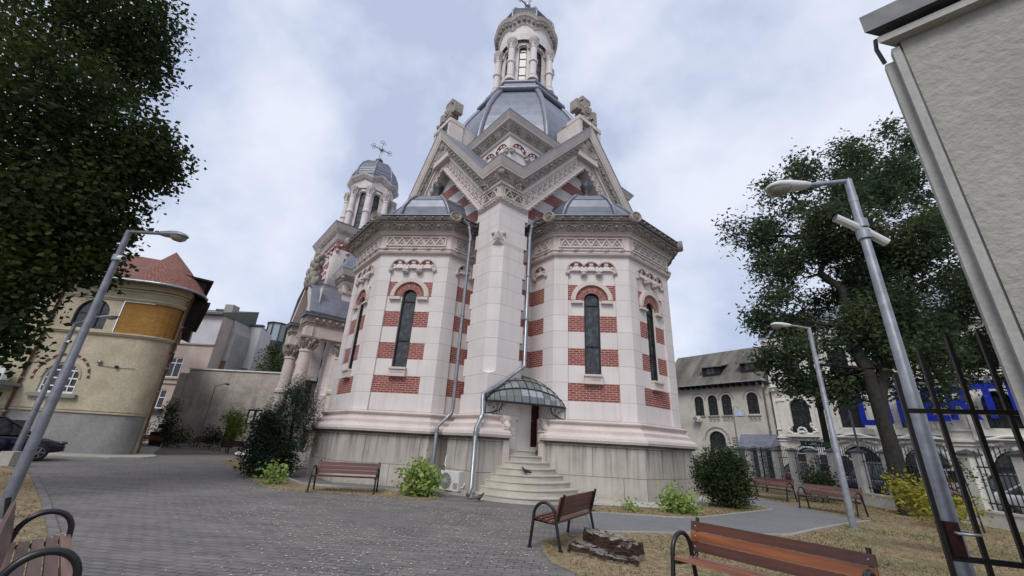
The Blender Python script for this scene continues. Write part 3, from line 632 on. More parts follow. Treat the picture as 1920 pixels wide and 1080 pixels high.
# lantern
def lantern(cx, cy, z0, R, H, a0, zc, parent, s=1., angular=False):
    W_ = MB(); n = 8; rin = R*.86
    ang = [a0+j*PI/4 for j in range(8)]
    V_ = [(cx+rin*math.cos(a), cy+rin*math.sin(a)) for a in ang]
    for j in range(8):
        F = Frame(V_[(j+1) % 8], V_[j]) if False else Frame(V_[j], V_[(j+1) % 8])
        if F.n.dot(Vector(((V_[j][0]+V_[(j+1) % 8][0])/2-cx, (V_[j][1]+V_[(j+1) % 8][1])/2-cy))) < 0: F = Frame(V_[(j+1) % 8], V_[j])
        L = F.L; ww = L*.42
        wall(W_, F, 0, L, z0, z0+H+.9*s, [(L/2, ww, z0+.12*s, z0+H-.35*s)], PLAIN, reveal=.16*s)
        window(F, L/2, ww, z0+.12*s, z0+H-.35*s, -.13*s, parent, DFRAME, LANT, vb=0, hb=[z0+H*q for q in (.22, .45, .67, .86)], fw_=.05*s, depth=.05*s, seg=8)
        ring_arc(W_, F, L/2, z0+H-.35*s, ww*.62, ww*1.0, -.02, .12*s, [PLAIN, CARVEL, PLAIN, CARVEL, PLAIN], 0, PI, 5)
    W_.build('lantern_wall', parent)
    for a in ang:
        m = MB(); x, y = cx+R*math.cos(a), cy+R*math.sin(a); r = .25*s
        m.lathe((x, y, z0), [(r*1.6, -.25*s), (r*1.55, 0), (r*1.15, .12*s), (r*1.3, .22*s), (r, .32*s), (r*.98, H*.40), (r*1.3, H*.42), (r*1.32, H*.46), (r, H*.49), (r*.93, H*.80), (r*1.1, H*.82), (r*.95, H*.85), (r*1.25, H*.93), (r*1.6, H*1.02), (r*1.6, H*1.06)], [PLAIN]*12+[CARVEL]*2, 12)
        for k in range(6):
            b = k*PI/3; m.tube([(x+r*math.cos(b), y+r*math.sin(b), z0+H*.86), (x+r*1.5*math.cos(b), y+r*1.5*math.sin(b), z0+H*.95), (x+r*1.35*math.cos(b), y+r*1.35*math.sin(b), z0+H*1.0)], [.04*s, .07*s, .05*s], CARVEL, 5)
        m.build('lantern_column', parent)
lantern(CX, CY, 25.15, 2.05, 3.55, PI/8+PI/4, None, church)
lc = MB(); nn = 48; a0 = PI/8+PI/4
def lobed(r, z, bump): return [(CX+r*math.cos(2*PI*j/nn+a0), CY+r*math.sin(2*PI*j/nn+a0), z+bump*abs(math.sin(4*(2*PI*j/nn)))) for j in range(nn)]
lc.loft([lobed(1.95, 29.0, 0), lobed(2.02, 29.55, .0), lobed(2.02, 29.9, .45), lobed(2.12, 30.0, .45), lobed(2.14, 30.08, .45), lobed(2.30, 30.5, .35), lobed(2.42, 30.56, .35), lobed(2.5, 30.72, .32), lobed(2.52, 30.86, .3), lobed(2.2, 31.05, .25)], [PLAIN, PLAIN, MOULD, MOULD, CARVEL, MOULD, MOULD, CARVE, ZRIB], True)
for j in range(40):
    a = 2*PI*(j+.5)/40+a0; zz = 30.28+.38*abs(math.sin(4*(a-a0))); lc.blob((CX+2.27*math.cos(a), CY+2.27*math.sin(a), zz), .13, CARVE, 1, .3)
lc.build('lantern_cornice', church)
sd_ = MB(); pr_ = [(2.25, 31.0), (2.3, 31.5), (2.22, 32.0), (1.98, 32.5), (1.6, 32.95), (1.05, 33.3), (.4, 33.5)]
sd_.loft([octv(R, z) for R, z in pr_], ZINC, True)
for j in range(8): sd_.tube([octv(R+.03, z)[j] for R, z in pr_], .09, ZRIB, 7, False)
for k in range(1, 18):
    t = k/18*(len(pr_)-1); i = min(int(t), len(pr_)-2); f = t-i; R = pr_[i][0]*(1-f)+pr_[i+1][0]*f; z = pr_[i][1]*(1-f)+pr_[i+1][1]*f; V_ = octv(R+.015, z)
    for j in range(8): sd_.tube([V_[j], V_[(j+1) % 8]], .022, ZRIB, 4, False)
sdo = sd_.build('lantern_dome', church)
def iron_cross(cx, cy, z0, H, s, parent, horiz=Vector((1, 0, 0))):
    m = MB(); C0 = Vector((cx, cy, z0)); u = horiz; r = .035*s
    m.lathe(tuple(C0), [(.16*s, -.2*s), (.12*s, 0), (.3*s, .18*s), (.34*s, .34*s), (.2*s, .46*s), (.1*s, .55*s)], ZDARK, 10)
    for d in (-.09*s, .09*s): m.tube([C0+u*d+Vector((0, 0, .4*s)), C0+u*d*.8+Vector((0, 0, H))], r, GALV, 5)
    c = C0+Vector((0, 0, H+.15*s)); m.blob(tuple(c), .2*s, GALV, 2, .05)
    for ax in (u, -u, Vector((0, 0, 1))):
        e = c+ax*.75*s; m.tube([c, e], r*1.4, GALV, 5)
        for dv in (ax*.16*s, ax.cross(Vector((u.y, -u.x, 0))).normalized()*.15*s, -ax.cross(Vector((u.y, -u.x, 0))).normalized()*.15*s):
            q = e+dv; a = ax; b = ax.cross(Vector((u.y, -u.x, 0))).normalized(); m.tube([q+(a*math.cos(t)+b*math.sin(t))*.13*s for t in np.linspace(0, 2*PI, 11)], r*.7, GALV, 4, False)
        m.blob(tuple(e), .07*s, GALV, 1)
    for k in range(12):
        a = k*PI/6; m.tube([c, c+(u*math.cos(a)+Vector((0, 0, math.sin(a))))*.38*s], r*.5, GALV, 4)
    m.build('iron_cross', parent)
iron_cross(CX, CY, 33.4, 1.9, 1.25, sdo)
# ---------------------------------------------------------------- door recess, stairs, canopy, pipes
def bz(P0, M, P2, n=14):
    P0, M, P2 = Vector(P0), Vector(M), Vector(P2); C_ = M*2-(P0+P2)/2
    return [tuple(P0*(1-t)**2+C_*2*t*(1-t)+P2*t*t) for t in [k/n for k in range(n+1)]]
dr = MB(); F = Frame((1.5, .12), (2.90, .12))
wall(dr, F, 0, F.L, 1.2, 3.95, [(1.05, .60, 1.52, 3.45)], PLAIN, reveal=.3, flat=True)
dr.box(1.5, 2.66, .13, .9, 3.9, 3.95, PLAIN); dr.box(.85, 2.66, -.02, .9, 1.2, 1.425, STEPM); dr.fbox(F, .68, 1.13, 1.425, 1.53, 0, .22, STEPM)
dr.build('door_recess', church)
do = MB(); do.fbox(F, .74, 1.36, 1.52, 3.45, -.16, -.10, DOORM)
for a in (.77, 1.07): 
    for z in (1.62, 2.25, 2.9): do.fbox(F, a+.02, a+.24, z, z+.5, -.10, -.08, DOORM)
d_ = do.build('door', church); hn = MB(); hn.tube([F(.80, 2.45, -.1), F(.80, 2.45, -.04), F(.88, 2.45, -.04)], .014, PIPE, 6); hn.build('handle', d_)
st = MB(); NS = 8
for i in range(NS):
    t = i/(NS-1); z = .178*(i+1)
    Lp = (-.48+1.38*t, -.02-.0*t); M_ = (.40+1.15*t, -1.97+1.74*t); R_ = (2.66-.42*t, -2.12+1.95*t)
    arc = bz(Lp, M_, R_)
    top = arc+[(2.66, .5), (1.2, .5)] if i == NS-1 else arc+[(2.9, .6), (.1, .6)]
    nos = bz((Lp[0]-.0, Lp[1]), (M_[0]-.02, M_[1]-.025), (R_[0]+.0, R_[1]-.03))
    st.loft([r3(arc, z-.178-.05), r3(arc, z-.045)], STEPM); st.loft([r3(arc, z-.045), r3(nos, z-.04), r3(nos, z-.008), r3(arc, z)], STEPM)
    st.face(r3(top, z), STEPM)
    e0, e1 = arc[-1], arc[0]
    st.face([(e0[0], e0[1], z-.2), (e0[0]+.25, e0[1]+1.2, z-.2), (e0[0]+.25, e0[1]+1.2, z), (e0[0], e0[1], z)], STEPM); st.face([(e1[0], e1[1], z-.2), (e1[0]+.2, e1[1]+.8, z-.2), (e1[0]+.2, e1[1]+.8, z), (e1[0], e1[1], z)], STEPM)
st.build('entrance_steps', church)
# scroll brackets that end the base moulding either side of the stairs
for (x, y, s_) in ((.74, -.32, 1), (2.40, -.52, -1)):
    m = MB(); yb = y+(.9 if s_ > 0 else .24); m.box(x-.13, x+.13, y-.02, yb, .1, 1.98, MOULD); m.box(x-.17, x+.17, y-.06, yb, 1.72, 2.0, MOULD); m.box(x-.2, x+.2, y-.10, yb, 2.04, 2.10, MOULD)
    m.lathe((x-.15, y+.16, 2.38), [(.16, 0), (.16, .30)], MOULD, 14, axis=(1, 0, 0)); m.lathe((x-.18, y+.16, 2.38), [(.12, 0), (.12, .36)], CARVEL, 12, axis=(1, 0, 0)); m.lathe((x-.2, y+.16, 2.38), [(.05, 0), (.05, .4)], MOULD, 10, axis=(1, 0, 0))
    m.tube([(x, y+.10, 2.28), (x, y-.02, 2.18), (x, y-.10, 2.12), (x, y-.06, 2.08)], [.13, .11, .08, .05], MOULD, 8); m.box(x-.14, x+.14, y+.15, yb, 2.05, 2.5, MOULD)
    m.build('scroll_bracket', church)
# glass canopy: quarter shell between the pier and the apse
E1, E2 = Vector((-.08, -.12)), Vector((2.98, -.92)); ZC = 2.93; ctr = (E1+E2)/2; cu_ = (E2-E1).normalized(); cn = Vector((-cu_.y, cu_.x)); HW = (E2-E1).length/2
def cpt(s, t):     # s across (-1..1), t from eave (0) to back (1)
    a = s*PI/2; w_ = math.sin(a); rr_ = math.cos(a)
    z = ZC+1.22*rr_*math.sin(t*PI/2); p = ctr+cu_*HW*w_+cn*(1.45*rr_*(1-math.cos(t*PI/2))+.0)-cn*.22*rr_*(1-t)
    return (p.x, p.y, z)
CGL = NT('frosted_canopy_glass', .25, 0, .6); CGL.color((.20, .225, .225)); CGL.b.inputs['Transmission Weight'].default_value = .35; CGL = CGL.m
ir = MB(); NSX, NT_ = 16, 7
for i in range(NSX+1):
    s_ = -1+2*i/NSX
    ir.tube([cpt(s_, t/NT_) for t in range(NT_+1)], .015 if i not in (0, 8, NSX) else .026, BLACKM, 5, False)
for t in (0, .28, .30, .5, .72, .74, 1): ir.tube([cpt(-1+2*i/32, t) for i in range(33)], .042 if t in (0, 1) else .015, BLACKM, 5, False)
for s_, E_ in ((-1, E1), (1, E2)):
    sg = -s_
    ir.tube([(E_.x, E_.y, ZC+.02), (E_.x, E_.y, ZC-.42)], .02, BLACKM, 6)
    base = Vector((E_.x, E_.y, ZC))
    for (L_, r) in ((.62, .022), (.45, .014)):
        pts = [base+Vector((cu_.x*sg*L_*math.sin(a), cu_.y*sg*L_*math.sin(a), -.40+.36*(1-math.cos(a))*(L_/.62))) for a in np.linspace(0, PI/2, 9)]; ir.tube(pts, r, BLACKM, 5)
    for (du, dz, r) in ((.66, -.08, .09), (.42, -.10, .06), (.15, -.12, .08), (.28, -.20, .05)):
        c_ = base+Vector((cu_.x*sg*du, cu_.y*sg*du, dz)); ir.tube([c_+Vector((cu_.x*math.cos(a)*r*(1-a/9), cu_.y*math.cos(a)*r*(1-a/9), math.sin(a)*r*(1-a/9))) for a in np.linspace(0, 7, 16)], .011, BLACKM, 4)
    for k in range(5):
        a = .25+k*.25; q = base+Vector((cu_.x*sg*.62*math.sin(a), cu_.y*sg*.62*math.sin(a), -.40+.36*(1-math.cos(a)))); ir.tube([q, q-Vector((0, 0, .07))], .008, BLACKM, 4); ir.blob(q-Vector((0, 0, .09)), .024, BLACKM, 1)
cano = ir.build('door_canopy', church)
g = MB()
for i in range(NSX):
    for t in range(NT_):
        s0, s1 = -1+2*i/NSX, -1+2*(i+1)/NSX; g.face([cpt(s0, t/NT_), cpt(s1, t/NT_), cpt(s1, (t+1)/NT_), cpt(s0, (t+1)/NT_)], CGL, smooth=True)
g.build('glass', cano)
def pipe(pts, r=.070, mat=None, name='downpipe', parent=None, br=()):
    m = MB(); m.tube(pts, r, mat or PIPE, 10)
    for (a, b) in zip(pts, pts[1:]):
        a, b = Vector(a), Vector(b); L = (b-a).length
        if L > .5: m.tube([a+(b-a)*(.08/L), a+(b-a)*(.2/L)], r*1.16, mat or PIPE, 10)
        n = int(L/1.9)
        for k in range(1, n+1):
            q = a+(b-a)*(k/(n+1)); dd = (b-a).normalized(); m.tube([q-dd*.03, q+dd*.03], r*1.35, GALV, 10); m.tube([q+Vector((-.12, -.05, 0)), q+Vector((.12, .05, 0))], .018, GALV, 5)
    return m.build(name, parent or church)
pipe([(1.62, -.55, 10.62), (1.62, -.25, 10.45), (1.62, -.12, 9.9), (1.60, -.12, 4.35), (.28, -.16, 3.42), (-.30, -.22, 3.12), (-.34, -.28, 2.92), (-.36, -.36, 2.45), (-.62, -.42, 2.0), (-.62, -.42, .32), (-.85, -.6, .12)])
pipe([(-.55, 1.85, 10.62), (-.25, 1.85, 10.45), (-.12, 1.82, 9.9), (-.12, 1.86, 2.75), (-.16, 1.90, 2.5), (-.62, 1.98, 2.05), (-.62, 1.98, .55)])
# ---------------------------------------------------------------- west parts: second pier, nave wall, porch, tower
pier(16.2 if False else -.62, 17.2, 11.0, 1.57, roof=True)
nv = MB(); F = Frame((.45, 26), (.45, 11.0)); nv.face([F(0, 0), F(F.L, 0), F(F.L, 12.2), F(0, 12.2)], BAND)
nv.box(.5, 11.2, 10.5, 26, 0, 12, STONE); nv.build('nave_wall', church)
nb = MB(); F = Frame((.45, 26), (.45, 10.9))
for z0, z1, o in ((0, 1.7, .3), (1.7, 2.02, .46), (2.05, 2.2, .34), (2.2, 2.5, .2)): nb.fbox(F, 0, F.L, z0, z1, 0, o, PLINTH if z0 == 0 else MOULD)
nb.build('plinth', church)
nr = MB(); nr.mesh([(.0, 11, 12.1), (0, 26, 12.1), (5.85, 26, 15.5), (5.85, 11, 15.5), (11.7, 11, 12.1), (11.7, 26, 12.1)], [(0, 1, 2, 3), (3, 2, 5, 4), (1, 5, 2), (0, 3, 4)], ZINC); nr.build('nave_roof', church)
# porch
po = MB(); PB, PA0, PA1 = -2.1, 17.3, 21.3
Fp = Frame((PB, PA1+.55), (PB, PA0-.55)); Lp = Fp.L
def column(x, y, z0, z1, r, parent=church):
    m = MB(); H = z1-z0
    m.lathe((x, y, z0), [(r*1.45, 0), (r*1.45, .12), (r*1.2, .18), (r*1.3, .28), (r, .36), (r*.97, H*.34), (r*1.25, H*.35), (r*1.28, H*.385), (r*.97, H*.40), (r*.88, H*.80), (r*1.02, H*.81), (r*1.02, H*.83), (r*.88, H*.84), (r*1.0, H*.90), (r*1.35, H*.97), (r*1.3, H*.985)], [MOULD]*12+[CARVE]*3, 18)
    for k in range(8):
        for (h0, h1, s_) in ((.845, .92, 0), (.88, .965, .5)):
            b = (k+s_)*PI/4; m.tube([(x+r*.9*math.cos(b), y+r*.9*math.sin(b), z0+H*h0), (x+r*1.2*math.cos(b), y+r*1.2*math.sin(b), z0+H*(h0+h1)/2), (x+r*1.45*math.cos(b), y+r*1.45*math.sin(b), z0+H*h1), (x+r*1.55*math.cos(b), y+r*1.55*math.sin(b), z0+H*(h1-.02))], [.07, .09, .08, .05], CARVE, 5)
    m.box(x-r*1.35, x+r*1.35, y-r*1.35, y+r*1.35, z0+H*.975, z1, CARVE); m.box(x-r*1.7, x+r*1.7, y-r*1.7, y+r*1.7, z0-1.0, z0, MOULD); m.box(x-r*1.6, x+r*1.6, y-r*1.6, y+r*1.6, 0, z0-1., PLINTH)
    m.build('porch_column', parent)
for y in (PA0, PA1): column(PB, y, 2.3, 7.5, .42); column(.1, y, 2.3, 7.3, .36)
wall(po, Fp, 0, Lp, 7.5, 11.0, [(Lp/2, 2.9, 7.51, 8.1)], MOULD, reveal=.6)
ring_arc(po, Fp, Lp/2, 8.1, 1.45, 1.72, -.02, .1, MOULD, 0, PI, 18)
for y, s_ in ((PA0, 1), (PA1, -1)):
    F2 = Frame((PB-.3, y-.5*s_), (.4, y-.5*s_)); po.box(PB-.42, .3, y-.42, y+.42, 7.5, 8.25, MOULD)
    for (z0, z1, o) in ((8.25, 8.4, .48), (8.4, 8.85, .55), (8.85, 9.0, .72), (9.0, 9.05, .76)): po.box(PB-o, .4, y-o, y+o, z0, z1, CARVE if z1 < 9 else ZRIB)
    for k in range(6): po.blob((PB+.1+k*.42, y-.60*s_, 8.62), .15, CARVE, 1, .3)
ym = (PA0+PA1)/2; zt_ = 12.0
for s_, y0 in ((1, PA0-.76), (-1, PA1+.76)):
    po.hexa([(PB-.5, y0, 9.05), (.5, y0, 9.05), (.5, y0+.55*s_, 9.05), (PB-.5, y0+.55*s_, 9.05), (PB-.5, ym, zt_), (.5, ym, zt_), (.5, ym, zt_-.4), (PB-.5, ym, zt_-.4)], MOULD)
po.build('porch_gable', church)
pr2 = MB()
for s_, y0 in ((1, PA0-.8), (-1, PA1+.8)): pr2.face([(PB-.56, y0, 9.09), (.6, y0, 9.09), (.6, y0+.9*s_, 10.9), (PB-.56, y0+.9*s_, 10.9)], ZINC); pr2.face([(PB-.56, y0+.9*s_, 10.9), (.6, y0+.9*s_, 10.9), (.6, ym, zt_+.08), (PB-.56, ym, zt_+.08)], ZINC)
pr2.build('porch_roof', church)
sc_ = MB()
for k in range(26):
    t = k/26; a = k*2.4; sc_.blob((PB-.3+.25*math.cos(a)*(1-t*.2), ym-.5+.3*math.sin(a)+.25*math.sin(t*5), zt_-.4+t*2.4), .42-.16*t, CARVE, 2, .28, (.7, 1, 1.25))
sc_.build('carved_finial', church)
# tower
TA, TB, TS = 19.5, -1.2, 5.2; TCx, TCy = TB+TS/2, TA+TS/2
tw = MB(); tq = lambda off: [(TB-off, TA-off), (TB+TS+off, TA-off), (TB+TS+off, TA+TS+off), (TB-off, TA+TS+off)]
Fn = Frame((TB, TA+TS), (TB, TA)); Fe = Frame((TB, TA), (TB+TS, TA))
for F in (Fn, Fe): wall(tw, F, 0, F.L, 5, 16.2, [(F.L/2, 1.3, 11.0, 13.0)], BAND, reveal=.4)
for F in (Fn, Fe):
    ring_arc(tw, F, F.L/2, 13.0, .65, 1.25, -.02, .08, [REDB, PLAIN]*5, 0, PI, 10)
    for z in (11.3, 12.1): tw.fbox(F, F.L/2-1.3, F.L/2-.65, z, z+.5, -.01, .05, REDB); tw.fbox(F, F.L/2+.65, F.L/2+1.3, z, z+.5, -.01, .05, REDB)
    for k in range(6): ring_arc(tw, F, .5+k*.84, 15.3, .28, .42, -.02, .08, [REDB, PLAIN, REDB, PLAIN, REDB], 0, PI, 5); tw.blob(F(.08+k*.84+.0, 15.05, .06), .17, CARVEL, 1, .2)
    tw.fbox(F, 0, .7, 5, 14.6, 0, .12, STONE); tw.fbox(F, F.L-.7, F.L, 5, 14.6, 0, .12, STONE)
tw.box(TB+.5, TB+TS, TA+.5, TA+TS, 5, 16, DFRAME); tw.build('tower_wall', church)
tcn = MB(); loft_prof(tcn, tq, [(0, 15.9, MOULD), (.12, 16.0, CARVEL), (.2, 16.4, CARVEL), (.42, 16.8, MOULD), (.62, 17.15, ZRIB), (.66, 17.25, ZINC), (-.9, 17.75, ZINC), (-1.6, 17.8, ZINC)], True)
for F in (Fn, Fe):
    for k in range(13): G_ = lambda uu, zz, oo=0., F=F: F(uu, zz, oo+.2+(zz-16.4)*.5); G_.n = F.n; scroll(tcn, G_, (k+.5)*F.L/13, 16.6, .15, 0, CARVEL, 1 if k % 2 else -1)
tcn.build('tower_cornice', church)
lantern(TCx, TCy, 18.0, 1.95, 4.0, PI/8, None, church)
tl = MB()
def tv(R, z, n=8): return [(TCx+R*math.cos(PI/8+j*PI/4), TCy+R*math.sin(PI/8+j*PI/4), z) for j in range(8)]
def tpk(R, z, b):
    o = []
    V_ = tv(R, z)
    for j in range(8):
        p, q = Vector(V_[j]), Vector(V_[(j+1) % 8]); o += [tuple(p), tuple((p+q)/2+Vector((0, 0, b)))]
    return o
tl.loft([tpk(1.85, 22.3, 0), tpk(1.95, 22.75, .35), tpk(2.1, 22.85, .4), tpk(2.3, 23.1, .45), tpk(2.36, 23.25, .45), tpk(1.9, 23.35, .4)], [PLAIN, CARVEL, CARVEL, MOULD, ZRIB], True); tl.build('lantern_cornice', church)
td = MB(); pf = [(2.05, 23.2), (2.12, 23.8), (2.02, 24.5), (1.72, 25.2), (1.25, 25.75), (.7, 26.05), (.2, 26.2)]
td.loft([tv(R, z) for R, z in pf], ZINC, True)
for j in range(8): td.tube([tv(R+.02, z)[j] for R, z in pf], .075, ZRIB, 6, False)
for k in range(1, 14):
    t = k/14*(len(pf)-1); i = min(int(t), len(pf)-2); f = t-i; V_ = tv(pf[i][0]*(1-f)+pf[i+1][0]*f+.012, pf[i][1]*(1-f)+pf[i+1][1]*f)
    for j in range(8): td.tube([V_[j], V_[(j+1) % 8]], .02, ZRIB, 4, False)
tdo = td.build('tower_dome', church); iron_cross(TCx, TCy, 26.3, 1.55, 1.05, tdo)
# ================================================================ GROUND
def paver(name, c1, c2, mo, bw, rh, ms, dist=0., rot=0.):
    t = NT(name, .88); uv = t.uv(); mp_ = t.n('ShaderNodeMapping', {'Rotation': (0, 0, rot)}); t.t.links.new(uv, mp_.inputs[0]); v = mp_.outputs[0]
    if dist:
        nz = t.n('ShaderNodeTexNoise', {'Scale': 1.4, 'Detail': 2.}); t.t.links.new(v, nz.inputs['Vector']); vm = t.n('ShaderNodeVectorMath', operation='MULTIPLY_ADD'); t.t.links.new(nz.outputs['Color'], vm.inputs[0]); vm.inputs[1].default_value = (dist, dist, 0); t.t.links.new(v, vm.inputs[2]); v = vm.outputs[0]
    bt = t.n('ShaderNodeTexBrick', {'Color1': (*c1, 1), 'Color2': (*c2, 1), 'Mortar': (*mo, 1), 'Scale': 1., 'Mortar Size': ms, 'Mortar Smooth': .25, 'Brick Width': bw, 'Row Height': rh, 'Bias': 0.}); t.t.links.new(v, bt.inputs[0])
    pink = t.mix(t.math('MULTIPLY', t.rmap(t.noise(.8, detail=5, rough=.7), .45, .6), .6), bt.outputs[0], (.215, .18, .17))
    wn_ = t.n('ShaderNodeTexWhiteNoise', noise_dimensions='3D'); sn = t.n('ShaderNodeVectorMath', operation='SNAP'); t.t.links.new(v, sn.inputs[0]); sn.inputs[1].default_value = (bw, rh, 1); t.t.links.new(sn.outputs[0], wn_.inputs[0])
    col = t.mix(t.math('MULTIPLY', wn_.outputs[0], .35), pink, sc(c1, .55))
    col = t.mix(t.math('MULTIPLY', t.rmap(t.noise(1, vec=t.uv((.35, 6, 1), obj=True), detail=4), .45, .7), .35), col, sc(c2, 1.5))
    t.color(col); t.bump(bt.outputs[1], -.55, .015); return t.m
PAVE = paver('worn_clay_pavers', (.142, .136, .134), (.188, .174, .166), (.055, .052, .052), .24, .115, .012, .13, .12)
t = NT('grey_path_pavers', .9); bt = t.n('ShaderNodeTexBrick', {'Color1': (.17, .174, .178, 1), 'Color2': (.20, .204, .208, 1), 'Mortar': (.085, .087, .09, 1), 'Scale': 1., 'Mortar Size': .006, 'Brick Width': .2, 'Row Height': .1}); t.t.links.new(t.uv(), bt.inputs[0])
t.color(t.mix(t.math('MULTIPLY', t.rmap(t.noise(.8, detail=4), .4, .65), .35), bt.outputs[0], (.22, .22, .22))); t.bump(t.noise(60), .2); PATH = t.m
t = NT('dry_lawn', .95); f1 = t.rmap(t.noise(.9, detail=5, rough=.65), .35, .65); col = t.mix(f1, (.27, .195, .115), (.15, .13, .065)); col = t.mix(t.rmap(t.noise(9., detail=5, rough=.7), .42, .6), col, (.38, .285, .18)); col = t.mix(t.math('MULTIPLY', t.rmap(t.noise(.7, detail=3), .52, .66), .6), col, (.10, .125, .04)); col = t.mix(t.math('MULTIPLY', t.rmap(t.noise(45., detail=3), .5, .65), .6), col, (.06, .05, .03)); t.color(col); t.bump(t.noise(30., detail=5), .8, .04); LAWN = t.m
CONC = plain('pale_concrete', (.36, .345, .31), .9, var=.14, scale=1.2, fine=.35, bump=.2); ASPH = plain('street_asphalt', (.075, .076, .08), .9, var=.18, scale=1.5, fine=.3, bump=.2)
t = NT('concrete_slabs', .9); bt = t.n('ShaderNodeTexBrick', {'Color1': (.46, .44, .40, 1), 'Color2': (.52, .50, .46, 1), 'Mortar': (.10, .09, .075, 1), 'Scale': 1., 'Mortar Size': .018, 'Brick Width': 1.1, 'Row Height': 1.3}); mp_ = t.n('ShaderNodeMapping', {'Rotation': (0, 0, .55)}); t.t.links.new(t.uv(), mp_.inputs[0]); t.t.links.new(mp_.outputs[0], bt.inputs[0])
t.color(t.mix(t.math('MULTIPLY', t.rmap(t.noise(2.), .4, .7), .5), bt.outputs[0], (.25, .22, .18))); SLAB = t.m
def sheet(name, poly, z, m, kind='structure', th=0.):
    mb = MB(); mb.face([(x, y, z) for x, y in poly], m)
    if th:
        n = len(poly)
        for i in range(n): a, b = poly[i], poly[(i+1) % n]; mb.face([(a[0], a[1], z), (b[0], b[1], z), (b[0], b[1], z-th), (a[0], a[1], z-th)], m)
    o = mb.build(name); bm = bmesh.new(); bm.from_mesh(o.data); bmesh.ops.triangulate(bm, faces=[f for f in bm.faces if len(f.verts) > 4]); bm.to_mesh(o.data); bm.free()
    o['kind'] = kind; return o
sheet('ground', [(-220, -60), (260, -60), (260, 320), (-220, 320)], 0, ASPH)
sheet('court_paving', [(-32, -6), (1.0, -6), (1.0, 4), (1.12, 6.37), (.82, 6.87), (.73, 7.46), (.75, 8.24), (1.17, 8.78), (1.95, 9.35), (2.1, 10.5), (2.3, 11.9), (2.45, 13.0), (2.9, 14.2), (-4, 24), (-8, 39.5), (-34, 39.5)], .006, PAVE)
sheet('lawn', [(1.0, -6), (16, -6), (14.9, 12), (15.7, 24), (16.5, 40), (8.6, 40), (8.6, 12.5), (2.1, 9.6), (1.95, 9.35), (1.17, 8.78), (.75, 8.24), (.73, 7.46), (.82, 6.87), (1.12, 6.37), (1.0, 4)], .022, LAWN, th=.02)
PATHP = [(1.9, 9.3), (3.16, 9.54), (4.13, 9.68), (5.36, 9.89), (6.55, 10.2), (7.81, 11.18), (10.03, 12.75), (10.9, 13.26), (10.6, 13.9), (10.7, 16.8), (10.75, 19), (11.5, 26), (13, 39), (10.8, 39), (9.6, 26), (9.2, 19), (8.92, 16.1), (8.9, 14.65), (7.6, 13.68), (6.07, 12.53), (5.22, 11.93), (4.48, 11.78), (3.75, 11.86), (2.85, 11.9), (2.25, 11.8)]
sheet('path', PATHP, .030, PATH)
ISL2 = [(2.5, 12.8), (2.6, 12.2), (2.85, 11.95), (3.75, 11.92), (4.48, 11.84), (5.22, 11.99), (6.07, 12.59), (7.6, 13.75), (8.84, 14.75), (8.86, 16.1), (9.1, 19), (9.5, 26), (8.6, 26), (8.4, 19), (7.9, 16.6), (6.8, 14.8), (4.95, 13.5), (4.0, 13.4), (2.97, 13.4)]
sheet('lawn', ISL2, .040, LAWN, th=.03)
sheet('apron_slabs', [(2.4, 13.3), (2.97, 13.4), (4, 13.4), (4.95, 13.5), (6.8, 14.8), (7.9, 16.6), (8.4, 19), (8.6, 28), (4, 24), (2, 16)], .036, SLAB)
ISL1 = [(-14.24, 22.23), (-10.77, 18.09), (-7.9, 14.42), (-6.91, 13.31), (-6.18, 13.1), (-5.66, 13.12), (-3.76, 12.95), (-2.87, 12.71), (-2.06, 12.6), (-1.75, 13.3), (-2.11, 14.27), (-5.01, 14.2), (-6.61, 14.58), (-7.83, 16.09), (-9.48, 20.35), (-9.41, 22.2), (-11.34, 24.57), (-15.37, 26.85)]
sheet('lawn', ISL1, .024, LAWN, th=.02)
sheet('lawn', [(-17.2, 15.3), (-13.94, 13.4), (-9.4, 9.48), (-7.2, 7.52), (-6.07, 6.51), (-4.86, 5.4), (-4.1, 3.2), (-4.6, -5), (-31, -5), (-31, 13), (-23, 15.5)], .024, LAWN, th=.02)
sheet('lawn', [(-18+2.6*math.cos(a), 29.4+1.1*math.sin(a)) for a in np.linspace(0, 2*PI, 18)[:-1]], .024, LAWN, th=.02)
sheet('sidewalk', [(-27, 19.5), (-20.59, 20.0), (-18.3, 20.6), (-17.6, 21.6), (-18.0, 23.0), (-20.2, 25.4), (-25.15, 32.2), (-28, 36), (-30, 37), (-30, 35), (-26, 30), (-22, 26), (-21, 24.5), (-27, 23)], .05, CONC, th=.05)
def strip(mb, pts, w_, z0, z1, m):
    P = [Vector(p) for p in pts]; L = []; R = []
    for i, p in enumerate(P):
        d = (P[min(i+1, len(P)-1)]-P[max(i-1, 0)]).normalized(); n = Vector((-d.y, d.x)); L.append(p+n*w_/2); R.append(p-n*w_/2)
    for i in range(len(P)-1): mb.hexa([(R[i].x, R[i].y, z0), (R[i+1].x, R[i+1].y, z0), (L[i+1].x, L[i+1].y, z0), (L[i].x, L[i].y, z0), (R[i].x, R[i].y, z1), (R[i+1].x, R[i+1].y, z1), (L[i+1].x, L[i+1].y, z1), (L[i].x, L[i].y, z1)], m)
kb = MB()
strip(kb, [(-1.0, 14.1), (-2.11, 14.32), (-5.01, 14.25), (-6.56, 14.63), (-7.78, 16.14), (-9.2, 19.3), (-9.43, 22.2)], .10, -.02, .075, CONC)
strip(kb, PATHP[:8], .09, -.02, .05, CONC); strip(kb, PATHP[14:], .08, -.02, .056, CONC)
strip(kb, [(1.9, 9.3), (1.17, 8.78), (.75, 8.24), (.73, 7.46), (.82, 6.87), (1.12, 6.37), (1.02, 4)], .05, -.02, .018, PAVE)
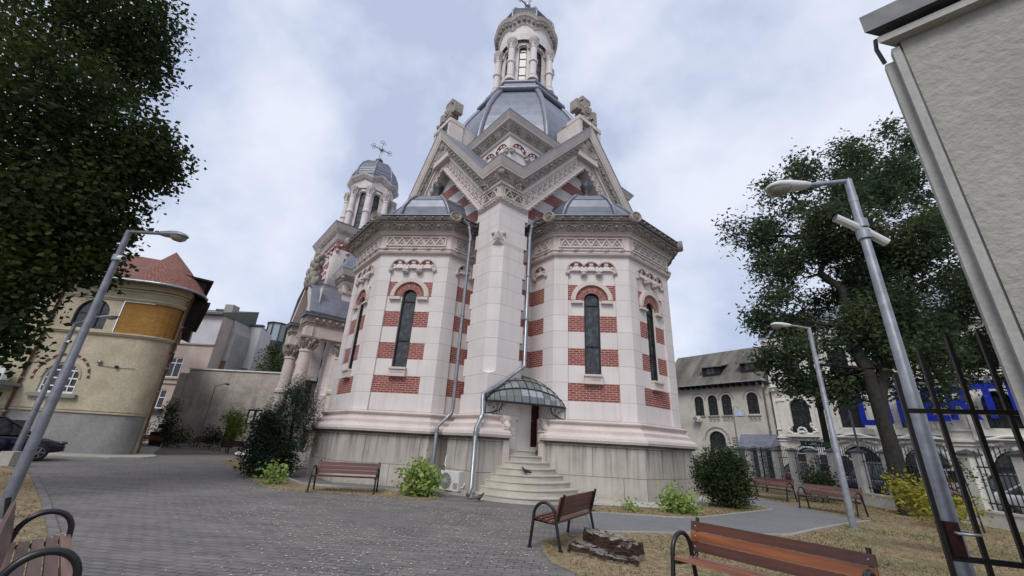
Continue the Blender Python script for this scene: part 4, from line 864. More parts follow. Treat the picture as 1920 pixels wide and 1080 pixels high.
strip(kb, [(-17.2, 15.3), (-13.94, 13.4), (-9.4, 9.48), (-7.2, 7.52), (-6.07, 6.51), (-4.86, 5.4), (-4.1, 3.2)], .12, -.02, .05, PAVE)
kb.build('kerb')['kind'] = 'structure'
# dry grass blades and fallen petals near the camera
def inpoly(x, y, P):
    c = False; j = len(P)-1
    for i in range(len(P)):
        if (P[i][1] > y) != (P[j][1] > y) and x < (P[j][0]-P[i][0])*(y-P[i][1])/(P[j][1]-P[i][1])+P[i][0]: c = not c
        j = i
    return c
GRASS = leafm('dry_grass_blade', (.34, .25, .15), (.24, .185, .10), (.085, .125, .035), .1)
def grass(poly, n, box, hmax, z0):
    vs = []; fs = []
    k = 0
    while k < n:
        x = random.uniform(box[0], box[1]); y = random.uniform(box[2], box[3])
        if not inpoly(x, y, poly): n -= 1; continue
        if random.random() > .45+.55*math.sin(x*2.1+1.3*math.sin(y*1.7)): 
            hh = hmax*.4
        else: hh = hmax
        h = hh*random.uniform(.4, 1); a = random.uniform(0, 2*PI); w_ = .006+.004*random.random()+y*.0006; dx, dy = math.cos(a)*w_, math.sin(a)*w_; lx, ly = random.uniform(-1, 1)*h*.8, random.uniform(-1, 1)*h*.8
        i = len(vs); vs += [(x-dx, y-dy, z0), (x+dx, y+dy, z0), (x+lx, y+ly, z0+h)]; fs.append((i, i+1, i+2)); k += 1
    return vs, fs
GV, GF = [], []
LAWNR = [(1.05, -6), (15.5, -6), (14.9, 12), (15.6, 22), (11, 22), (10.9, 13.2), (7.8, 11), (6.5, 10.1), (4, 9.6), (1.95, 9.3), (1.2, 8.7), (.8, 8.2), (.78, 7.5), (.86, 6.9), (1.15, 6.4)]
LAWNL = [(-13.94, 13.2), (-9.4, 9.4), (-7.2, 7.4), (-6.1, 6.45), (-4.9, 5.4), (-4.2, 3.2), (-6, 2), (-20, 12), (-17.2, 15)]
for poly, n, bx_, h, z in ((LAWNR, 60000, (.7, 14.8, 3, 20), .05, .02), (ISL2, 9000, (2.4, 9, 11.8, 17), .06, .04), (ISL1, 14000, (-15, -1.5, 12.5, 24), .06, .022), (LAWNL, 22000, (-18, -4, 3, 14), .05, .022)):
    v, f = grass(poly, n, bx_, h, z); o_ = len(GV); GV += v; GF += [tuple(o_+i for i in t_) for t_ in f]
me = bpy.data.meshes.new('grass'); me.from_pydata(GV, [], GF); me.materials.append(GRASS); gobj = bpy.data.objects.new('dry_grass', me); COL.objects.link(gobj); gobj['kind'] = 'stuff'; tag(gobj, 'dry straw coloured grass blades on the lawns', 'grass')
PET = plain('dry_petal', (.55, .50, .40), .8, var=.3, scale=20)
pm = MB()
for _ in range(5200):
    y = 4.5+11*random.random()**.9; x = random.gauss(-1.6, 2.6)*(y/11)
    if random.random() < .15: x = random.uniform(-8, .6)
    if math.sin(x*1.3+2*math.sin(y*.8))+.6*math.sin(y*1.9+x*.7) < random.uniform(-1.3, .9): continue
    if x > .7 or (y > 12.3 and x > -1.6 and y > 12.2): continue
    s_ = random.uniform(.008, .020)*(1+.05*y); a = random.uniform(0, PI); c_, n_ = math.cos(a)*s_, math.sin(a)*s_; z = .012+random.random()*.004
    pm.face([(x-c_, y-n_, z), (x+n_*.6, y-c_*.6, z+.003), (x+c_, y+n_, z), (x-n_*.6, y+c_*.6, z+.004)], PET)
p_ = pm.build('fallen_petals'); tag(p_, 'pale petals and leaf scraps scattered over the clay paving', 'petals', kind='stuff')
# ================================================================ FOLIAGE
def leaves(lobes, size, mat, name, parent, aspect=.55, droop=.3, clump=9, seed=1, tri=False):
    r = np.random.default_rng(seed); V = []; 
    for (x, y, z, rx, ry, rz, n) in lobes:
        nc = max(1, n//clump); d = r.normal(size=(nc, 3)); d /= np.linalg.norm(d, axis=1)[:, None]; rad_ = r.random(nc)**.42
        C = d*rad_[:, None]*np.array([rx, ry, rz])+np.array([x, y, z])
        C = np.repeat(C, clump, 0)+r.normal(size=(nc*clump, 3))*size*1.5
        N = len(C); a = r.normal(size=(N, 3)); a[:, 2] = a[:, 2]*.5-droop; a /= np.linalg.norm(a, axis=1)[:, None]
        b = r.normal(size=(N, 3)); b -= a*(a*b).sum(1)[:, None]; b /= np.linalg.norm(b, axis=1)[:, None]
        s = size*(.6+.8*r.random(N))[:, None]
        V.append(np.stack([C-a*s*.5, C+b*s*aspect*.5, C+a*s*.5, C-b*s*aspect*.5], 1))
    V = np.concatenate(V).reshape(-1, 3); N = len(V)//4
    me = bpy.data.meshes.new(name); me.vertices.add(4*N); me.vertices.foreach_set('co', V.ravel()); me.loops.add(4*N); me.loops.foreach_set('vertex_index', np.arange(4*N)); me.polygons.add(N); me.polygons.foreach_set('loop_start', np.arange(0, 4*N, 4)); me.update(calc_edges=True); me.validate()
    me.materials.append(mat); o = bpy.data.objects.new(name, me); COL.objects.link(o); o.parent = parent; return o
def limb_tree(mb, base, top, r0, r1, m, n=7, wob=.15):
    b, t_ = Vector(base), Vector(top); pts = []
    for k in range(n+1): 
        q = b.lerp(t_, k/n); j = wob*math.sin(PI*k/n); pts.append(q+Vector((random.uniform(-j, j), random.uniform(-j, j), 0)))
    mb.tube(pts, [r0+(r1-r0)*k/n for k in range(n+1)], m, 8); return pts
LF_L = leafm('deep_green_leaf', (.012, .022, .009), (.035, .055, .017), (.062, .08, .02), .25)
LF_R = leafm('acacia_green_leaf', (.022, .042, .022), (.058, .088, .045), (.095, .115, .05), .3)
LF_Y = leafm('yellow_green_leaf', (.20, .21, .035), (.38, .32, .05), (.12, .17, .03)); LF_LIME = leafm('lime_leaf', (.16, .24, .06), (.32, .40, .13), (.22, .33, .08)); LF_DK = leafm('dark_shrub_leaf', (.015, .028, .012), (.035, .055, .02), tr=.1)
LF_TH = leafm('blackish_thuja_leaf', (.008, .016, .010), (.02, .035, .018), tr=.05); LF_PI = leafm('pine_needle', (.014, .03, .018), (.035, .06, .032), tr=.05); LF_BL = leafm('blue_spruce_needle', (.05, .08, .085), (.10, .14, .145), tr=.05); LF_RD = leafm('red_brown_leaf', (.06, .028, .015), (.12, .06, .025)); LF_MA = leafm('light_green_leaf', (.07, .12, .02), (.14, .20, .04), (.10, .16, .03)); LF_SH = leafm('mid_green_shrub_leaf', (.03, .055, .015), (.07, .10, .03), (.05, .08, .025), tr=.1)
def plant(name, label, cat, x, y, lobes, size, mat, seed, stems=3, h=None, group=None, r=.03, aspect=.55, droop=.3, trunk=None, clump=9, crown='foliage'):
    th = thing(name, label, cat, (x, y, 0), 0, group); mb = MB(); H = h or max(l[2] for l in lobes)
    if trunk: mb.tube(trunk, [r*(1-.5*k/(len(trunk)-1)) for k in range(len(trunk))], BARK, 7); top = Vector(trunk[-1])
    else: top = Vector((0, 0, .05))
    for k in range(stems):
        l = lobes[k % len(lobes)]; limb_tree(mb, top, (l[0]*.8, l[1]*.8, l[2]), r*.6, r*.15, BARK, 5, .04)
    mb.build('trunk' if trunk else 'stems', th); leaves(lobes, size, mat, crown, th, aspect, droop, clump, seed); return th
# ================================================================ BENCHES
def make_bench(name, label, loc, rz, slat=WOOD, group='slatted park benches', L=1.85, seat=5, back=3, bin_=None):
    """local: length along x, sitter faces -y"""
    th = thing(name, label, 'bench', (loc[0], loc[1], .02), rz, group)
    for s_ in (-1, 1):
        x = s_*(L/2-.03); m = MB()
        m.tube([(x, -.36, 0), (x, -.30, .42)]+[(x, -.093-.200*math.cos(a_), .475+.205*math.sin(a_)) for a_ in np.linspace(.05, PI-.05, 15)]+[(x, .12, .40), (x, .20, 0)], .026, BLACKM, 12)
        m.box(x-.03, x+.03, -.40, -.32, 0, .012, BLACKM); m.box(x-.03, x+.03, .16, .24, 0, .012, BLACKM)
        m.build('side_frame', th); k = MB()
        xi = x-s_*.045; k.tube([(xi, -.30, .405), (xi, -.05, .385), (xi, .08, .385), (xi, .135, .43), (xi, .17, .52), (xi, .25, .83)], .022, BLACKM, 8); k.tube([(x, -.29, .40), (xi, -.29, .40)], .015, BLACKM, 6); k.build('slat_support', th)
    for i in range(seat):
        y = -.265+i*.092; m = MB(); zz = .425-.012*min(i, 3)
        m.box(-L/2+.02, L/2-.02, y-.040, y+.040, zz, zz+.032, WOOD_SKY if slat is WOOD else slat); 
        for s_ in (-1, 1): m.lathe((s_*(L/2-.075), y, zz+.032), [(.011, 0), (.009, .005), (0, .007)], PIPE, 8)
        m.build('seat_slat', th)
    for i in range(back):
        t0 = .525+i*.107; a = math.atan2(.08, .31); m = MB()
        def P(x, s_, o): return (x, .165+(s_-.525)*math.sin(a)-o*math.cos(a)-.01, s_*1.0+o*math.sin(a)*.2)
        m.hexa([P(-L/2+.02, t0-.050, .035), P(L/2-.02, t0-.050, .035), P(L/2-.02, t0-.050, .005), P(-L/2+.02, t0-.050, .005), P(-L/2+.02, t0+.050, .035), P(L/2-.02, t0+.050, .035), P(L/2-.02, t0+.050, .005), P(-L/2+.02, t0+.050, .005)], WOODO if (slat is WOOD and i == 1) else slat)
        for s_ in (-1, 1): m.lathe(P(s_*(L/2-.075), t0, .035), [(.012, 0), (.010, .005), (0, .007)], PIPE, 8, axis=(0, -1, .2))
        m.build('back_slat', th)
    return th
def facing(fx, fy): return math.atan2(fy, fx)+PI/2      # local -y turned to the facing direction
make_bench('park_bench', 'warm brown slatted bench nearest the camera at bottom right, seen from the front', (2.83, 4.93), facing(-.80, -.60), WOOD)
make_bench('park_bench', 'greyish brown bench cut by the left edge, with black hoop arms near the left lamp', (-4.02, 4.08), facing(.69, .72), WOODP, L=2.0)
make_bench('park_bench', 'bench seen from behind next to the tree stump, at the clay paving edge', (1.27, 8.33), facing(-.86, .51), WOODR, L=1.75)
make_bench('park_bench', 'reddish brown bench in front of the church plinth, left of the lime green shrub', (-4.66, 13.36), facing(.12, -.99), WOODR, L=1.9)
make_bench('park_bench', 'farther bench on the right lawn, between the round dark shrub and the fence shrubs', (11.35, 18.45), facing(-.93, -.36), WOODP, L=1.75)
make_bench('park_bench', 'bench beside the slim lamp post on the right lawn, in front of the white fence', (11.15, 14.95), facing(-.90, -.42), WOODP, L=1.8)
make_bench('park_bench', 'reddish bench at the corner of the yellow house with a bin under its arm', (-26.2, 32.2), facing(.3, -.95), WOODR)
make_bench('park_bench', 'small red brown bench standing against the grey rendered wall', (-24.3, 35.6), facing(.25, -.97), WOODR)
make_bench('park_bench', 'dark bench turned away behind the small light green maple', (-18.9, 30.6), facing(.2, .98), WOODD)
make_bench('park_bench', 'bench mostly hidden behind the dark conifer, far back against the grey wall', (-17.2, 35.4), facing(-.2, -.98), WOODD)
# ================================================================ LAMPS
def lamp(name, label, x, y, H, r0, d, arm, head, rise=.0, mat=POLE, group='street lamps on the church court', extra=None, lean=(0, 0)):
    th = thing(name, label, 'street lamp', (x, y, 0), 0, group); d = Vector((*d, 0)).normalized(); m = MB(); T = Vector((lean[0], lean[1], H))
    m.tube([(0, 0, 0), T*.45, T*.452, T*.98, T], [r0, r0*.86, r0*.80, r0*.62, r0*.62], mat, 14); m.lathe((0, 0, 0), [(r0*1.9, 0), (r0*1.9, .02), (r0*1.1, .03)], mat, 12)
    m.lathe(tuple(T*.93), [(r0*.68, 0), (r0*.68, .10)], mat, 12); m.build('pole', th)
    e = T+d*arm+Vector((0, 0, rise)); m = MB(); m.tube([T-Vector((0, 0, .06)), T+d*.05+Vector((0, 0, -.02)), e], r0*.42, mat, 8); m.build('arm', th)
    m = MB(); n = Vector((-d.y, d.x, 0)); up = Vector((0, 0, 1)); dr_ = (d*1+Vector((0, 0, rise/max(arm, .1)*.4-.06))).normalized()
    sec = []
    for t, w_, h0, h1 in ((0, .045, -.03, .03), (.12, .075, -.05, .05), (.5, .115, -.06, .085), (.8, .13, -.03, .085), (.95, .09, -.02, .05), (1, .03, 0, .02)):
        c = e+dr_*head*t; sec.append([tuple(c+n*a+up*b) for a, b in ((-w_, 0), (-w_*.8, h1*.7), (0, h1), (w_*.8, h1*.7), (w_, 0), (w_*.75, h0*.8), (0, h0), (-w_*.75, h0*.8))])
    m.loft(sec, PLAST if mat is POLE else GALV, True, True, cap=True); hd = m.build('lamp_head', th)
    m = MB(); sec = []
    for t, w_, h0 in ((.48, .09, 0), (.55, .10, -.085), (.75, .11, -.11), (.9, .08, -.08), (.97, .04, -.0)):
        c = e+dr_*head*t-up*.03; sec.append([tuple(c+n*w_*math.cos(a)+up*h0*math.sin(a)) for a in np.linspace(0, PI, 8)])
    m.loft(sec, LGL, False, True); m.build('lamp_glass', hd)
    if extra:
        for (h_, dx, dy, L_, tilt) in extra:
            m = MB(); c = T*(h_/H)+Vector((dx, dy, 0))*.12; a = Vector((dx*math.cos(tilt), dy*math.cos(tilt), math.sin(tilt))); m.tube([c-a*L_*.5, c+a*L_*.5], .055, PLAST, 10, smooth=False); m.tube([c+a*L_*.5, c+a*(L_*.5+.01)], .045, PLASTD, 10); m.lathe(tuple(T*(h_/H)-Vector((0, 0, .05))), [(r0*1.0, 0), (r0*1.0, .12)], GALV, 10); m.build('security_camera', th)
    return th
t = NT('lamp_cover_glass', .2, 0, .6); t.color((.20, .18, .15)); LGL = t.m
lamp('street_lamp', 'thick galvanised lamp post at right with two tube cameras clamped below its arm', 4.68, 4.67, 5.35, .080, (-1, .05), .55, .62, -.10, POLE, extra=[(4.62, -1, .1, .42, .55), (4.45, 1, -.1, .34, -.65)], lean=(.02, 0))
lamp('street_lamp', 'largest lamp post on the left, crossing the yellow house with its head against the sky', -8.2, 7.66, 5.40, .086, (1, 0), .64, .62, -.02, POLED, extra=[(4.75, 1, -.3, .16, -.2)])
lamp('street_lamp', 'second lamp post on the left, behind the largest one, before the dark car', -18.05, 16.4, 5.35, .11, (1, .1), .75, .75, .32, POLED, extra=[(4.55, 1, -.4, .3, -.1)])
lamp('street_lamp', 'slim galvanised lamp post in the middle of the right lawn beside the path edge', 9.13, 11.66, 5.38, .085, (-1, .0), .55, .60, .04, POLE)
lamp('street_lamp', 'thin grey lamp post far back before the rendered wall', -24.9, 35.5, 4.9, .05, (1, .1), .55, .55, .22, POLED)
# ================================================================ TREES AND PLANTS
TL = [(-2.81, 0.5, 12.7, 3.14, 2.88, 2.61, 2600), (-0.75, 1.1, 13.82, 1.69, 1.6, 1.5, 1500), (0.24, 0.5, 9.31, 2.24, 2.14, 2.04, 2200), (0.25, 1.5, 12.54, 0.8, 0.96, 1.12, 450), (1.93, 1.1, 8.63, 1.07, 1.06, 1.05, 1000), (2.35, 1.3, 8.83, 0.6, 0.81, 0.9, 300), (1.22, 0.5, 6.44, 1.62, 1.59, 1.57, 1900), (1.80, 0.9, 6.73, 0.8, 1.1, 1.3, 900), (1.95, 1.1, 5.5, 0.6, 0.81, 0.65, 420), (1.5, 0.3, 4.3, 0.75, 1.0, .95, 600), (2.0, 0.1, 3.1, 0.6, 0.61, 0.55, 260), (-0.61, 0.0, 7.57, 1.75, 3.21, 4.67, 2200), (0.07, 1.5, 14.84, 0.66, 0.92, 1.19, 300)]
tl_ = thing('linden_tree', 'tall dark broadleaf tree whose crown fills the upper left of the picture', 'tree', (-13, 8.5, 0))
mb = MB(); tp = limb_tree(mb, (0, 0, -.05), (-.3, .3, 6), .32, .2, BARK, 8, .12)
for l in TL[:12]: limb_tree(mb, tp[4+TL.index(l) % 4], (l[0]*.85, l[1]*.85, l[2]), .11, .03, BARK, 6, .25)
mb.build('trunk', tl_); leaves([(a, b, c, d*1.03, e_, f*1.03, int(n*4.2)) for a, b, c, d, e_, f, n in TL], .135, LF_L, 'crown', tl_, .72, .25, 9, 3)
TRL = [(7.61, 2.8, 17.47, 2.85, 2.38, 1.9, 1500), (9.88, 3.3, 19.78, 1.11, 1.14, 1.17, 200), (3.5, 2.8, 16.65, 2.52, 1.96, 1.4, 1200), (0.76, 2.8, 15.58, 1.46, 1.42, 1.38, 600), (-1.68, 2.8, 12.29, 1.32, 1.07, 0.81, 350), (0.28, 2.8, 12.41, 1.66, 1.48, 1.31, 600), (0.19, 2.3, 9.8, 2.31, 2.1, 1.89, 1500), (4.07, 2.3, 12.68, 3.25, 2.91, 2.57, 2300), (9.94, 3.8, 14.24, 2.53, 2.98, 3.44, 2000), (-1.83, 1.8, 7.64, 1.44, 1.23, 1.01, 560), (0.98, 1.8, 7.3, 2.87, 2.31, 1.76, 2300), (6.25, 2.8, 8.69, 2.84, 2.78, 2.72, 2300), (9.94, 3.8, 8.67, 2.43, 2.21, 1.99, 1400), (-1.23, 1.3, 5.41, 1.68, 1.31, 0.94, 900), (0.03, 0.8, 4.96, 1.29, 1.21, 1.0, 600), (3.87, 1.8, 5.0, 1.01, 1.22, .8, 300), (9.27, 3.8, 6.21, 1.81, 1.38, 0.95, 600), (3.2, 1.8, 9.23, 2.23, 2.03, 1.83, 1300)]
tr_ = thing('acacia_tree', 'large airy tree with forked trunk on the right lawn, feathery leaves in drooping tiers', 'tree', (13.9, 15.2, 0))
mb = MB(); tp = limb_tree(mb, (0, 0, -.05), (.15, .25, 5.0), .27, .21, BARK, 8, .06); tp2 = limb_tree(mb, tp[5], (2.2, 1.2, 8.5), .22, .14, BARK, 6, .1); tp3 = limb_tree(mb, tp[8], (.6, 1.6, 11.5), .24, .1, BARK, 7, .3)
ALLP = tp[5:]+tp2[2:]+tp3[1:]
for l in TRL:
    q = min(ALLP, key=lambda p: (Vector(l[:3])-p).length+.8*max(0, p.z-l[2])); pts = limb_tree(mb, q, (l[0], l[1], l[2]), .10, .03, BARK, 6, .3)
    for k in range(5):
        d = Vector((random.gauss(0, 1), random.gauss(0, 1), random.gauss(.1, .5))).normalized(); p = pts[3+k % 4]; mb.tube([p, p+Vector((d.x*l[3], d.y*l[4], d.z*l[5]))*.45+Vector((0, 0, .1)), p+Vector((d.x*l[3], d.y*l[4], d.z*l[5]))*.85], [.03, .018, .008], BARK, 5, False)
mb.build('trunk', tr_)
sub = []
TRL += [(1.6, .3, 8.6, 1.3, .9, 1.1, 900), (.9, .2, 11.4, 1.5, .9, 1.2, 1000), (2.6, .6, 14.2, 1.7, 1.2, 1.3, 1000), (.7, .1, 6.3, .9, .7, .7, 450), (3.2, 0, 11.0, 1.4, .9, 1.1, 900), (3.0, .4, 6.6, 1.1, .8, .9, 500)]
rr = random.Random(5)
for (x, y, z, a, b, c, n) in TRL:      # tiers: flat drooping pads inside each lobe
    k = max(4, int(a*5.2))
    for _ in range(k):
        th_, u_ = rr.uniform(0, 2*PI), rr.uniform(.25, 1)**.5; zz = rr.uniform(-.95, .95); q = math.sqrt(max(.05, 1-zz*zz))
        sub.append((x+a*u_*q*math.cos(th_)*.95, y+b*u_*q*math.sin(th_)*.95, z+c*zz, .60, .60, .21, int(n*4.2/k)))
leaves(sub, .20, LF_R, 'crown', tr_, .42, .5, 7, 5)
# more crowns behind at right edge
t2 = thing('acacia_tree', 'second feathery tree behind, between the big forked tree and the stucco wall at right', 'tree', (24.5, 16.5, 0))
mb = MB(); tp = limb_tree(mb, (0, 0, -.05), (.4, .3, 7.5), .32, .16, BARK, 7, .2); sub = []
for _ in range(46):
    a, u_ = rr.uniform(0, 2*PI), rr.random()**.5; z = rr.uniform(6.6, 12.); q = 4.3*math.sqrt(max(.1, 1-((z-9)/4.0)**2)); p = (q*u_*math.cos(a), q*u_*math.sin(a), z); sub.append((*p, .9, .9, .36, 420))
    if _ % 3 == 0: limb_tree(mb, tp[4+_ % 4], p, .07, .02, BARK, 5, .2)
mb.build('trunk', t2); leaves(sub, .24, LF_R, 'crown', t2, .42, .5, 7, 8)
plant('thuja_bush', 'dense blackish green conifer bush at the left end of the church island', 'shrub', -8.75, 16.35, [(.0, 0, .75, .88, .9, .80, 8500), (-.22, 0, 1.5, .60, .6, .55, 3800), (.3, 0, .45, .78, .8, .48, 3000), (-.38, 0, 1.95, .34, .34, .34, 1000)], .10, LF_TH, 11, aspect=.45, droop=-.3)
plant('pine_tree', 'small shaggy pine rising behind the dark conifer bush before the porch columns', 'tree', -8.6, 17.6, [(-.22, 0, 3.3, .34, .34, .34, 1700), (-.25, 0, 2.9, .55, .5, .3, 2200), (-.75, 0, 2.35, .48, .5, .30, 2000), (.25, 0, 2.5, .5, .5, .35, 2200), (-.3, 0, 1.9, .8, .7, .4, 3200), (.30, 0, 2.0, .38, .5, .36, 1200), (.25, 0, 1.3, .55, .6, .35, 1500), (.85, 0, 1.35, .2, .3, .12, 250)], .16, LF_PI, 12, trunk=[(0, 0, 0), (-.1, 0, 1.5), (-.2, 0, 3.1)], r=.07, aspect=.09, droop=-.6)
plant('garden_shrub', 'lime green leafy shrub beside the air conditioner and the church steps', 'shrub', -2.45, 13.42, [(0, 0, .42, .42, .38, .36, 700), (.28, .0, .35, .22, .25, .3, 240), (-.3, 0, .28, .2, .2, .2, 150), (0, 0, .62, .28, .25, .2, 200)], .125, LF_LIME, 13, aspect=.85, group=None, clump=4)
plant('garden_shrub', 'small lime green shrub in front of the dark conifer bush', 'shrub', -7.25, 14.3, [(0, 0, .25, .34, .3, .24, 260), (-.15, 0, .38, .2, .2, .14, 80)], .10, LF_LIME, 14, aspect=.8, clump=4)
plant('garden_shrub', 'lime green shrub at the foot of the right plinth beside the round dark shrub', 'shrub', 4.98, 12.72, [(0, 0, .26, .36, .3, .25, 520), (.3, 0, .16, .22, .2, .16, 160), (-.15, 0, .42, .18, .2, .12, 120)], .11, LF_LIME, 15, aspect=.8, clump=4)
plant('garden_shrub', 'tiny yellow green plant alone in the narrow grass strip by the path', 'shrub', 3.62, 12.5, [(0, 0, .14, .17, .15, .12, 220)], .08, LF_LIME, 16, aspect=.6, clump=4)
plant('round_shrub', 'large round dark green shrub right of the church plinth', 'shrub', 7.32, 14.5, [(0, 0, .98, .88, .8, .84, 8000), (.25, 0, .55, .62, .6, .5, 3000), (-.45, 0, .9, .42, .5, .5, 1600), (.4, 0, 1.35, .45, .45, .35, 1400)], .085, LF_DK, 17, aspect=.5, droop=-.2, stems=6, r=.04)
plant('olive_shrub', 'feathery grey green shrub behind the round dark shrub', 'shrub', 9.6, 19.5, [(-.3, 0, 1.2, .9, .6, .9, 1100), (.4, 0, 1.5, .7, .6, .8, 800)], .11, LF_SH, 18, aspect=.2, droop=-.4)
plant('wiry_shrub', 'wiry dark red shrub behind the right corner of the church', 'shrub', 7.9, 18.6, [(0, 0, .9, .5, .6, 1.0, 450), (-.1, 0, 2.0, .22, .3, .7, 160)], .08, LF_RD, 19, aspect=.35, stems=9)
plant('blue_spruce', 'young blue spruce behind the far bench on the right lawn', 'tree', 13.4, 22.2, [(0, 0, .5, .95, .9, .25, 900), (0, 0, .9, .75, .7, .25, 800), (0, 0, 1.3, .5, .5, .22, 600), (0, 0, 1.65, .28, .28, .2, 350), (0, 0, 2.0, .10, .1, .3, 160)], .12, LF_BL, 20, trunk=[(0, 0, 0), (0, 0, 2.1)], r=.05, aspect=.12, droop=0)
plant('leafy_shrub', 'leafy mid green shrub between the two right benches, against the fence', 'shrub', 13.0, 17.9, [(0, 0, 1.0, .62, .55, .55, 800), (.35, 0, .75, .5, .5, .4, 500), (-.2, 0, .55, .5, .5, .3, 350)], .10, LF_DK, 21, stems=4)
plant('leafy_shrub', 'small dark leafy shrub behind the slim lamp post by the fence', 'shrub', 14.0, 15.4, [(0, 0, 1.15, .55, .5, .42, 600), (.3, 0, .8, .4, .4, .3, 300)], .09, LF_DK, 22, stems=2, trunk=[(0, 0, 0), (.02, 0, .6)])
plant('yellow_shrub', 'young tree with yellow green leaves leaning left of the big lamp post', 'shrub', 9.0, 8.95, [(-.15, .0, .85, .42, .36, .28, 520), (-.55, .1, 1.02, .32, .34, .30, 480), (-.75, .1, 1.2, .24, .3, .18, 220), (.25, 0, .85, .38, .3, .17, 300), (-.45, 0, .85, .3, .3, .2, 220)], .075, LF_Y, 23, trunk=[(0, 0, 0), (-.02, .02, .35), (-.08, .02, .68)], r=.028, aspect=.6, stems=4)
plant('red_leaf_shrub', 'reddish brown shrub at the foot of the forked tree', 'shrub', 12.2, 12.4, [(0, 0, .9, .55, .5, .5, 520), (.2, 0, 1.3, .3, .35, .3, 200)], .085, LF_RD, 24)
plant('sapling', 'thin staked sapling with sparse leaves in front of the fence at right', 'tree', 13.0, 12.1, [(0, 0, 1.45, .35, .3, .2, 50), (-.1, 0, 1.75, .3, .25, .2, 40), (.35, 0, 1.3, .25, .2, .15, 36)], .09, LF_SH, 25, trunk=[(0, 0, 0), (-.03, 0, .8), (-.1, 0, 1.9)], r=.022, stems=3, clump=3)
plant('small_maple', 'small light green maple on the round grass patch before the back wall', 'tree', -18.4, 29.3, [(0, 0, 2.05, .85, .8, .55, 1100), (-.35, 0, 2.35, .6, .6, .4, 500), (.3, 0, 1.5, .6, .6, .4, 500), (.0, 0, 1.2, .45, .4, .3, 200)], .12, LF_MA, 26, trunk=[(0, 0, 0), (.02, 0, .6), (0, 0, 1.2)], r=.05)
plant('rose_bush', 'dark rose bush left in the back bed, with one pink flower', 'shrub', -24.6, 33.0, [(0, 0, .8, 1.1, .8, .65, 1100), (-.7, 0, .6, .6, .6, .5, 400)], .12, LF_DK, 27)
plant('rose_bush', 'round dark rose bush right in the back bed, beside the small red bench', 'shrub', -22.4, 33.3, [(0, 0, .9, .85, .8, .75, 1200), (.5, 0, .7, .5, .5, .4, 300)], .12, LF_DK, 28)
plant('climbing_ivy', 'tall green ivy column at the far corner of the yellow house', 'shrub', -26.9, 34.2, [(0, 0, 1.2, .9, .5, 1.2, 1200), (.0, 0, 2.6, .6, .5, .9, 700)], .15, LF_SH, 29)
plant('backyard_tree', 'green tree above the back wall beside the grey firewall', 'tree', -25.6, 44.5, [(0, 0, 8, 1.6, 1.5, 2.0, 1700), (.9, 0, 6.6, 1.3, 1.3, 1.6, 1100), (-.5, 0, 9.8, .8, .8, .8, 350)], .24, LF_SH, 30, trunk=[(0, 0, 0), (0, 0, 6)], r=.2)
fl = MB(); 
for k in range(5): fl.blob((-24.75+random.uniform(-.07, .07), 32.35, 1.55+random.uniform(-.05, .05)), .07, plain('pink_petal', (.5, .06, .16)) if k == 0 else MATS['pink_petal'], 1, .3)
fo = fl.build('rose_flower'); tag(fo, 'pink rose flower on the left back bush', 'flower')
# ================================================================ TREE STUMP
stp = thing('tree_stump', 'split weathered tree stump with grey top and dark rotten side in the dry lawn', 'tree stump', (1.75, 7.65, .02))
t = NT('weathered_stump_wood', .95); g_ = t.rmap(t.noise(1, vec=t.uv((4, 4, 22), obj=True), detail=5, rough=.7), .3, .7); cc = t.mix(g_, (.10, .085, .075), (.40, .37, .335)); t.color(t.mix(t.rmap(t.noise(4.), .5, .62), cc, (.035, .02, .014))); t.bump(g_, .9, .05); STW = t.m
t = NT('rotten_brown_wood', .95); g_ = t.rmap(t.noise(1, vec=t.uv((9, 9, 30), obj=True), detail=5, rough=.7), .35, .65); t.color(t.mix(g_, (.02, .013, .010), (.13, .075, .045))); t.bump(g_, .9, .05); ROT = t.m
def chunk(cx, cy, poly, h0, h1, nm, ca=0.):
    m = MB(); poly = [(x*random.uniform(.78, 1.2), y*random.uniform(.78, 1.2)) for x, y in poly for _ in (0, 1)]; n = len(poly); rings = []; hj = [random.uniform(.72, 1.12) for _ in poly]
    for k, (s_, hh) in enumerate(((1.12, 0), (1.03, .35), (1.0, .75), (.97, 1.0))):
        rings.append([(cx+x*s_*random.uniform(.93, 1.07), cy+y*s_*random.uniform(.93, 1.07), (h0 if x < 0 else h1)*hh*hj[len(rings[-1]) if False else poly.index((x, y))]-(.03 if k == 0 else 0)) for x, y in poly])
    m.loft(rings, [STW, ROT, ROT], True); c = (cx, cy, (h0+h1)/2*.97)
    for i in range(n):
        a, b = rings[-1][i], rings[-1][(i+1) % n]; mid = tuple((Vector(a)+Vector(b))/2*.5+Vector(c)*.5+Vector((0, 0, random.uniform(-.02, .02)))); m.face([a, b, mid], STW); m.face([b, c, mid], STW); m.face([c, a, mid], STW)
    m.build(nm, stp)
def ngon(a, b, n=13, rot=0.): return [((a*math.cos(t_)*random.uniform(.85, 1.12))*math.cos(rot)-(b*math.sin(t_)*random.uniform(.8, 1.15))*math.sin(rot), (a*math.cos(t_))*math.sin(rot)+(b*math.sin(t_))*math.cos(rot)) for t_ in np.linspace(0, 2*PI, n+1)[:-1]]
chunk(.12, .02, ngon(.48, .20, 15, -.85), .27, .24, 'wood_chunk'); chunk(.30, -.33, ngon(.20, .17), .20, .24, 'wood_chunk'); chunk(-.28, -.28, ngon(.34, .12, 13, -.75), .12, .10, 'wood_chunk'); chunk(-.36, .02, ngon(.22, .11, 11, -.5), .13, .11, 'wood_chunk'); chunk(.18, .62, ngon(.2, .1, 11, -.3), .07, .06, 'wood_chunk'); chunk(0, -.52, ngon(.36, .10, 13, -.55), .08, .07, 'wood_chunk')
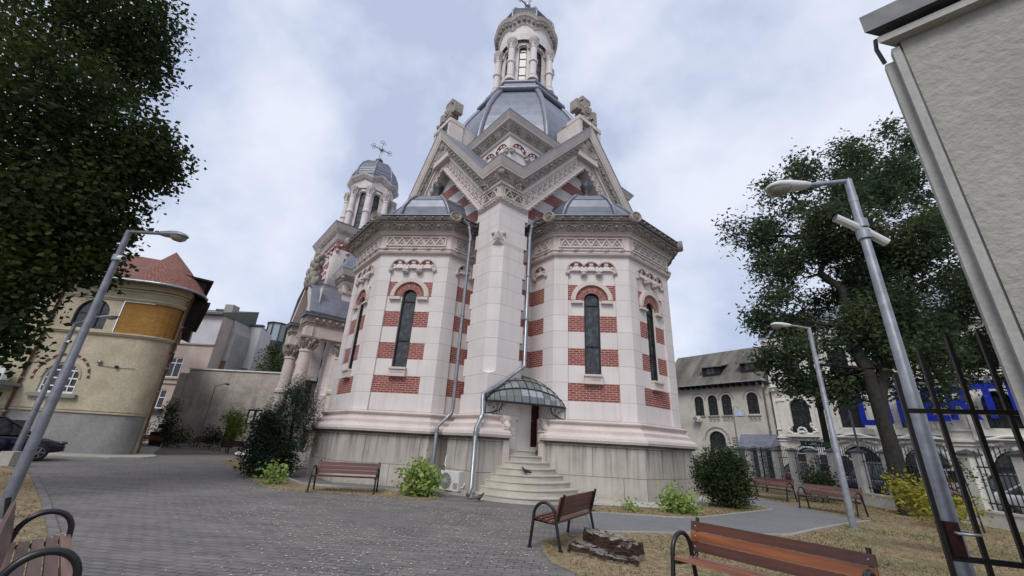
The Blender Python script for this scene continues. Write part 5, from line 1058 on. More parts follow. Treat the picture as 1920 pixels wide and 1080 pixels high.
# ================================================================ AIR CONDITIONERS
def ac_unit(label, x, y, z, rz, sc_=1., brand=None):
    th = thing('air_conditioner', label, 'air conditioner', (x, y, z), rz, 'outdoor air conditioner units'); m = MB(); W_, D_, H_ = .80*sc_, .30*sc_, .58*sc_
    bm = bmesh.new(); bmesh.ops.create_cube(bm, size=1); bmesh.ops.scale(bm, vec=(W_, D_, H_), verts=bm.verts); bmesh.ops.bevel(bm, geom=bm.edges, offset=.015, segments=2, affect='EDGES')
    m.mesh([(v.co.x, v.co.y, v.co.z+H_/2+.08) for v in bm.verts], [tuple(v.index for v in f.verts) for f in bm.faces], PLAST); bm.free()
    for k in range(8): m.box(W_*.24, W_*.46, -D_/2-.004, -D_/2, .08+H_*(.12+.04*k), .08+H_*(.135+.04*k), PLASTD)
    m.build('casing', th); g = MB(); c = (-W_*.17, -D_/2-.012, .08+H_*.5)
    g.lathe((c[0], c[1]+.006, c[2]), [(H_*.41, 0), (H_*.41, .006)], PLASTD, 28, axis=(0, -1, 0))
    for r in np.linspace(.05, .41, 9): g.tube([(c[0]+H_*r*math.cos(a), c[1], c[2]+H_*r*math.sin(a)) for a in np.linspace(0, 2*PI, 29)], .004*sc_, PLAST, 4, False)
    for a in np.linspace(0, PI, 7)[:-1]: g.tube([(c[0]-H_*.41*math.cos(a), c[1]-.004, c[2]-H_*.41*math.sin(a)), (c[0]+H_*.41*math.cos(a), c[1]-.004, c[2]+H_*.41*math.sin(a))], .004*sc_, PLAST, 4, False)
    g.build('fan_grille', th)
    for s_ in (-1, 1): f = MB(); f.box(s_*W_*.32-.05, s_*W_*.32+.05, -D_/2-.03, D_/2+.03, 0, .08, CONC); f.build('foot', th)
    p = MB(); p.tube([(W_/2, 0, .2), (W_/2+.07, .0, .19), (W_/2+.1, .05, .3), (W_/2+.06, .15, .4)], .02, PLAST, 8); p.tube([(-W_/2-.0, .1, .75*sc_), (-W_/2-.1, .14, .85*sc_), (-W_/2-.12, .2, 1.1*sc_)], .018, PLAST, 8); p.build('hose', th); return th
ac_unit('white outdoor air conditioner standing on blocks between the lime shrub and the downpipe', -1.62, 14.55, .01, rad(-34))
ac_unit('white air conditioner unit tucked beside the church plinth behind the pine', -9.75, 21.2, .02, rad(-60))
# ================================================================ PIGEONS (one continuous skinned body each)
def pigeon(label, loc, rz, dark, pale):
    th = thing('pigeon', label, 'pigeon', loc, rz); me = bpy.data.meshes.new('body')
    V = [(0, 0, .11), (.05, 0, .125), (.095, 0, .165), (.115, 0, .205), (.135, 0, .215), (.160, 0, .205), (-.06, 0, .10), (-.12, 0, .085), (-.19, 0, .075), (.01, .028, .07), (.01, .03, .01), (.01, -.028, .07), (.01, -.03, .01)]
    E = [(0, 1), (1, 2), (2, 3), (3, 4), (4, 5), (0, 6), (6, 7), (7, 8), (0, 9), (9, 10), (0, 11), (11, 12)]
    R = [.055, .052, .032, .026, .022, .004, .048, .03, .02, .018, .006, .018, .006]
    me.from_pydata(V, E, []); o = bpy.data.objects.new('body', me); COL.objects.link(o); o.parent = th; md = o.modifiers.new('skin', 'SKIN'); 
    for i, r in enumerate(R): me.skin_vertices[0].data[i].radius = (r, r*(.35 if i == 8 else 1)); 
    me.skin_vertices[0].data[0].use_root = True
    md.use_smooth_shade = True; sb = o.modifiers.new('sub', 'SUBSURF'); sb.levels = 2; sb.render_levels = 2; me.materials.append(dark)
    for s_ in (-1, 1):
        w_ = MB(); w_.loft([[(x, s_*(yy+.004), z), (x, s_*(yy+.012), z-.02), (x, s_*(yy), z-.05)] for x, yy, z in ((.06, .04, .15), (.0, .055, .15), (-.08, .05, .13), (-.16, .02, .095))], pale, smooth=True); w_.build('wing', th)
    return th
PGD = plain('dark_pigeon_feather', (.03, .032, .04), .6); PGG = plain('grey_pigeon_feather', (.20, .19, .20), .7, var=.4, scale=30); PGB = plain('brown_pigeon_feather', (.16, .11, .09), .7, var=.4, scale=30)
kw = Matrix.Rotation(rad(39.345), 3, 'Z'); 
def cw(x, y, z): v = kw @ Vector((x, y, 0)); return (v.x-.6821, v.y+14.1836, z)
pigeon('dark pigeon standing on a middle church step', cw(.98, -1.10, .178*4), rad(170), PGD, PGD)
pigeon('brown and grey pigeon walking on the paving at the foot of the steps', (-.62, 13.0, .008), rad(15), PGD, PGB)
# ================================================================ YELLOW HOUSE
YW = plain('faded_yellow_plaster', (.43, .37, .255), .92, var=.12, scale=.8, fine=.35, bump=.1, c2=(.56, .50, .37)); YG = plain('grey_house_plinth', (.27, .265, .255), .92, var=.2, scale=.8, fine=.35, bump=.3); YT = plain('yellow_ledge', (.42, .36, .25), .9, var=.15)
t = NT('red_roof_tile', .85); bt = t.n('ShaderNodeTexBrick', {'Color1': (.20, .065, .045, 1), 'Color2': (.29, .12, .09, 1), 'Mortar': (.05, .022, .02, 1), 'Scale': 1., 'Mortar Size': .022, 'Mortar Smooth': .6, 'Brick Width': .19, 'Row Height': .17}); t.t.links.new(t.uv(), bt.inputs[0]); t.color(t.mix(t.math('MULTIPLY', t.rmap(t.noise(2.5, detail=5), .45, .65), .5), bt.outputs[0], (.13, .10, .085))); t.bump(bt.outputs[1], -.9, .04); TILE = t.m
TIMB = plain('blackened_timber', (.022, .018, .014), .85, var=.3, scale=5)
DKBR = plain('dark_arch_brick', (.13, .045, .035), .9)
yh = thing('yellow_house', 'faded yellow house with rounded corner, ochre brick panel and red tiled roof', 'house', (-20.7, 22, 0))
def off(P): return [(x+20.7, y-22) for x, y in P]
ca10, sa10 = math.cos(rad(10)), math.sin(rad(10))
Y0 = [(-20.7-17*ca10, 22-17*sa10), (-20.7-1.15*ca10, 22-1.15*sa10)]
arc = [(-21.3, 21.92), (-20.9, 22.0), (-20.5, 22.09), (-20.15, 22.22), (-19.87, 22.4), (-19.68, 22.62), (-19.58, 22.88), (-19.57, 23.12), (-19.65, 23.4)]
Y1 = [(-26.7, 31.9), (-31.2, 37.6)]
YP = off(Y0+arc+Y1)
def ofs(P, d):
    out_ = []
    for i, p in enumerate(P):
        a = Vector(P[max(i-1, 0)]); b = Vector(P[min(i+1, len(P)-1)]); q = (b-a).normalized(); out_.append((p[0]+q.y*d, p[1]-q.x*d))
    return out_
FL_ = Frame(YP[0], YP[1]); L0 = FL_.L; FRt = Frame(YP[-3], YP[-2])
def ul(u): return L0+1.15-u          # distance measured left from the corner datum
m = MB()
wins_lo = [(ul(2.55), 1.62, 2.85, 3.6), (ul(7.0), 1.2, 2.85, 3.7)]; wins_up = [(ul(2.45), 1.62, 6.3, 7.15), (ul(6.6), 1.62, 6.3, 7.15)]
m.face([FL_(0, 0), FL_(L0, 0), FL_(L0, 2.0), FL_(0, 2.0)], YG)
wall(m, FL_, 0, L0, 2.0, 5.95, wins_lo, YW, reveal=.22); wall(m, FL_, 0, L0, 5.95, 9.3, wins_up, YW, reveal=.22)
cor = YP[1:-2]
m.loft([r3(cor, 0), r3(cor, 2.0)], YG, smooth=True); m.loft([r3(cor, 2.0), r3(cor, 6.15)], YW, smooth=True); m.loft([r3(cor, 8.0), r3(cor, 9.3)], YW, smooth=True)
m.loft([r3(ofs(cor, -.06), 6.15), r3(ofs(cor, -.06), 8.0)], YBRICK)
Rw = [(2.2, 1.6, 2.9, 4.1), (6.0, 1.6, 2.9, 4.1)]; Ru = [(2.0, 1.8, 6.3, 7.9), (6.0, 1.8, 6.3, 7.9)]
m.face([FRt(0, 0), FRt(FRt.L, 0), FRt(FRt.L, 2.0), FRt(0, 2.0)], YG); wall(m, FRt, 0, FRt.L, 2, 5.95, Rw, YW, reveal=.2); wall(m, FRt, 0, FRt.L, 5.95, 9.3, Ru, YW, reveal=.2, flat=True)
F3 = Frame(YP[-2], YP[-1]); m.face([F3(0, 0), F3(F3.L, 0), F3(F3.L, 9.3), F3(0, 9.3)], YW)
m.build('wall', yh)
m = MB()
for z0, z1, d in ((1.95, 2.03, .07), (2.07, 2.13, .05), (6.0, 6.08, .10), (6.08, 6.17, .16), (8.02, 8.1, .08), (8.1, 8.2, .14), (8.6, 8.7, .10), (8.75, 9.1, .2)):
    m.loft([r3(YP, z0), r3(ofs(YP, d), z0), r3(ofs(YP, d), z1), r3(YP, z1)], YT)
ring_arc(m, FL_, ul(2.55), 3.6, 1.18, 1.28, -.01, .04, [DKBR, YT, DKBR], -.1, PI*.98, 33); ring_arc(m, FL_, ul(2.55), 3.6, .81, .90, -.01, .05, YT, 0, PI, 16); m.fbox(FL_, ul(3.6), ul(1.45), 2.62, 2.80, 0, .18, YG)
ring_arc(m, FRt, 2.2, 4.1, .95, 1.2, -.01, .1, REDB, 0, PI, 12); m.fbox(FRt, 1.2, 3.2, 2.7, 2.85, 0, .2, YT)
for k in range(16): u = .4+k*.62; m.fbox(FRt, u, u+.12, 8.6, 8.95, 0, 1.1, TIMB)
m.fbox(FRt, 0, .12, 0, 9.2, 0, .14, YT); m.fbox(FRt, 4.1, 4.25, 2, 9.2, 0, .12, TIMB); m.fbox(FRt, 0, 4.2, 5.4, 5.55, 0, .25, TIMB)
m.build('ledge', yh)
window(FL_, ul(2.55), 1.62, 2.85, 3.6, -.14, yh, WFRAME, GLASS, vb=0, hb=(3.2, 3.6, 4.0), fw_=.085); v_ = MB(); v_.fbox(FL_, ul(2.63), ul(2.47), 2.87, 4.38, -.12, -.05, WFRAME)
for u in (3.0, 2.1): v_.fbox(FL_, ul(u)-.02, ul(u)+.02, 2.87, 4.2, -.12, -.08, WFRAME)
v_.build('window_mullion', yh); window(FL_, ul(7.0), 1.2, 2.85, 3.7, -.14, yh, WFRAME, GLASS, vb=1, hb=(3.4,))
for w4 in wins_up: window(FL_, *w4, -.14, yh, DFRAME, GLASS, vb=2, hb=(7.15,), fw_=.07)
window(FRt, 2.2, 1.6, 2.9, 4.1, -.1, yh, WFRAME, GLASS, vb=1, hb=(3.6, 4.1), fw_=.07)
for w4 in Ru: window(FRt, *w4, -.1, yh, WFRAME, GLASS, vb=2, hb=(7.3,), flat=True)
window(FRt, 6., 1.6, 2.9, 4.1, -.1, yh, WFRAME, GLASS, vb=1, hb=(3.6,), fw_=.07)
for u in (3.4, 5.0): w_ = MB(); w_.fbox(FL_, ul(u)-.5, ul(u)+.5, .9, 1.55, -.05, .03, YG); w_.fbox(FL_, ul(u)-.4, ul(u)+.4, 1.0, 1.45, .03, .04, DFRAME); w_.build('cellar_window', yh)
for u in (1.2, 2.6, 4.0): w_ = MB(); w_.fbox(FRt, u, u+.9, .35, 1.6, -.05, .03, YG); w_.fbox(FRt, u+.1, u+.8, .45, 1.5, .03, .05, DFRAME); w_.build('cellar_window', yh)
# roof: eave to ridge with curved corner
m = MB(); e0 = ofs(YP, .8); e1 = ofs(YP, -1.6); e2 = ofs(YP, -4.2)
cc_ = [(p[0]*.0+0, 0) for p in YP]
def toward(P, c, k): return [(p[0]+(c[0]-p[0])*k, p[1]+(c[1]-p[1])*k) for p in P]
rg2 = [(p[0], p[1]) for p in e0]
apex = (-3.1, 3.9)
def rp(i, t):   # eave point to ridge point
    p = e0[i]; tgt = (p[0]+1.0, p[1]+5.2) if i == 0 else ((-5.2, 5.6) if i <= 1 else apex if i < len(e0)-2 else (p[0]-4.2, p[1]-1.5)); return (p[0]+(tgt[0]-p[0])*t, p[1]+(tgt[1]-p[1])*t)
rings = [[(*rp(i, t_), 9.08+3.9*t_**.9) for i in range(len(e0))] for t_ in (0, .2, .5, 1)]
m.loft(rings, TILE); m.loft([r3(e0, 9.0), r3(e0, 9.09)], TIMB); m.loft([r3(YP, 9.25), r3(e0, 9.0)], TIMB)
m.build('roof', yh)
gt = MB(); gt.tube([(x, y, 9.02) for x, y in ofs(YP, .85)], .075, GALV, 8); gt.build('gutter', yh)
dm2 = MB(); Fd = Frame((YP[-3][0]-.2, YP[-3][1]+.4), YP[-2]); dm2.fbox(Fd, .3, 9.0, 9.1, 10.3, -1.2, .5, TIMB); dm2.fbox(Fd, .1, 9.2, 10.3, 10.42, -1.4, .8, TIMB); dm2.fbox(Fd, 0, 9.4, 8.5, 9.0, .05, .75, TIMB)
dm2.build('dormer', yh)
for pts in ([FRt(-.15, 8.9, .2), FRt(-.12, 8.2, .12), FRt(-.12, 5.9, .12), FRt(-.1, 2.0, .16), FRt(-.1, .1, .2)], [FRt(6.9, 9., .9), FRt(6.9, 8.1, .12), FRt(6.9, .1, .12)]):
    pipe(pts, .055, PIPEB, 'downpipe', yh)
pipe([FL_(ul(4.15), 8.9, .8), FL_(ul(4.15), 8.4, .1), FL_(ul(4.15), .2, .1)], .06, PIPEB, 'downpipe', yh)
m = MB(); m.fbox(FL_, ul(6.3), ul(4.0), 3.02, 3.16, 0, 1.3, YG); m.fbox(FL_, ul(6.1), ul(4.2), 2.86, 3.02, 0, 1.1, YG); m.build('door_canopy', yh)
m = MB(); m.fbox(FL_, ul(5.9), ul(4.7), .3, 2.7, 0, .06, DFRAME); m.build('door', yh)
lb = MB(); lb.tube([FL_(ul(1.0), 4.42, .0), FL_(L0+.0, 4.38, .03), (YP[3][0], YP[3][1]-.04, 4.3), (YP[5][0]+.02, YP[5][1]-.05, 4.33)], .012, BLACKM, 4); lb.blob((YP[3][0], YP[3][1]-.1, 4.35), .10, BLACKM, 1); lb.blob(FL_(ul(1.05), 4.55, .05), .13, GALV, 1, .3); lb.build('cable', yh)
ac_unit('white air conditioner on the door canopy of the yellow house, behind the leaves', *[a+b for a, b in zip(FL_(ul(4.75), 3.17, .45), (-20.7, 22, 0))], rad(-10))
# ================================================================ BACK WALL BUILDING AND NEIGHBOURS
t = NT('stained_grey_render', .95); f_ = t.rmap(t.noise(.45, detail=5, rough=.65), .35, .65); c_ = t.mix(f_, (.33, .295, .26), (.50, .455, .40)); c_ = t.mix(t.math('MULTIPLY', t.rmap(t.noise(1, vec=t.uv((.9, .16, 1)), detail=4), .55, .7), .6), c_, (.19, .175, .16)); c_ = t.mix(t.math('MULTIPLY', t.rmap(t.noise(1.1, detail=6, rough=.7, dist=1.5), .52, .6), .45), c_, (.60, .55, .49)); t.color(c_); t.bump(t.noise(6), .4); GRW = t.m
bw_ = thing('rendered_wall_building', 'low grey brown building with patchy render and white flashing along its top', 'building', (-29.6, 38.2, 0))
F = Frame((0, 0), (17, -.6)); m = MB()
wall(m, F, 0, F.L, 0, 6.6, [(7.2, 1.3, 2.0, 3.3), (3.55+.0, 1.1, .1, 2.25)][:1], GRW, reveal=.15, flat=True); m.face([F(0, 0), F(0, 6.6), F(0, 6.6, -9), F(0, 0, -9)], GRW); m.face([F(0, 6.6), F(F.L, 6.6), F(F.L, 6.6, -9), F(0, 6.6, -9)], ZINC); m.build('wall', bw_)
m = MB(); m.fbox(F, -.1, F.L, 6.56, 6.68, -.3, .10, WFRAME); m.build('flashing', bw_)
m = MB(); m.fbox(F, 5.0, 6.1, .05, 2.4, -.02, .03, DOORM); m.build('door', bw_); m = MB(); m.fbox(F, 5.5, 5.6, 2.52, 2.65, 0, .15, GALV); m.blob(F(5.55, 2.65, .18), .09, WFRAME, 1); m.build('wall_lamp', bw_)
wo = window(F, 7.2, 1.3, 2.0, 3.3, -.08, bw_, DOORM, GLASS, vb=1, fw_=.07, flat=True); m = MB()
for s_ in (-.32, .32): m.fbox(F, 7.2+s_-.2, 7.2+s_+.2, 2.15, 3.15, -.07, -.065, WFRAME)
m.build('curtain', wo)
m = MB(); m.fbox(F, -.9, -.1, 0, 6.2, -.2, -.05, GRW); m.build('buttress', bw_)
# pink house
PKW = plain('faded_pink_plaster', (.50, .405, .355), .92, var=.12, scale=.7, fine=.25); WHW = plain('white_plaster', (.58, .58, .60), .92, var=.08, scale=.7, fine=.2)
pk = thing('pink_house', 'three storey house, white above and faded pink below, with white casement windows', 'house', (-37.3, 40, 0)); F = Frame((0, 0), (8.0, -.2))
m = MB(); wall(m, F, 0, F.L, 0, 5.55, [(3.95, 2.0, 3.0, 4.75)], PKW, reveal=.2, flat=True); wall(m, F, 0, F.L, 5.55, 9.2, [(4.35, 2.2, 5.9, 7.85)], PKW, reveal=.2, flat=True); wall(m, F, 0, F.L, 9.2, 12.3, [(4.35, 1.1, 9.9, 11.5)], WHW, reveal=.2, flat=True)
m.face([F(F.L, 0), F(F.L, 12.3), F(F.L, 12.3, -9), F(F.L, 0, -9)], PKW); m.fbox(F, 2.6, 7.2, 0, 2.4, .0, .12, GRW); m.build('wall', pk)
m = MB()
for z in (5.3, 5.75, 9.15): m.fbox(F, -.05, F.L+.05, z, z+.14, -.1, .12, YT if z < 9 else CARVE)
m.fbox(F, 2.6, 5.2, 2.75, 2.98, .0, .6, ZDARK); m.fbox(F, 3.2, 5.5, 5.75, 5.9, 0, .15, YT); m.fbox(F, 3.7, 5.0, 9.75, 9.9, 0, .12, WHW); m.build('ledge', pk)
for w4, vb, hb in (((3.95, 2.0, 3.0, 4.75), 2, (4.0,)), ((4.35, 2.2, 5.9, 7.85), 2, (7.3,)), ((4.35, 1.1, 9.9, 11.5), 0, (10.8,))): window(F, *w4, -.12, pk, WFRAME, GLASS, vb=vb, hb=hb, fw_=.10, flat=True)
m = MB(); m.hexa([F(-.4, 12.3, .5), F(F.L+.1, 12.3, .5), F(F.L+.1, 12.3, -5), F(-.4, 12.3, -5), F(-.4, 12.5, .5), F(F.L+.1, 12.5, .5), F(F.L+.1, 14.3, -5), F(-.4, 14.3, -5)], plain('greenish_metal_roof', (.12, .135, .12), .6)); m.build('roof', pk)
m = MB(); m.fbox(F, 3.6, 4.6, .1, 1.75, .12, .18, YG); m.build('blocked_door', pk)
ac_unit('white air conditioner high on the pink and white house', -33.9, 39.55, 8.6, 0, 1.15)
# chimney walls
GYW = plain('grey_firewall_render', (.38, .365, .345), .95, var=.2, scale=.5, fine=.3); GYL = plain('pale_grey_render', (.47, .475, .49), .95, var=.12, scale=.5, fine=.25); CHB = plain('old_brick_wall', (.17, .10, .08), .95, var=.35, scale=3)
fw1 = thing('firewall', 'tall grey firewall with chimney beside the pink house', 'wall', (-31.0, 41.6, 0)); m = MB(); m.mesh([(0, 0, 0), (2.3, -.2, 0), (2.3, -.2, 10.9), (1.6, -.2, 13.0), (.3, 0, 13.0), (-.2, 0, 11.0), (0, 6, 0), (2.3, 6, 0), (2.3, 6, 10.9), (1.6, 6, 13), (.3, 6, 13), (-.2, 6, 11)], [(0, 1, 2, 3, 4, 5), (1, 7, 8, 2), (2, 8, 9, 3), (3, 9, 10, 4), (4, 10, 11, 5)], GYW); m.build('wall', fw1)
m = MB(); m.box(.35, 1.25, -.25, .8, 12.9, 14.0, GYW); m.box(-.6, .25, .1, .9, 11.6, 13.3, CHB); m.box(-.7, .35, 0, 1, 13.3, 13.5, ZDARK); m.build('chimney', fw1); m = MB(); m.fbox(Frame((0, -.02), (2.3, -.22)), 0.02, 2.25, 5.5, 8.0, -.02, .05, CHB); m.build('exposed_brick', fw1)
fw2 = thing('grey_tower_house', 'blank pale grey tall house with slanting top behind the back wall', 'building', (-31.2, 44.2, 0)); m = MB(); m.mesh([(0, 0, 0), (3.4, -.2, 0), (3.4, -.2, 12.3), (0, 0, 12.55), (5.9, 3.2, 0), (5.9, 3.2, 10.2), (2.6, 5, 12.4), (2.6, 5, 0)], [(0, 1, 2, 3), (1, 4, 5, 2), (3, 2, 5, 6)], GYL); m.build('wall', fw2); m = MB(); m.fbox(Frame((0, -.02), (3.4, -.22)), .2, 3.2, 6.0, 7.7, -.02, .04, CHB); m.fbox(Frame((0, -.02), (3.4, -.22)), -.1, 3.5, 12.4, 12.6, -.4, .1, ZDARK); m.build('exposed_brick', fw2)
ap = thing('apartment_block', 'cream apartment block far beyond the back wall', 'building', (-40, 62, 0)); F = Frame((0, 0), (12, 0)); m = MB(); wl = [(2.6+k*1.9, .9, z, z+1.1) for k in range(5) for z in ()]; wall(m, F, 0, 12, 0, 12.0, [], YW); wall(m, F, 0, 12, 12, 14.4, [(3.2, .8, 12.6, 13.7), (5.4, .8, 12.6, 13.7), (8.0, .8, 12.6, 13.7)], YW, flat=True); wall(m, F, 2.0, 12, 14.4, 17.2, [(8., .8, 15, 16)], YW, flat=True); m.face([F(2, 14.4), F(2, 17.2), F(2, 17.2, -6), F(2, 14.4, -6)], YW); m.fbox(F, 0, 2.0, 14.4, 14.5, -6, .1, ZDARK); m.fbox(F, 1.7, 12.2, 17.2, 17.4, -6, .3, ZDARK); m.build('wall', ap)
for x in (3.2, 5.4, 8.0): window(F, x, .8, 12.6, 13.7, -.15, ap, DFRAME, GLASS, vb=0, flat=True)
m = MB(); m.fbox(F, 0.6, 9, 11.6, 11.8, 0, .3, YT); m.build('ledge', ap)
t = NT('bright_bay_glass', .1, 0, .8); t.color((.35, .40, .45)); BAYG = t.m
gb = thing('glazed_bay', 'dark metal glazed bay window jutting out above the back wall beside the porch', 'building', (-27.2, 46, -1.7)); m = MB()
m.lathe((0, 0, 0), [(.75, 11.2), (1.05, 11.9), (1.05, 12.9)], ZDARK, 8, smooth=False); m.lathe((0, 0, 0), [(1.15, 14.9), (1.2, 15.0), (.2, 15.2)], ZDARK, 8, smooth=False)
for k in range(8): a = k*PI/4; m.tube([(1.05*math.cos(a), 1.05*math.sin(a), 12.9), (1.05*math.cos(a), 1.05*math.sin(a), 15)], .07, ZDARK, 4)
m.build('frame', gb); g = MB(); g.lathe((0, 0, 0), [(1.0, 12.9), (1.0, 14.95)], BAYG, 8, smooth=False); g.build('glass', gb)
m = MB(); m.box(-.6, 2, 1.2, 5, 1.7, 11.0, ZDARK); m.box(1.6, 8, .2, 5, 1.7, 19.0, plain('ochre_grey_gable_wall', (.33, .28, .22), .95, var=.15, scale=.6)); m.build('gable_wall', gb)
# ================================================================ STONE HOUSE (street front, runs on the line b = 34)
def cwv(x, y): v = kw @ Vector((x, y, 0)); return (v.x-.6821, v.y+14.1836)
SHW = plain('weathered_pale_stucco', (.56, .525, .46), .95, var=.2, scale=.6, fine=.35, bump=.3); SHT = plain('grey_stucco_trim', (.33, .305, .265), .95, var=.15, scale=2)
t = NT('grey_slate_roof', .9); f_ = t.rmap(t.noise(1, vec=t.uv((.9, .18, 1)), detail=4), .4, .65); bt = t.n('ShaderNodeTexBrick', {'Color1': (.085, .08, .072, 1), 'Color2': (.125, .115, .10, 1), 'Mortar': (.05, .047, .04, 1), 'Scale': 1., 'Mortar Size': .02, 'Brick Width': .3, 'Row Height': .2}); t.t.links.new(t.uv(), bt.inputs[0]); t.color(t.mix(t.math('MULTIPLY', f_, .7), bt.outputs[0], (.24, .215, .18))); SLATE = t.m
HX = 34.0; shp = cwv(HX, 12.5); sh = thing('stucco_house', 'weathered two storey stucco house with arched windows, slate roof and dormers', 'house', (*shp, 0), rad(39.345))
# local frame: origin at (x=34,y=12.5); facade along -y local, outward -x
F = Frame((0, 0), (0, -10.3)); sa = lambda a: 12.5-a     # u = 12.5 - a
m = MB(); W1 = [(sa(8.85), .95, 5.25, 6.75), (sa(7.45), .95, 5.3, 6.8), (sa(6.1), .95, 5.3, 6.8), (sa(3.72), 1.0, 5.38, 6.85)]
wall(m, F, 0, 10.3, 0, 4.6, [(sa(7.42), 1.55, .6, 3.05)], SHW, reveal=.3); wall(m, F, 0, 10.3, 4.6, 8.35, W1, SHW, reveal=.3)
m.face([(0, -10.3, 0), (0, -10.3, 8.3), (9, -10.3, 8.3), (9, -10.3, 0)], SHW); m.build('wall', sh)
m = MB()
for u, r in ((sa(8.85), .75), (sa(7.45), .75), (sa(6.1), .75), (sa(3.72), .80)): ring_arc(m, F, u, 6.8, r-.07, r, -.01, .07, SHT, 0, PI, 14)
ring_arc(m, F, sa(7.42), 3.05, 1.1, 1.2, -.01, .08, SHT, 0, PI, 14)
for a in (7.45, 6.1, 3.72, 8.85): 
    m.fbox(F, sa(a)-.58, sa(a)+.58, 5.18, 5.28, 0, .12, SHT)
    if a != 8.85:
        for k in (-1, 0, 1): m.lathe(F(sa(a)+k*.36, 4.88, 0), [(.16, 0), (.16, .03), (.11, .03), (.11, .01), (0, .01)], SHT, 12, axis=(-1, 0, 0))
for k in range(15): m.fbox(F, 2.0+k*.58, 2.0+k*.58+.26, 7.95, 8.25, 0, .55, TIMB)
for i in range(4):
    for j in range(4): m.fbox(F, sa(6.0)+i*.14, sa(6.0)+i*.14+.08, 2.55+j*.2, 2.68+j*.2, -.0, .012, DFRAME)
m.build('trim', sh)
for w4 in W1: window(F, *w4, -.2, sh, DFRAME, GLASS, vb=1, hb=(w4[3]-.1,), fw_=.07)
window(F, sa(7.42), 1.55, .6, 3.05, -.2, sh, TIMB, GLASS, vb=3, hb=(1.4, 2.2, 3.05), fw_=.09, name='gate_door')
m = MB(); m.mesh([(-.75, .3, 8.1), (-.75, -10.0, 8.3), (4.2, -10.3, 12.6), (4.2, -2.2, 12.5), (4.2, .3, 12.4), (9, -10.3, 8.3), (9, .3, 8.1)], [(0, 1, 2, 4), (4, 2, 5, 6)], SLATE); m.mesh([(-.75, -10.0, 8.3), (4.2, -10.3, 12.6), (9, -10.3, 8.3)], [(0, 1, 2)], SHW); m.build('roof', sh)
m = MB(); m.mesh([(-1.4, 3.5, 9.2), (-1.4, -.2, 9.2), (1.5, -1.4, 9.6), (1.5, 1.2, 12.8), (3, 3.5, 12.8)], [(0, 1, 3), (1, 2, 3), (0, 3, 4)], SLATE); m.box(-.9, 4, 0, 3.6, 0, 9.2, SHT); m.build('side_wing', sh)
m = MB(); m.tube([F(0.05, 8.15, .78), F(10.2, 8.3, .78)], .06, GALV, 6); m.build('gutter', sh)
pipe([F(1.2, 8.1, .7), F(1.25, 7.8, .1), F(1.25, .2, .1)], .06, GALV, 'downpipe', sh); pipe([F(9.6, 8.1, .7), F(9.9, 7.6, .1), F(9.9, .2, .1)], .07, GALV, 'downpipe', sh)
for a0, a1, zb in ((8.3, 6.5, 9.35), (4.5, 2.7, 9.4)):
    d_ = MB(); Fdd = Frame((.4, -sa(a0)), (.4, -sa(a1))); Ld = Fdd.L
    d_.fbox(Fdd, 0, Ld, zb-.1, zb+.85, -2.2, 0, TIMB); d_.hexa([Fdd(-.35, zb+.75, .25), Fdd(Ld+.35, zb+.75, .25), Fdd(Ld+.35, zb+1.5, -3), Fdd(-.35, zb+1.5, -3), Fdd(-.35, zb+.85, .25), Fdd(Ld+.35, zb+.85, .25), Fdd(Ld+.35, zb+1.6, -3), Fdd(-.35, zb+1.6, -3)], SLATE)
    do_ = d_.build('dormer', sh); window(Fdd, Ld/2, .8, zb+.08, zb+.72, .01, do_, TIMB, LANT, vb=1, flat=True, depth=.03, gname='glass') if False else None
    g = MB(); g.fbox(Fdd, Ld*.28, Ld*.46, zb+.1, zb+.7, 0, .02, LANT); g.fbox(Fdd, Ld*.52, Ld*.70, zb+.1, zb+.7, 0, .02, LANT if a0 > 5 else GLASS); g.build('window', do_)
m = MB(); m.mesh([(-1.6, -sa(5.0), 2.35), (-1.6, -sa(2.4), 2.4), (0, -sa(2.1), 3.6), (0, -sa(5.2), 3.55), (-1.6, -sa(5.2), 2.8), ], [(0, 1, 2, 3)], ZINC); m.mesh([(-1.6, -sa(2.4), 2.4), (0, -sa(1.9), 2.75), (0, -sa(2.1), 3.6)], [(0, 1, 2)], ZINC); m.mesh([(-1.6, -sa(5.0), 2.35), (0, -sa(5.5), 2.75), (0, -sa(5.2), 3.55)], [(0, 1, 2)], ZINC); m.fbox(F, sa(5.0), sa(2.4), 0, 2.35, 0, .05, DFRAME); m.build('porch_canopy', sh)
ac_unit('small air conditioner hanging under the leftmost arched window of the stucco house', *cwv(HX-.35, 9.05), 4.62, rad(39.345-90), .9)
# ================================================================ WHITE PALACE
PW = plain('ivory_painted_stucco', (.72, .685, .61), .9, var=.08, scale=.5, fine=.2); PWH = plain('white_stucco_ornament', (.76, .735, .68), .9, var=.12, scale=3, fine=.3, bump=.3)
t = NT('rusticated_ivory_stucco', .9); bt = t.n('ShaderNodeTexBrick', {'Color1': (.72, .685, .61, 1), 'Color2': (.75, .71, .635, 1), 'Mortar': (.50, .47, .41, 1), 'Scale': 1., 'Mortar Size': .012, 'Brick Width': 30., 'Row Height': .52}); t.t.links.new(t.uv(), bt.inputs[0]); t.color(t.mix(t.math('MULTIPLY', t.rmap(t.noise(.6, detail=5), .45, .7), .3), bt.outputs[0], (.42, .38, .32))); PRU = t.m
pp = cwv(33.9, 2.0); pa_ = thing('ivory_palace', 'ornate ivory palace across the street with arched dark windows and a carved balcony', 'building', (*pp, 0), rad(39.345)); F = Frame((0, 0), (0, -34)); U_ = lambda a: 2.0-a
big = [0.02, -3.4, -7.0, -11.3, -15.4, -19.5, -23.6]
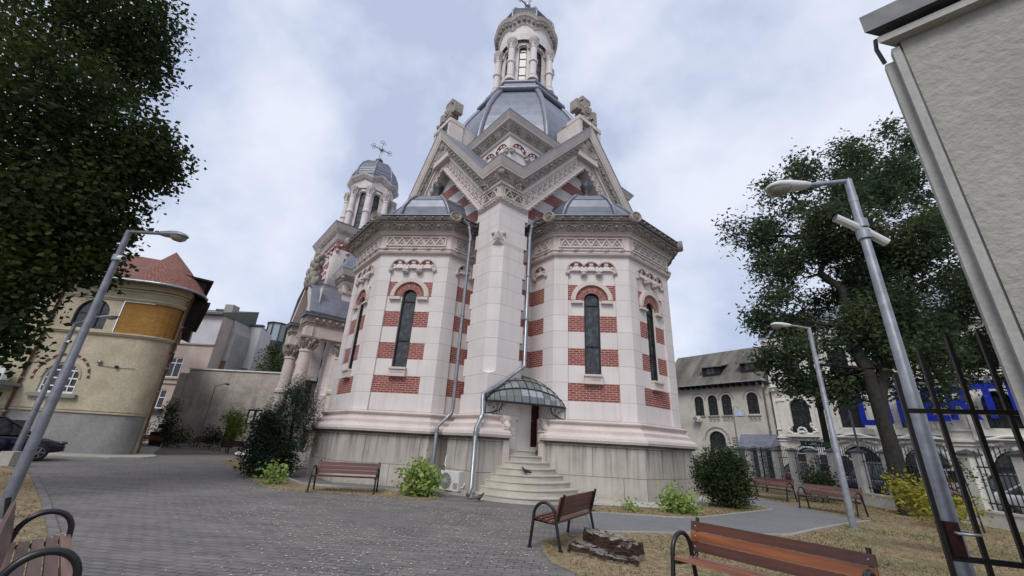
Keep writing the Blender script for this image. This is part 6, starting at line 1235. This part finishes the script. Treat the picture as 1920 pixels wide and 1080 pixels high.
W2 = [(U_(a), 1.45, 4.2, 5.85) for a in big]; WG = [(U_(a), 1.5 if i == 0 else 2.3, .6, 2.2 if i == 0 else 1.7) for i, a in enumerate(big)]; W3 = [(U_(a), 1.3, 8.5, 10.4) for a in big]
m = MB(); wall(m, F, 0, 34, 0, 3.4, WG, PRU, reveal=.4); wall(m, F, 0, 34, 3.4, 7.3, W2, PRU, reveal=.35); wall(m, F, 0, 34, 7.3, 12.2, W3, PW, reveal=.3, flat=True)
m.face([F(0, 0), F(0, 12.2), F(0, 12.2, -10), F(0, 0, -10)], PW); m.build('wall', pa_)
m = MB()
for z0, z1, o in ((3.3, 3.42, .18), (3.05, 3.15, .08), (4.0, 4.08, .10), (7.3, 7.45, .18), (7.45, 7.6, .30), (7.6, 7.68, .42), (11.3, 11.45, .2), (11.45, 11.8, .4), (11.8, 12.0, .55)): m.fbox(F, -.05, 34, z0, z1, -.02, o, PWH)
for k in range(60): m.fbox(F, .2+k*.55, .4+k*.55, 7.3, 7.45, .18, .34, PWH)
for i, a in enumerate(big):
    u = U_(a); ring_arc(m, F, u, 5.85, .74, .92, -.01, .10, PWH, 0, PI, 16); m.fbox(F, u-.92, u-.74, 4.2, 5.85, -.01, .10, PWH); m.fbox(F, u+.74, u+.92, 4.2, 5.85, -.01, .10, PWH)
    for s_ in (-1, 1):
        v = u+s_*1.35; m.fbox(F, v-.25, v+.25, 3.45, 6.4, 0, .09, PW); m.fbox(F, v-.32, v+.32, 6.4, 6.55, 0, .16, PWH); scroll(m, F, v, 6.9, .17, .03, PWH, s_); 
    ring_arc(m, F, u, 1.8, (.8 if i == 0 else 1.2), (.95 if i == 0 else 1.45), -.01, .10, PWH, 0, PI, 14); m.blob(F(u, 2.95, .1), .22, PWH, 1, .3); m.fbox(F, u-.8, u+.8, 8.25, 8.45, 0, .2, PWH)
    if i:   # curved balcony shelf with carved brackets
        pts = [(u-1.5+3.0*k/14, 3.55+.14*math.cos(PI*(k/7-1))) for k in range(15)]
        m.tube([F(a_, z_, .45) for a_, z_ in pts], .09, PWH, 6); m.fbox(F, u-1.5, u+1.5, 3.44, 3.52, 0, .55, PWH); m.fbox(F, u-1.25, u+1.25, 3.7, 4.1, 0, .35, PW)
        for s_ in (-1, 1): 
            for k in range(4): m.blob(F(u+s_*(.5+k*.22), 3.25-.04*k, .2), .17, PWH, 1, .3)
m.build('cornice', pa_)
for i, w4 in enumerate(W2): window(F, *w4, -.25, pa_, DFRAME, GLASS, vb=3, hb=(5.4, 5.6), fw_=.09); window(F, *W3[i], -.2, pa_, DFRAME, GLASS, vb=1, hb=(9.6,), fw_=.08, flat=True); window(F, *WG[i], -.3, pa_, DFRAME, GLASS, vb=2, hb=(WG[i][3],), fw_=.09)
m = MB(); u = U_(.02)     # carved balcony
for k in range(22):
    t_ = k/21; x = u-1.05+2.1*t_; z = 3.72+.10*math.cos(t_*4*PI); m.blob(F(x, z, .42), .13, PWH, 1, .35)
for s_ in (-1, 1):
    for k in range(7): m.blob(F(u+s_*(.98-.04*k+.1*math.sin(k)), 3.7+k*.13, .38), .15-.008*k, PWH, 1, .3)
for k in range(7): a = PI*k/6; m.blob(F(u-.28*math.cos(a), 3.85+.30*math.sin(a), .45), .11, PWH, 1, .3)
m.fbox(F, u-1.15, u+1.15, 3.42, 3.62, 0, .55, PWH); 
for k in range(9): m.blob(F(u-1.0+.25*k, 3.28-.05*math.sin(PI*k/8)*2, .2), .14, PWH, 1, .3)
m.fbox(F, u-.7, u+.7, 3.62, 4.3, .30, .33, BLACKM); m.build('balcony', pa_)
m = MB(); m.hexa([F(-.2, 12.0, .5), F(34, 12, .5), F(34, 12, -9), F(-.2, 12, -9), F(.6, 14.5, -1.2), F(34, 14.5, -1.2), F(34, 14.5, -7), F(.6, 14.5, -7)], ZINC); m.build('roof', pa_)
# blue letters across the front
t = NT('cobalt_blue_panel', .5); t.color((.006, .022, .34)); BLUE = t.m
for i, (ch_, a_) in enumerate(zip('LIBERTE', (-4.0, -5.5, -6.3, -7.7, -8.85, -10.2, -11.75))):
    cv = bpy.data.curves.new('letter', 'FONT'); cv.body = ch_; cv.size = 3.1; cv.extrude = .08; cv.offset = .06; cv.align_x = 'LEFT'; tmp = bpy.data.objects.new('tmp', cv); COL.objects.link(tmp)
    bpy.context.view_layer.update(); me = bpy.data.meshes.new_from_object(tmp.evaluated_get(bpy.context.evaluated_depsgraph_get())); bpy.data.objects.remove(tmp); me.materials.clear(); me.materials.append(BLUE)
    o = bpy.data.objects.new('sign_letter', me); COL.objects.link(o)
    xs = [v.co.x for v in me.vertices]; k_ = 1.0
    zb = 4.40+.075*(-4.25-a_)
    p2 = cwv(33.05, a_); d2 = kw @ Vector((0, -1, 0)); o.matrix_world = Matrix(((d2.x*.82, 0, -d2.y*-1*-1 if False else d2.y, p2[0]), (d2.y*.82, 0, -d2.x, p2[1]), (0, 1, 0, zb), (0, 0, 0, 1)))
    tag(o, 'big blue panel letter %s in the sign across the ivory palace front' % ch_ if ch_ != 'E' else ('big blue panel letter E after the R and T, last of the sign' if i == 6 else 'big blue panel letter E between B and R in the palace sign'), 'letter', 'blue letters of the palace sign')
# ================================================================ CHURCHYARD FENCE
FP0, FP1 = Vector((14.35, 7.0)), Vector((15.6, 24.5)); fd = (FP1-FP0).normalized(); LT = 30.0
fe = thing('churchyard_fence', 'low white wall with square pillars and black iron railings along the street', 'fence', (FP0.x, FP0.y, 0)); F = Frame((0, 0), tuple(fd)) ; F = Frame(tuple(fd*LT), (0, 0))
PIW = plain('dirty_white_render', (.68, .66, .60), .93, var=.15, scale=2, fine=.35)
m = MB(); m.fbox(F, 0, LT, 0, .42, -.14, .14, PIW); m.fbox(F, 0, LT, .42, .48, -.17, .17, PIW); m.build('base_wall', fe)
sp = 1.56; first = [12.0-7.0+sp*(k-3) for k in range(17)]
for s_ in first:
    u = LT-s_
    if u < .3 or s_ < .2: continue
    m = MB(); m.fbox(F, u-.17, u+.17, .48, 2.0, -.17, .17, PIW); p_ = m.build('pillar', fe); m = MB(); c = [F(u-.24, 2.0, .24), F(u+.24, 2.0, .24), F(u+.24, 2.0, -.24), F(u-.24, 2.0, -.24)]; m.hexa(c+[(x, y, 2.06) for x, y, z in c], ZDARK); ap_ = F(u, 2.2, 0); 
    for i in range(4): a, b = c[i], c[(i+1) % 4]; m.face([(a[0], a[1], 2.06), (b[0], b[1], 2.06), ap_], ZDARK)
    m.build('cap', p_)
    m = MB(); m.fbox(F, u-sp+.17, u-.17, 1.66, 1.70, -.015, .015, BLACKM); m.fbox(F, u-sp+.17, u-.17, .66, .70, -.015, .015, BLACKM)
    for k in range(8): v = u-.17-(k+.6)*(sp-.34)/8; hh = 2.12+.16*math.sin(PI*(k+.5)/8); m.fbox(F, v-.011, v+.011, .5, hh, -.011, .011, BLACKM)
    m.build('railing', fe)
# ================================================================ IRON GATE AND STUCCO GATEHOUSE
g0 = Vector((2.93, 3.0)); gd = Vector((.53, -.2)).normalized(); F = Frame((0, 0), tuple(gd*2)); ig = thing('iron_gate', 'open black iron gate leaf close to the camera at the right edge', 'gate', (g0.x, g0.y, 0))
m = MB()
for k, hh in enumerate((2.24, 2.42, 2.52, 2.55, 2.52, 2.42)): m.fbox(F, k*.187-.0125, k*.187+.0125, .08, hh, -.0125, .0125, BLACKM)
m.build('bars', ig)
for z in (.12, 1.06, 1.975): m = MB(); m.fbox(F, .018, 1.0, z-.016, z+.016, -.014, .014, BLACKM); m.build('rail', ig)
RUST = plain('rusty_dark_red_lockbox', (.028, .010, .010), .6, .3, var=.5, scale=12)
m = MB(); m.fbox(F, .02, .090, 1.075, 1.27, -.025, .03, RUST); lk = m.build('lock_box', ig); m = MB()
for o_ in (-.06, .06): m.tube([F(.06, 1.21, o_*.4), F(.06, 1.21, o_), F(.17, 1.21, o_)], .009, PIPE, 8)
m.build('handle', lk)
STU = plain('grey_beige_rough_stucco', (.345, .335, .295), .95, var=.10, scale=1.1, fine=.22, bump=.8, bscale=24)
STRP = plain('grey_painted_strip', (.36, .355, .33), .6, var=.15, scale=3, fine=.3)
gp = Vector((2.80, 2.14)); gdir = Vector((.75, -.66)).normalized(); gh = thing('gatehouse', 'rough grey beige stucco wall with metal corner strip towering at the right edge', 'building', (gp.x, gp.y, 0)); F = Frame((0, 0), tuple(gdir*4))
m = MB(); 
NX, NZ = 60, 60
BD = Vector((.98, .16)); A_ = F(.06, 0); B_ = F(4, 0); bk = lambda p, z: (p[0]+BD.x*3, p[1]+BD.y*3, z)
m.hexa([A_, B_, bk(B_, 0), bk(A_, 0), (A_[0], A_[1], 4.62), (B_[0], B_[1], 4.62), bk(B_, 4.62), bk(A_, 4.62)], STU); m.build('wall', gh)
m = MB(); m.fbox(F, -.0, .045, 0, 4.55, -.05, .02, STRP); m.fbox(F, .045, .075, 0, 4.6, -.1, -.006, ZDARK); m.fbox(F, -.05, .0, 0, 4.48, -.1, -.04, STRP); m.build('corner_strip', gh)
m = MB(); 
for (u0_, z0_, z1_, o_, mm_) in ((-.06, 4.60, 4.66, .08, STRP), (-.12, 4.71, 4.88, .13, ZDARK)):
    A_ = F(u0_, 0, o_); B_ = F(4, 0, o_); m.hexa([(A_[0], A_[1], z0_), (B_[0], B_[1], z0_), bk(B_, z0_), bk(A_, z0_), (A_[0], A_[1], z1_), (B_[0], B_[1], z1_), bk(B_, z1_), bk(A_, z1_)], mm_)
m.tube([F(-.06, 4.70, .02), F(-.07, 4.62, .0), F(-.045, 4.5, -.05)], .014, ZDARK, 7); m.build('roof_edge', gh)
# ================================================================ CARS
def car(name, label, x, y, rz, paint, L=4.3, H=1.48, W_=1.78, kind='hatch', group='cars parked along the street'):
    """local: nose towards +x"""
    th = thing(name, label, 'car', (x, y, 0), rz, group); hl = L/2; wb = L*.305
    st_ = [(-hl, .42, .62, .78), (-hl+.10, .30, .88, .90), (-hl+.35, .24, .98, .97), (-hl*.5, .22, .98, 1.0), (0, .22, .95, 1.0), (hl*.42, .22, .93, 1.0), (hl*.72, .24, .84, .97), (hl-.12, .30, .70, .86), (hl, .38, .55, .70)]
    m = MB(); rings = []
    for x_, z0, z1, wk in st_:
        w_ = W_/2*wk; zm = z0+(z1-z0)*.55; rings.append([(x_, -w_*.85, z0), (x_, -w_*.98, z0+.12), (x_, -w_, zm), (x_, -w_*.95, z1-.05), (x_, -w_*.80, z1), (x_, 0, z1+.02), (x_, w_*.80, z1), (x_, w_*.95, z1-.05), (x_, w_, zm), (x_, w_*.98, z0+.12), (x_, w_*.85, z0)])
    m.loft(rings, paint, True, True, cap=True); b = m.build('body', th); sb = b.modifiers.new('sub', 'SUBSURF'); sb.levels = 1; sb.render_levels = 1
    if kind == 'van': tp_ = [(-hl+.06, .95), (-hl+.14, H), (hl*.35, H), (hl*.62, .95)]
    elif kind == 'sedan': tp_ = [(-hl*.66, .96), (-hl*.34, H), (hl*.12, H), (hl*.50, .94)]
    else: tp_ = [(-hl+.10, .95), (-hl*.70, H-.04), (hl*.10, H), (hl*.52, .94)]
    def cab(k, zt, m_, nm, ins=0.):
        c = MB(); a, b_, c_, d_ = tp_; w0, w1 = W_/2*.90-ins, W_/2*.72-ins
        P = [(a[0]+ins, w0, a[1]), (b_[0]+ins, w1, b_[1]-ins), (c_[0]-ins, w1, c_[1]-ins), (d_[0]-ins, w0, d_[1])]
        c.face(P, m_); c.face([(x_, -y_, z_) for x_, y_, z_ in P], m_)
        for i in range(3): p, q = P[i], P[i+1]; c.face([p, q, (q[0], -q[1], q[2]), (p[0], -p[1], p[2])], m_)
        return c.build(nm, th)
    cab(0, 0, GLASS, 'glasshouse')
    m = MB(); a, b_, c_, d_ = tp_; w0, w1 = W_/2*.905, W_/2*.725
    m.loft([[(x_, -w1, z_), (x_, -w1*.6, z_+.035), (x_, 0, z_+.05), (x_, w1*.6, z_+.035), (x_, w1, z_)] for x_, z_ in ((b_[0]-.03, b_[1]), (b_[0]+.2, b_[1]+.02), (c_[0]-.1, c_[1]+.02), (c_[0]+.03, c_[1]))], paint, smooth=True)
    for s_ in (-1, 1):
        for p, q in ((a, b_), (c_, d_)): m.tube([(p[0], s_*(w0 if p in (a, d_) else w1), p[1]), (q[0], s_*(w0 if q in (a, d_) else w1), q[1])], .038, paint, 6)
        xm = (b_[0]+c_[0])/2; m.tube([(xm, s_*w0, .95), (xm, s_*w1, H)], .035, paint, 6); m.tube([(b_[0], s_*w1, b_[1]), (c_[0], s_*w1, c_[1])], .035, paint, 6)
        m.blob((d_[0]-.15, s_*(W_/2+.08), 1.0), .10, paint, 1, 0, (.7, 1, .7))
    m.build('roof', th)
    for sx in (-1, 1):
        for sy in (-1, 1):
            w = MB(); c = (sx*wb*1.02, sy*(W_/2-.10), .32); w.lathe(c, [(.22, -.1), (.31, -.09), (.325, 0), (.31, .10), (.22, .11)], PLASTD, 22, axis=(0, sy, 0)); wo_ = w.build('wheel', th)
            r = MB(); r.lathe(c, [(.21, .09), (.19, .12), (.16, .10), (.05, .09), (.04, .12), (0, .12)], GALV, 18, axis=(0, sy, 0))
            for k in range(5): a_ = k*2*PI/5; r.tube([(c[0]+.03*math.cos(a_), c[1]+sy*.12, c[2]+.03*math.sin(a_)), (c[0]+.19*math.cos(a_), c[1]+sy*.12, c[2]+.19*math.sin(a_))], .022, PIPE, 5)
            r.build('rim', wo_)
    for s_ in (-1, 1):
        m = MB(); m.blob((hl-.17, s_*W_*.36, .68), .14, LANT, 2, 0, (1.1, 1.2, .55)); m.build('headlight', th); m = MB(); m.blob((-hl+.10, s_*W_*.40, .82), .12, REDB, 2, 0, (.5, .9, 1.1)); m.build('tail_light', th)
    m = MB(); m.box(hl-.10, hl+.03, -W_*.28, W_*.28, .36, .56, PLASTD); m.build('grille', th); return th
def paintm(n, c): t = NT(n, .22, .25, .6); t.color(c); t.b.inputs['Coat Weight'].default_value = .6; return t.m
PN = paintm('midnight_blue_paint', (.006, .008, .028)); PWt = paintm('white_car_paint', (.62, .62, .62)); PG = paintm('graphite_car_paint', (.05, .055, .06)); PR = paintm('red_car_paint', (.35, .02, .02)); PS = paintm('silver_car_paint', (.32, .33, .34))
car('parked_car', 'very dark blue car cut by the left edge, parked in front of the yellow house', -19.6, 16.3, rad(68), PN, 4.7, 1.56, 1.9)
rf_ = math.atan2(fd.y, fd.x)
car('parked_car', 'dark blue car behind the fence right of the leafy shrub', 18.4, 21.2, rf_, PN, 4.4, 1.62)
car('parked_car', 'grey hatchback behind the rightmost fence panel', 18.9, 14.6, rf_+PI, PG, 4.2, 1.5)
car('parked_car', 'white car nearest the fence at the right edge', 16.9, 12.6, rf_+PI, PWt, 4.2, 1.36, kind='sedan')
car('parked_car', 'white car across the street behind the forked tree trunk', 24.2, 22.5, rad(-50), PWt, 4.4, 1.5)
car('parked_car', 'silver car across the street in front of the palace arches', 27.8, 18.2, rad(-50), PS, 4.4, 1.5)
car('parked_car', 'red car behind the fence next to the leafy shrub', 18.6, 26.6, rf_, PR, 4.1, 1.45)
car('delivery_van', 'white van across the street before the palace window', 24.5, 31.6, rad(-50), PWt, 5.2, 2.05, 1.95, 'van')
car('parked_car', 'white car glimpsed behind the church corner and the round shrub', 12.7, 31.0, rad(80), PWt, 4.3, 1.45)
# ================================================================ STREET FURNITURE BEYOND THE FENCE
up = thing('utility_pole', 'dark wooden utility pole rising in front of the ivory palace', 'pole', (19.1, 25, 0)); m = MB(); m.tube([(0, 0, 0), (.05, 0, 4), (.12, 0, 9.5)], [.17, .16, .13], BARK, 10); m.build('pole', up); m = MB(); m.tube([(0, 0, 4.6), (.03, -.05, 4.9)], .2, TIMB, 8); m.box(.1, .28, -.2, .0, 4.5, 5.0, ZDARK); m.build('clamp', up)
ss = thing('street_sign', 'green framed street name sign with white arrows, fixed to the utility pole', 'sign', (17.25, 24.6, 2.35)); SG = plain('green_sign_frame', (.015, .09, .04), .5); SN = plain('navy_sign_panel', (.008, .012, .05), .5)
m = MB(); m.box(0, 1.75, -.02, .02, 0, .30, SG); m.build('frame', ss); m = MB(); m.box(.15, 1.35, -.026, -.02, .05, .25, SN); m.build('panel', ss)
m = MB()
for x, s_ in ((.22, 1), (1.28, -1)): m.mesh([(x, -.03, .15), (x+.10*s_, -.03, .22), (x+.10*s_, -.03, .19), (x+.05*s_, -.03, .15), (x+.10*s_, -.03, .11), (x+.10*s_, -.03, .08)], [(0, 1, 2, 3), (0, 3, 4, 5)], PLAST)
for k in range(9): m.box(.45+k*.075, .50+k*.075, -.031, -.028, .09, .13, PLAST)
for k in range(4): m.box(.6+k*.08, .66+k*.08, -.031, -.028, .16, .21, PLAST)
m.build('lettering', ss)
bl = thing('street_lamp', 'slender white street lamp with bell shaded head before the stucco house', 'street lamp', (16.5, 30, 0), 0, 'street lamps beyond the fence'); m = MB(); m.tube([(0, 0, 0), (.02, 0, 4.6), (.1, 0, 4.95), (.3, 0, 5.0), (.5, 0, 4.85)], [.06, .045, .04, .03, .03], POLE, 8); m.build('pole', bl); m = MB(); m.lathe((.52, 0, 4.3), [(.36, 0), (.34, .08), (.22, .25), (.1, .42), (.06, .58)], plain('pale_blue_lamp_shade', (.35, .42, .52), .4), 16); m.build('lamp_head', bl)
b2_ = thing('street_lamp', 'thin grey street post between the palace and the fence', 'street lamp', (20.1, 24, 0), 0, 'street lamps beyond the fence'); m = MB(); m.tube([(0, 0, 0), (.0, 0, 5.2), (.3, 0, 5.5), (.9, 0, 5.6)], [.06, .05, .04, .035], POLED, 8); m.build('pole', b2_); m = MB(); m.box(.8, 1.3, -.1, .1, 5.5, 5.65, POLED); m.build('lamp_head', b2_)
wb_ = thing('wheelie_bin', 'dark green wheeled bin with open lid and white bag behind the corner bench', 'bin', (-27.0, 33.8, 0)); m = MB(); m.hexa([(-.25, -.25, .05), (.25, -.25, .05), (.25, .25, .05), (-.25, .25, .05), (-.35, -.35, 1.05), (.35, -.35, 1.05), (.35, .35, 1.05), (-.35, .35, 1.05)], plain('dark_green_plastic', (.01, .03, .02), .5)); m.build('body', wb_); m = MB(); m.hexa([(-.36, .34, 1.05), (.36, .34, 1.05), (.36, .38, 1.05), (-.36, .38, 1.05), (-.36, .2, 1.65), (.36, .2, 1.65), (.36, .25, 1.65), (-.36, .25, 1.65)], PLASTD); m.build('lid', wb_)
bg = MB(); bg.blob((-26.95, 33.7, 1.15), .2, PLAST, 2, .2); tag(bg.build('rubbish_bag'), 'white rubbish bag on top of the green wheeled bin', 'bag')
cb = MB(); cb.hexa([(-17.05, 14.95, 0), (-16.45, 14.9, 0), (-16.4, 15.35, 0), (-17.0, 15.4, 0), (-17.0, 15.0, .48), (-16.5, 14.95, .48), (-16.45, 15.3, .48), (-16.95, 15.35, .48)], CONC); tag(cb.build('concrete_block'), 'small pale concrete block on the grass edge beside the navy car', 'block')
rk = MB()
for (x, y, r) in ((-16.3, 27.7, .42), (-15.7, 28.0, .35), (-15.9, 27.4, .25)): rk.blob((x, y, .12), r, PWH, 2, .15, (1.5, 1, .38))
for (x, y, r) in ((-16.0, 27.8, .3),): rk.blob((x, y, .36), r, PWH, 2, .12, (1.3, 1, .35))
tag(rk.build('white_rock'), 'pile of whitewashed flat rocks at the left of the dark conifer', 'rocks')
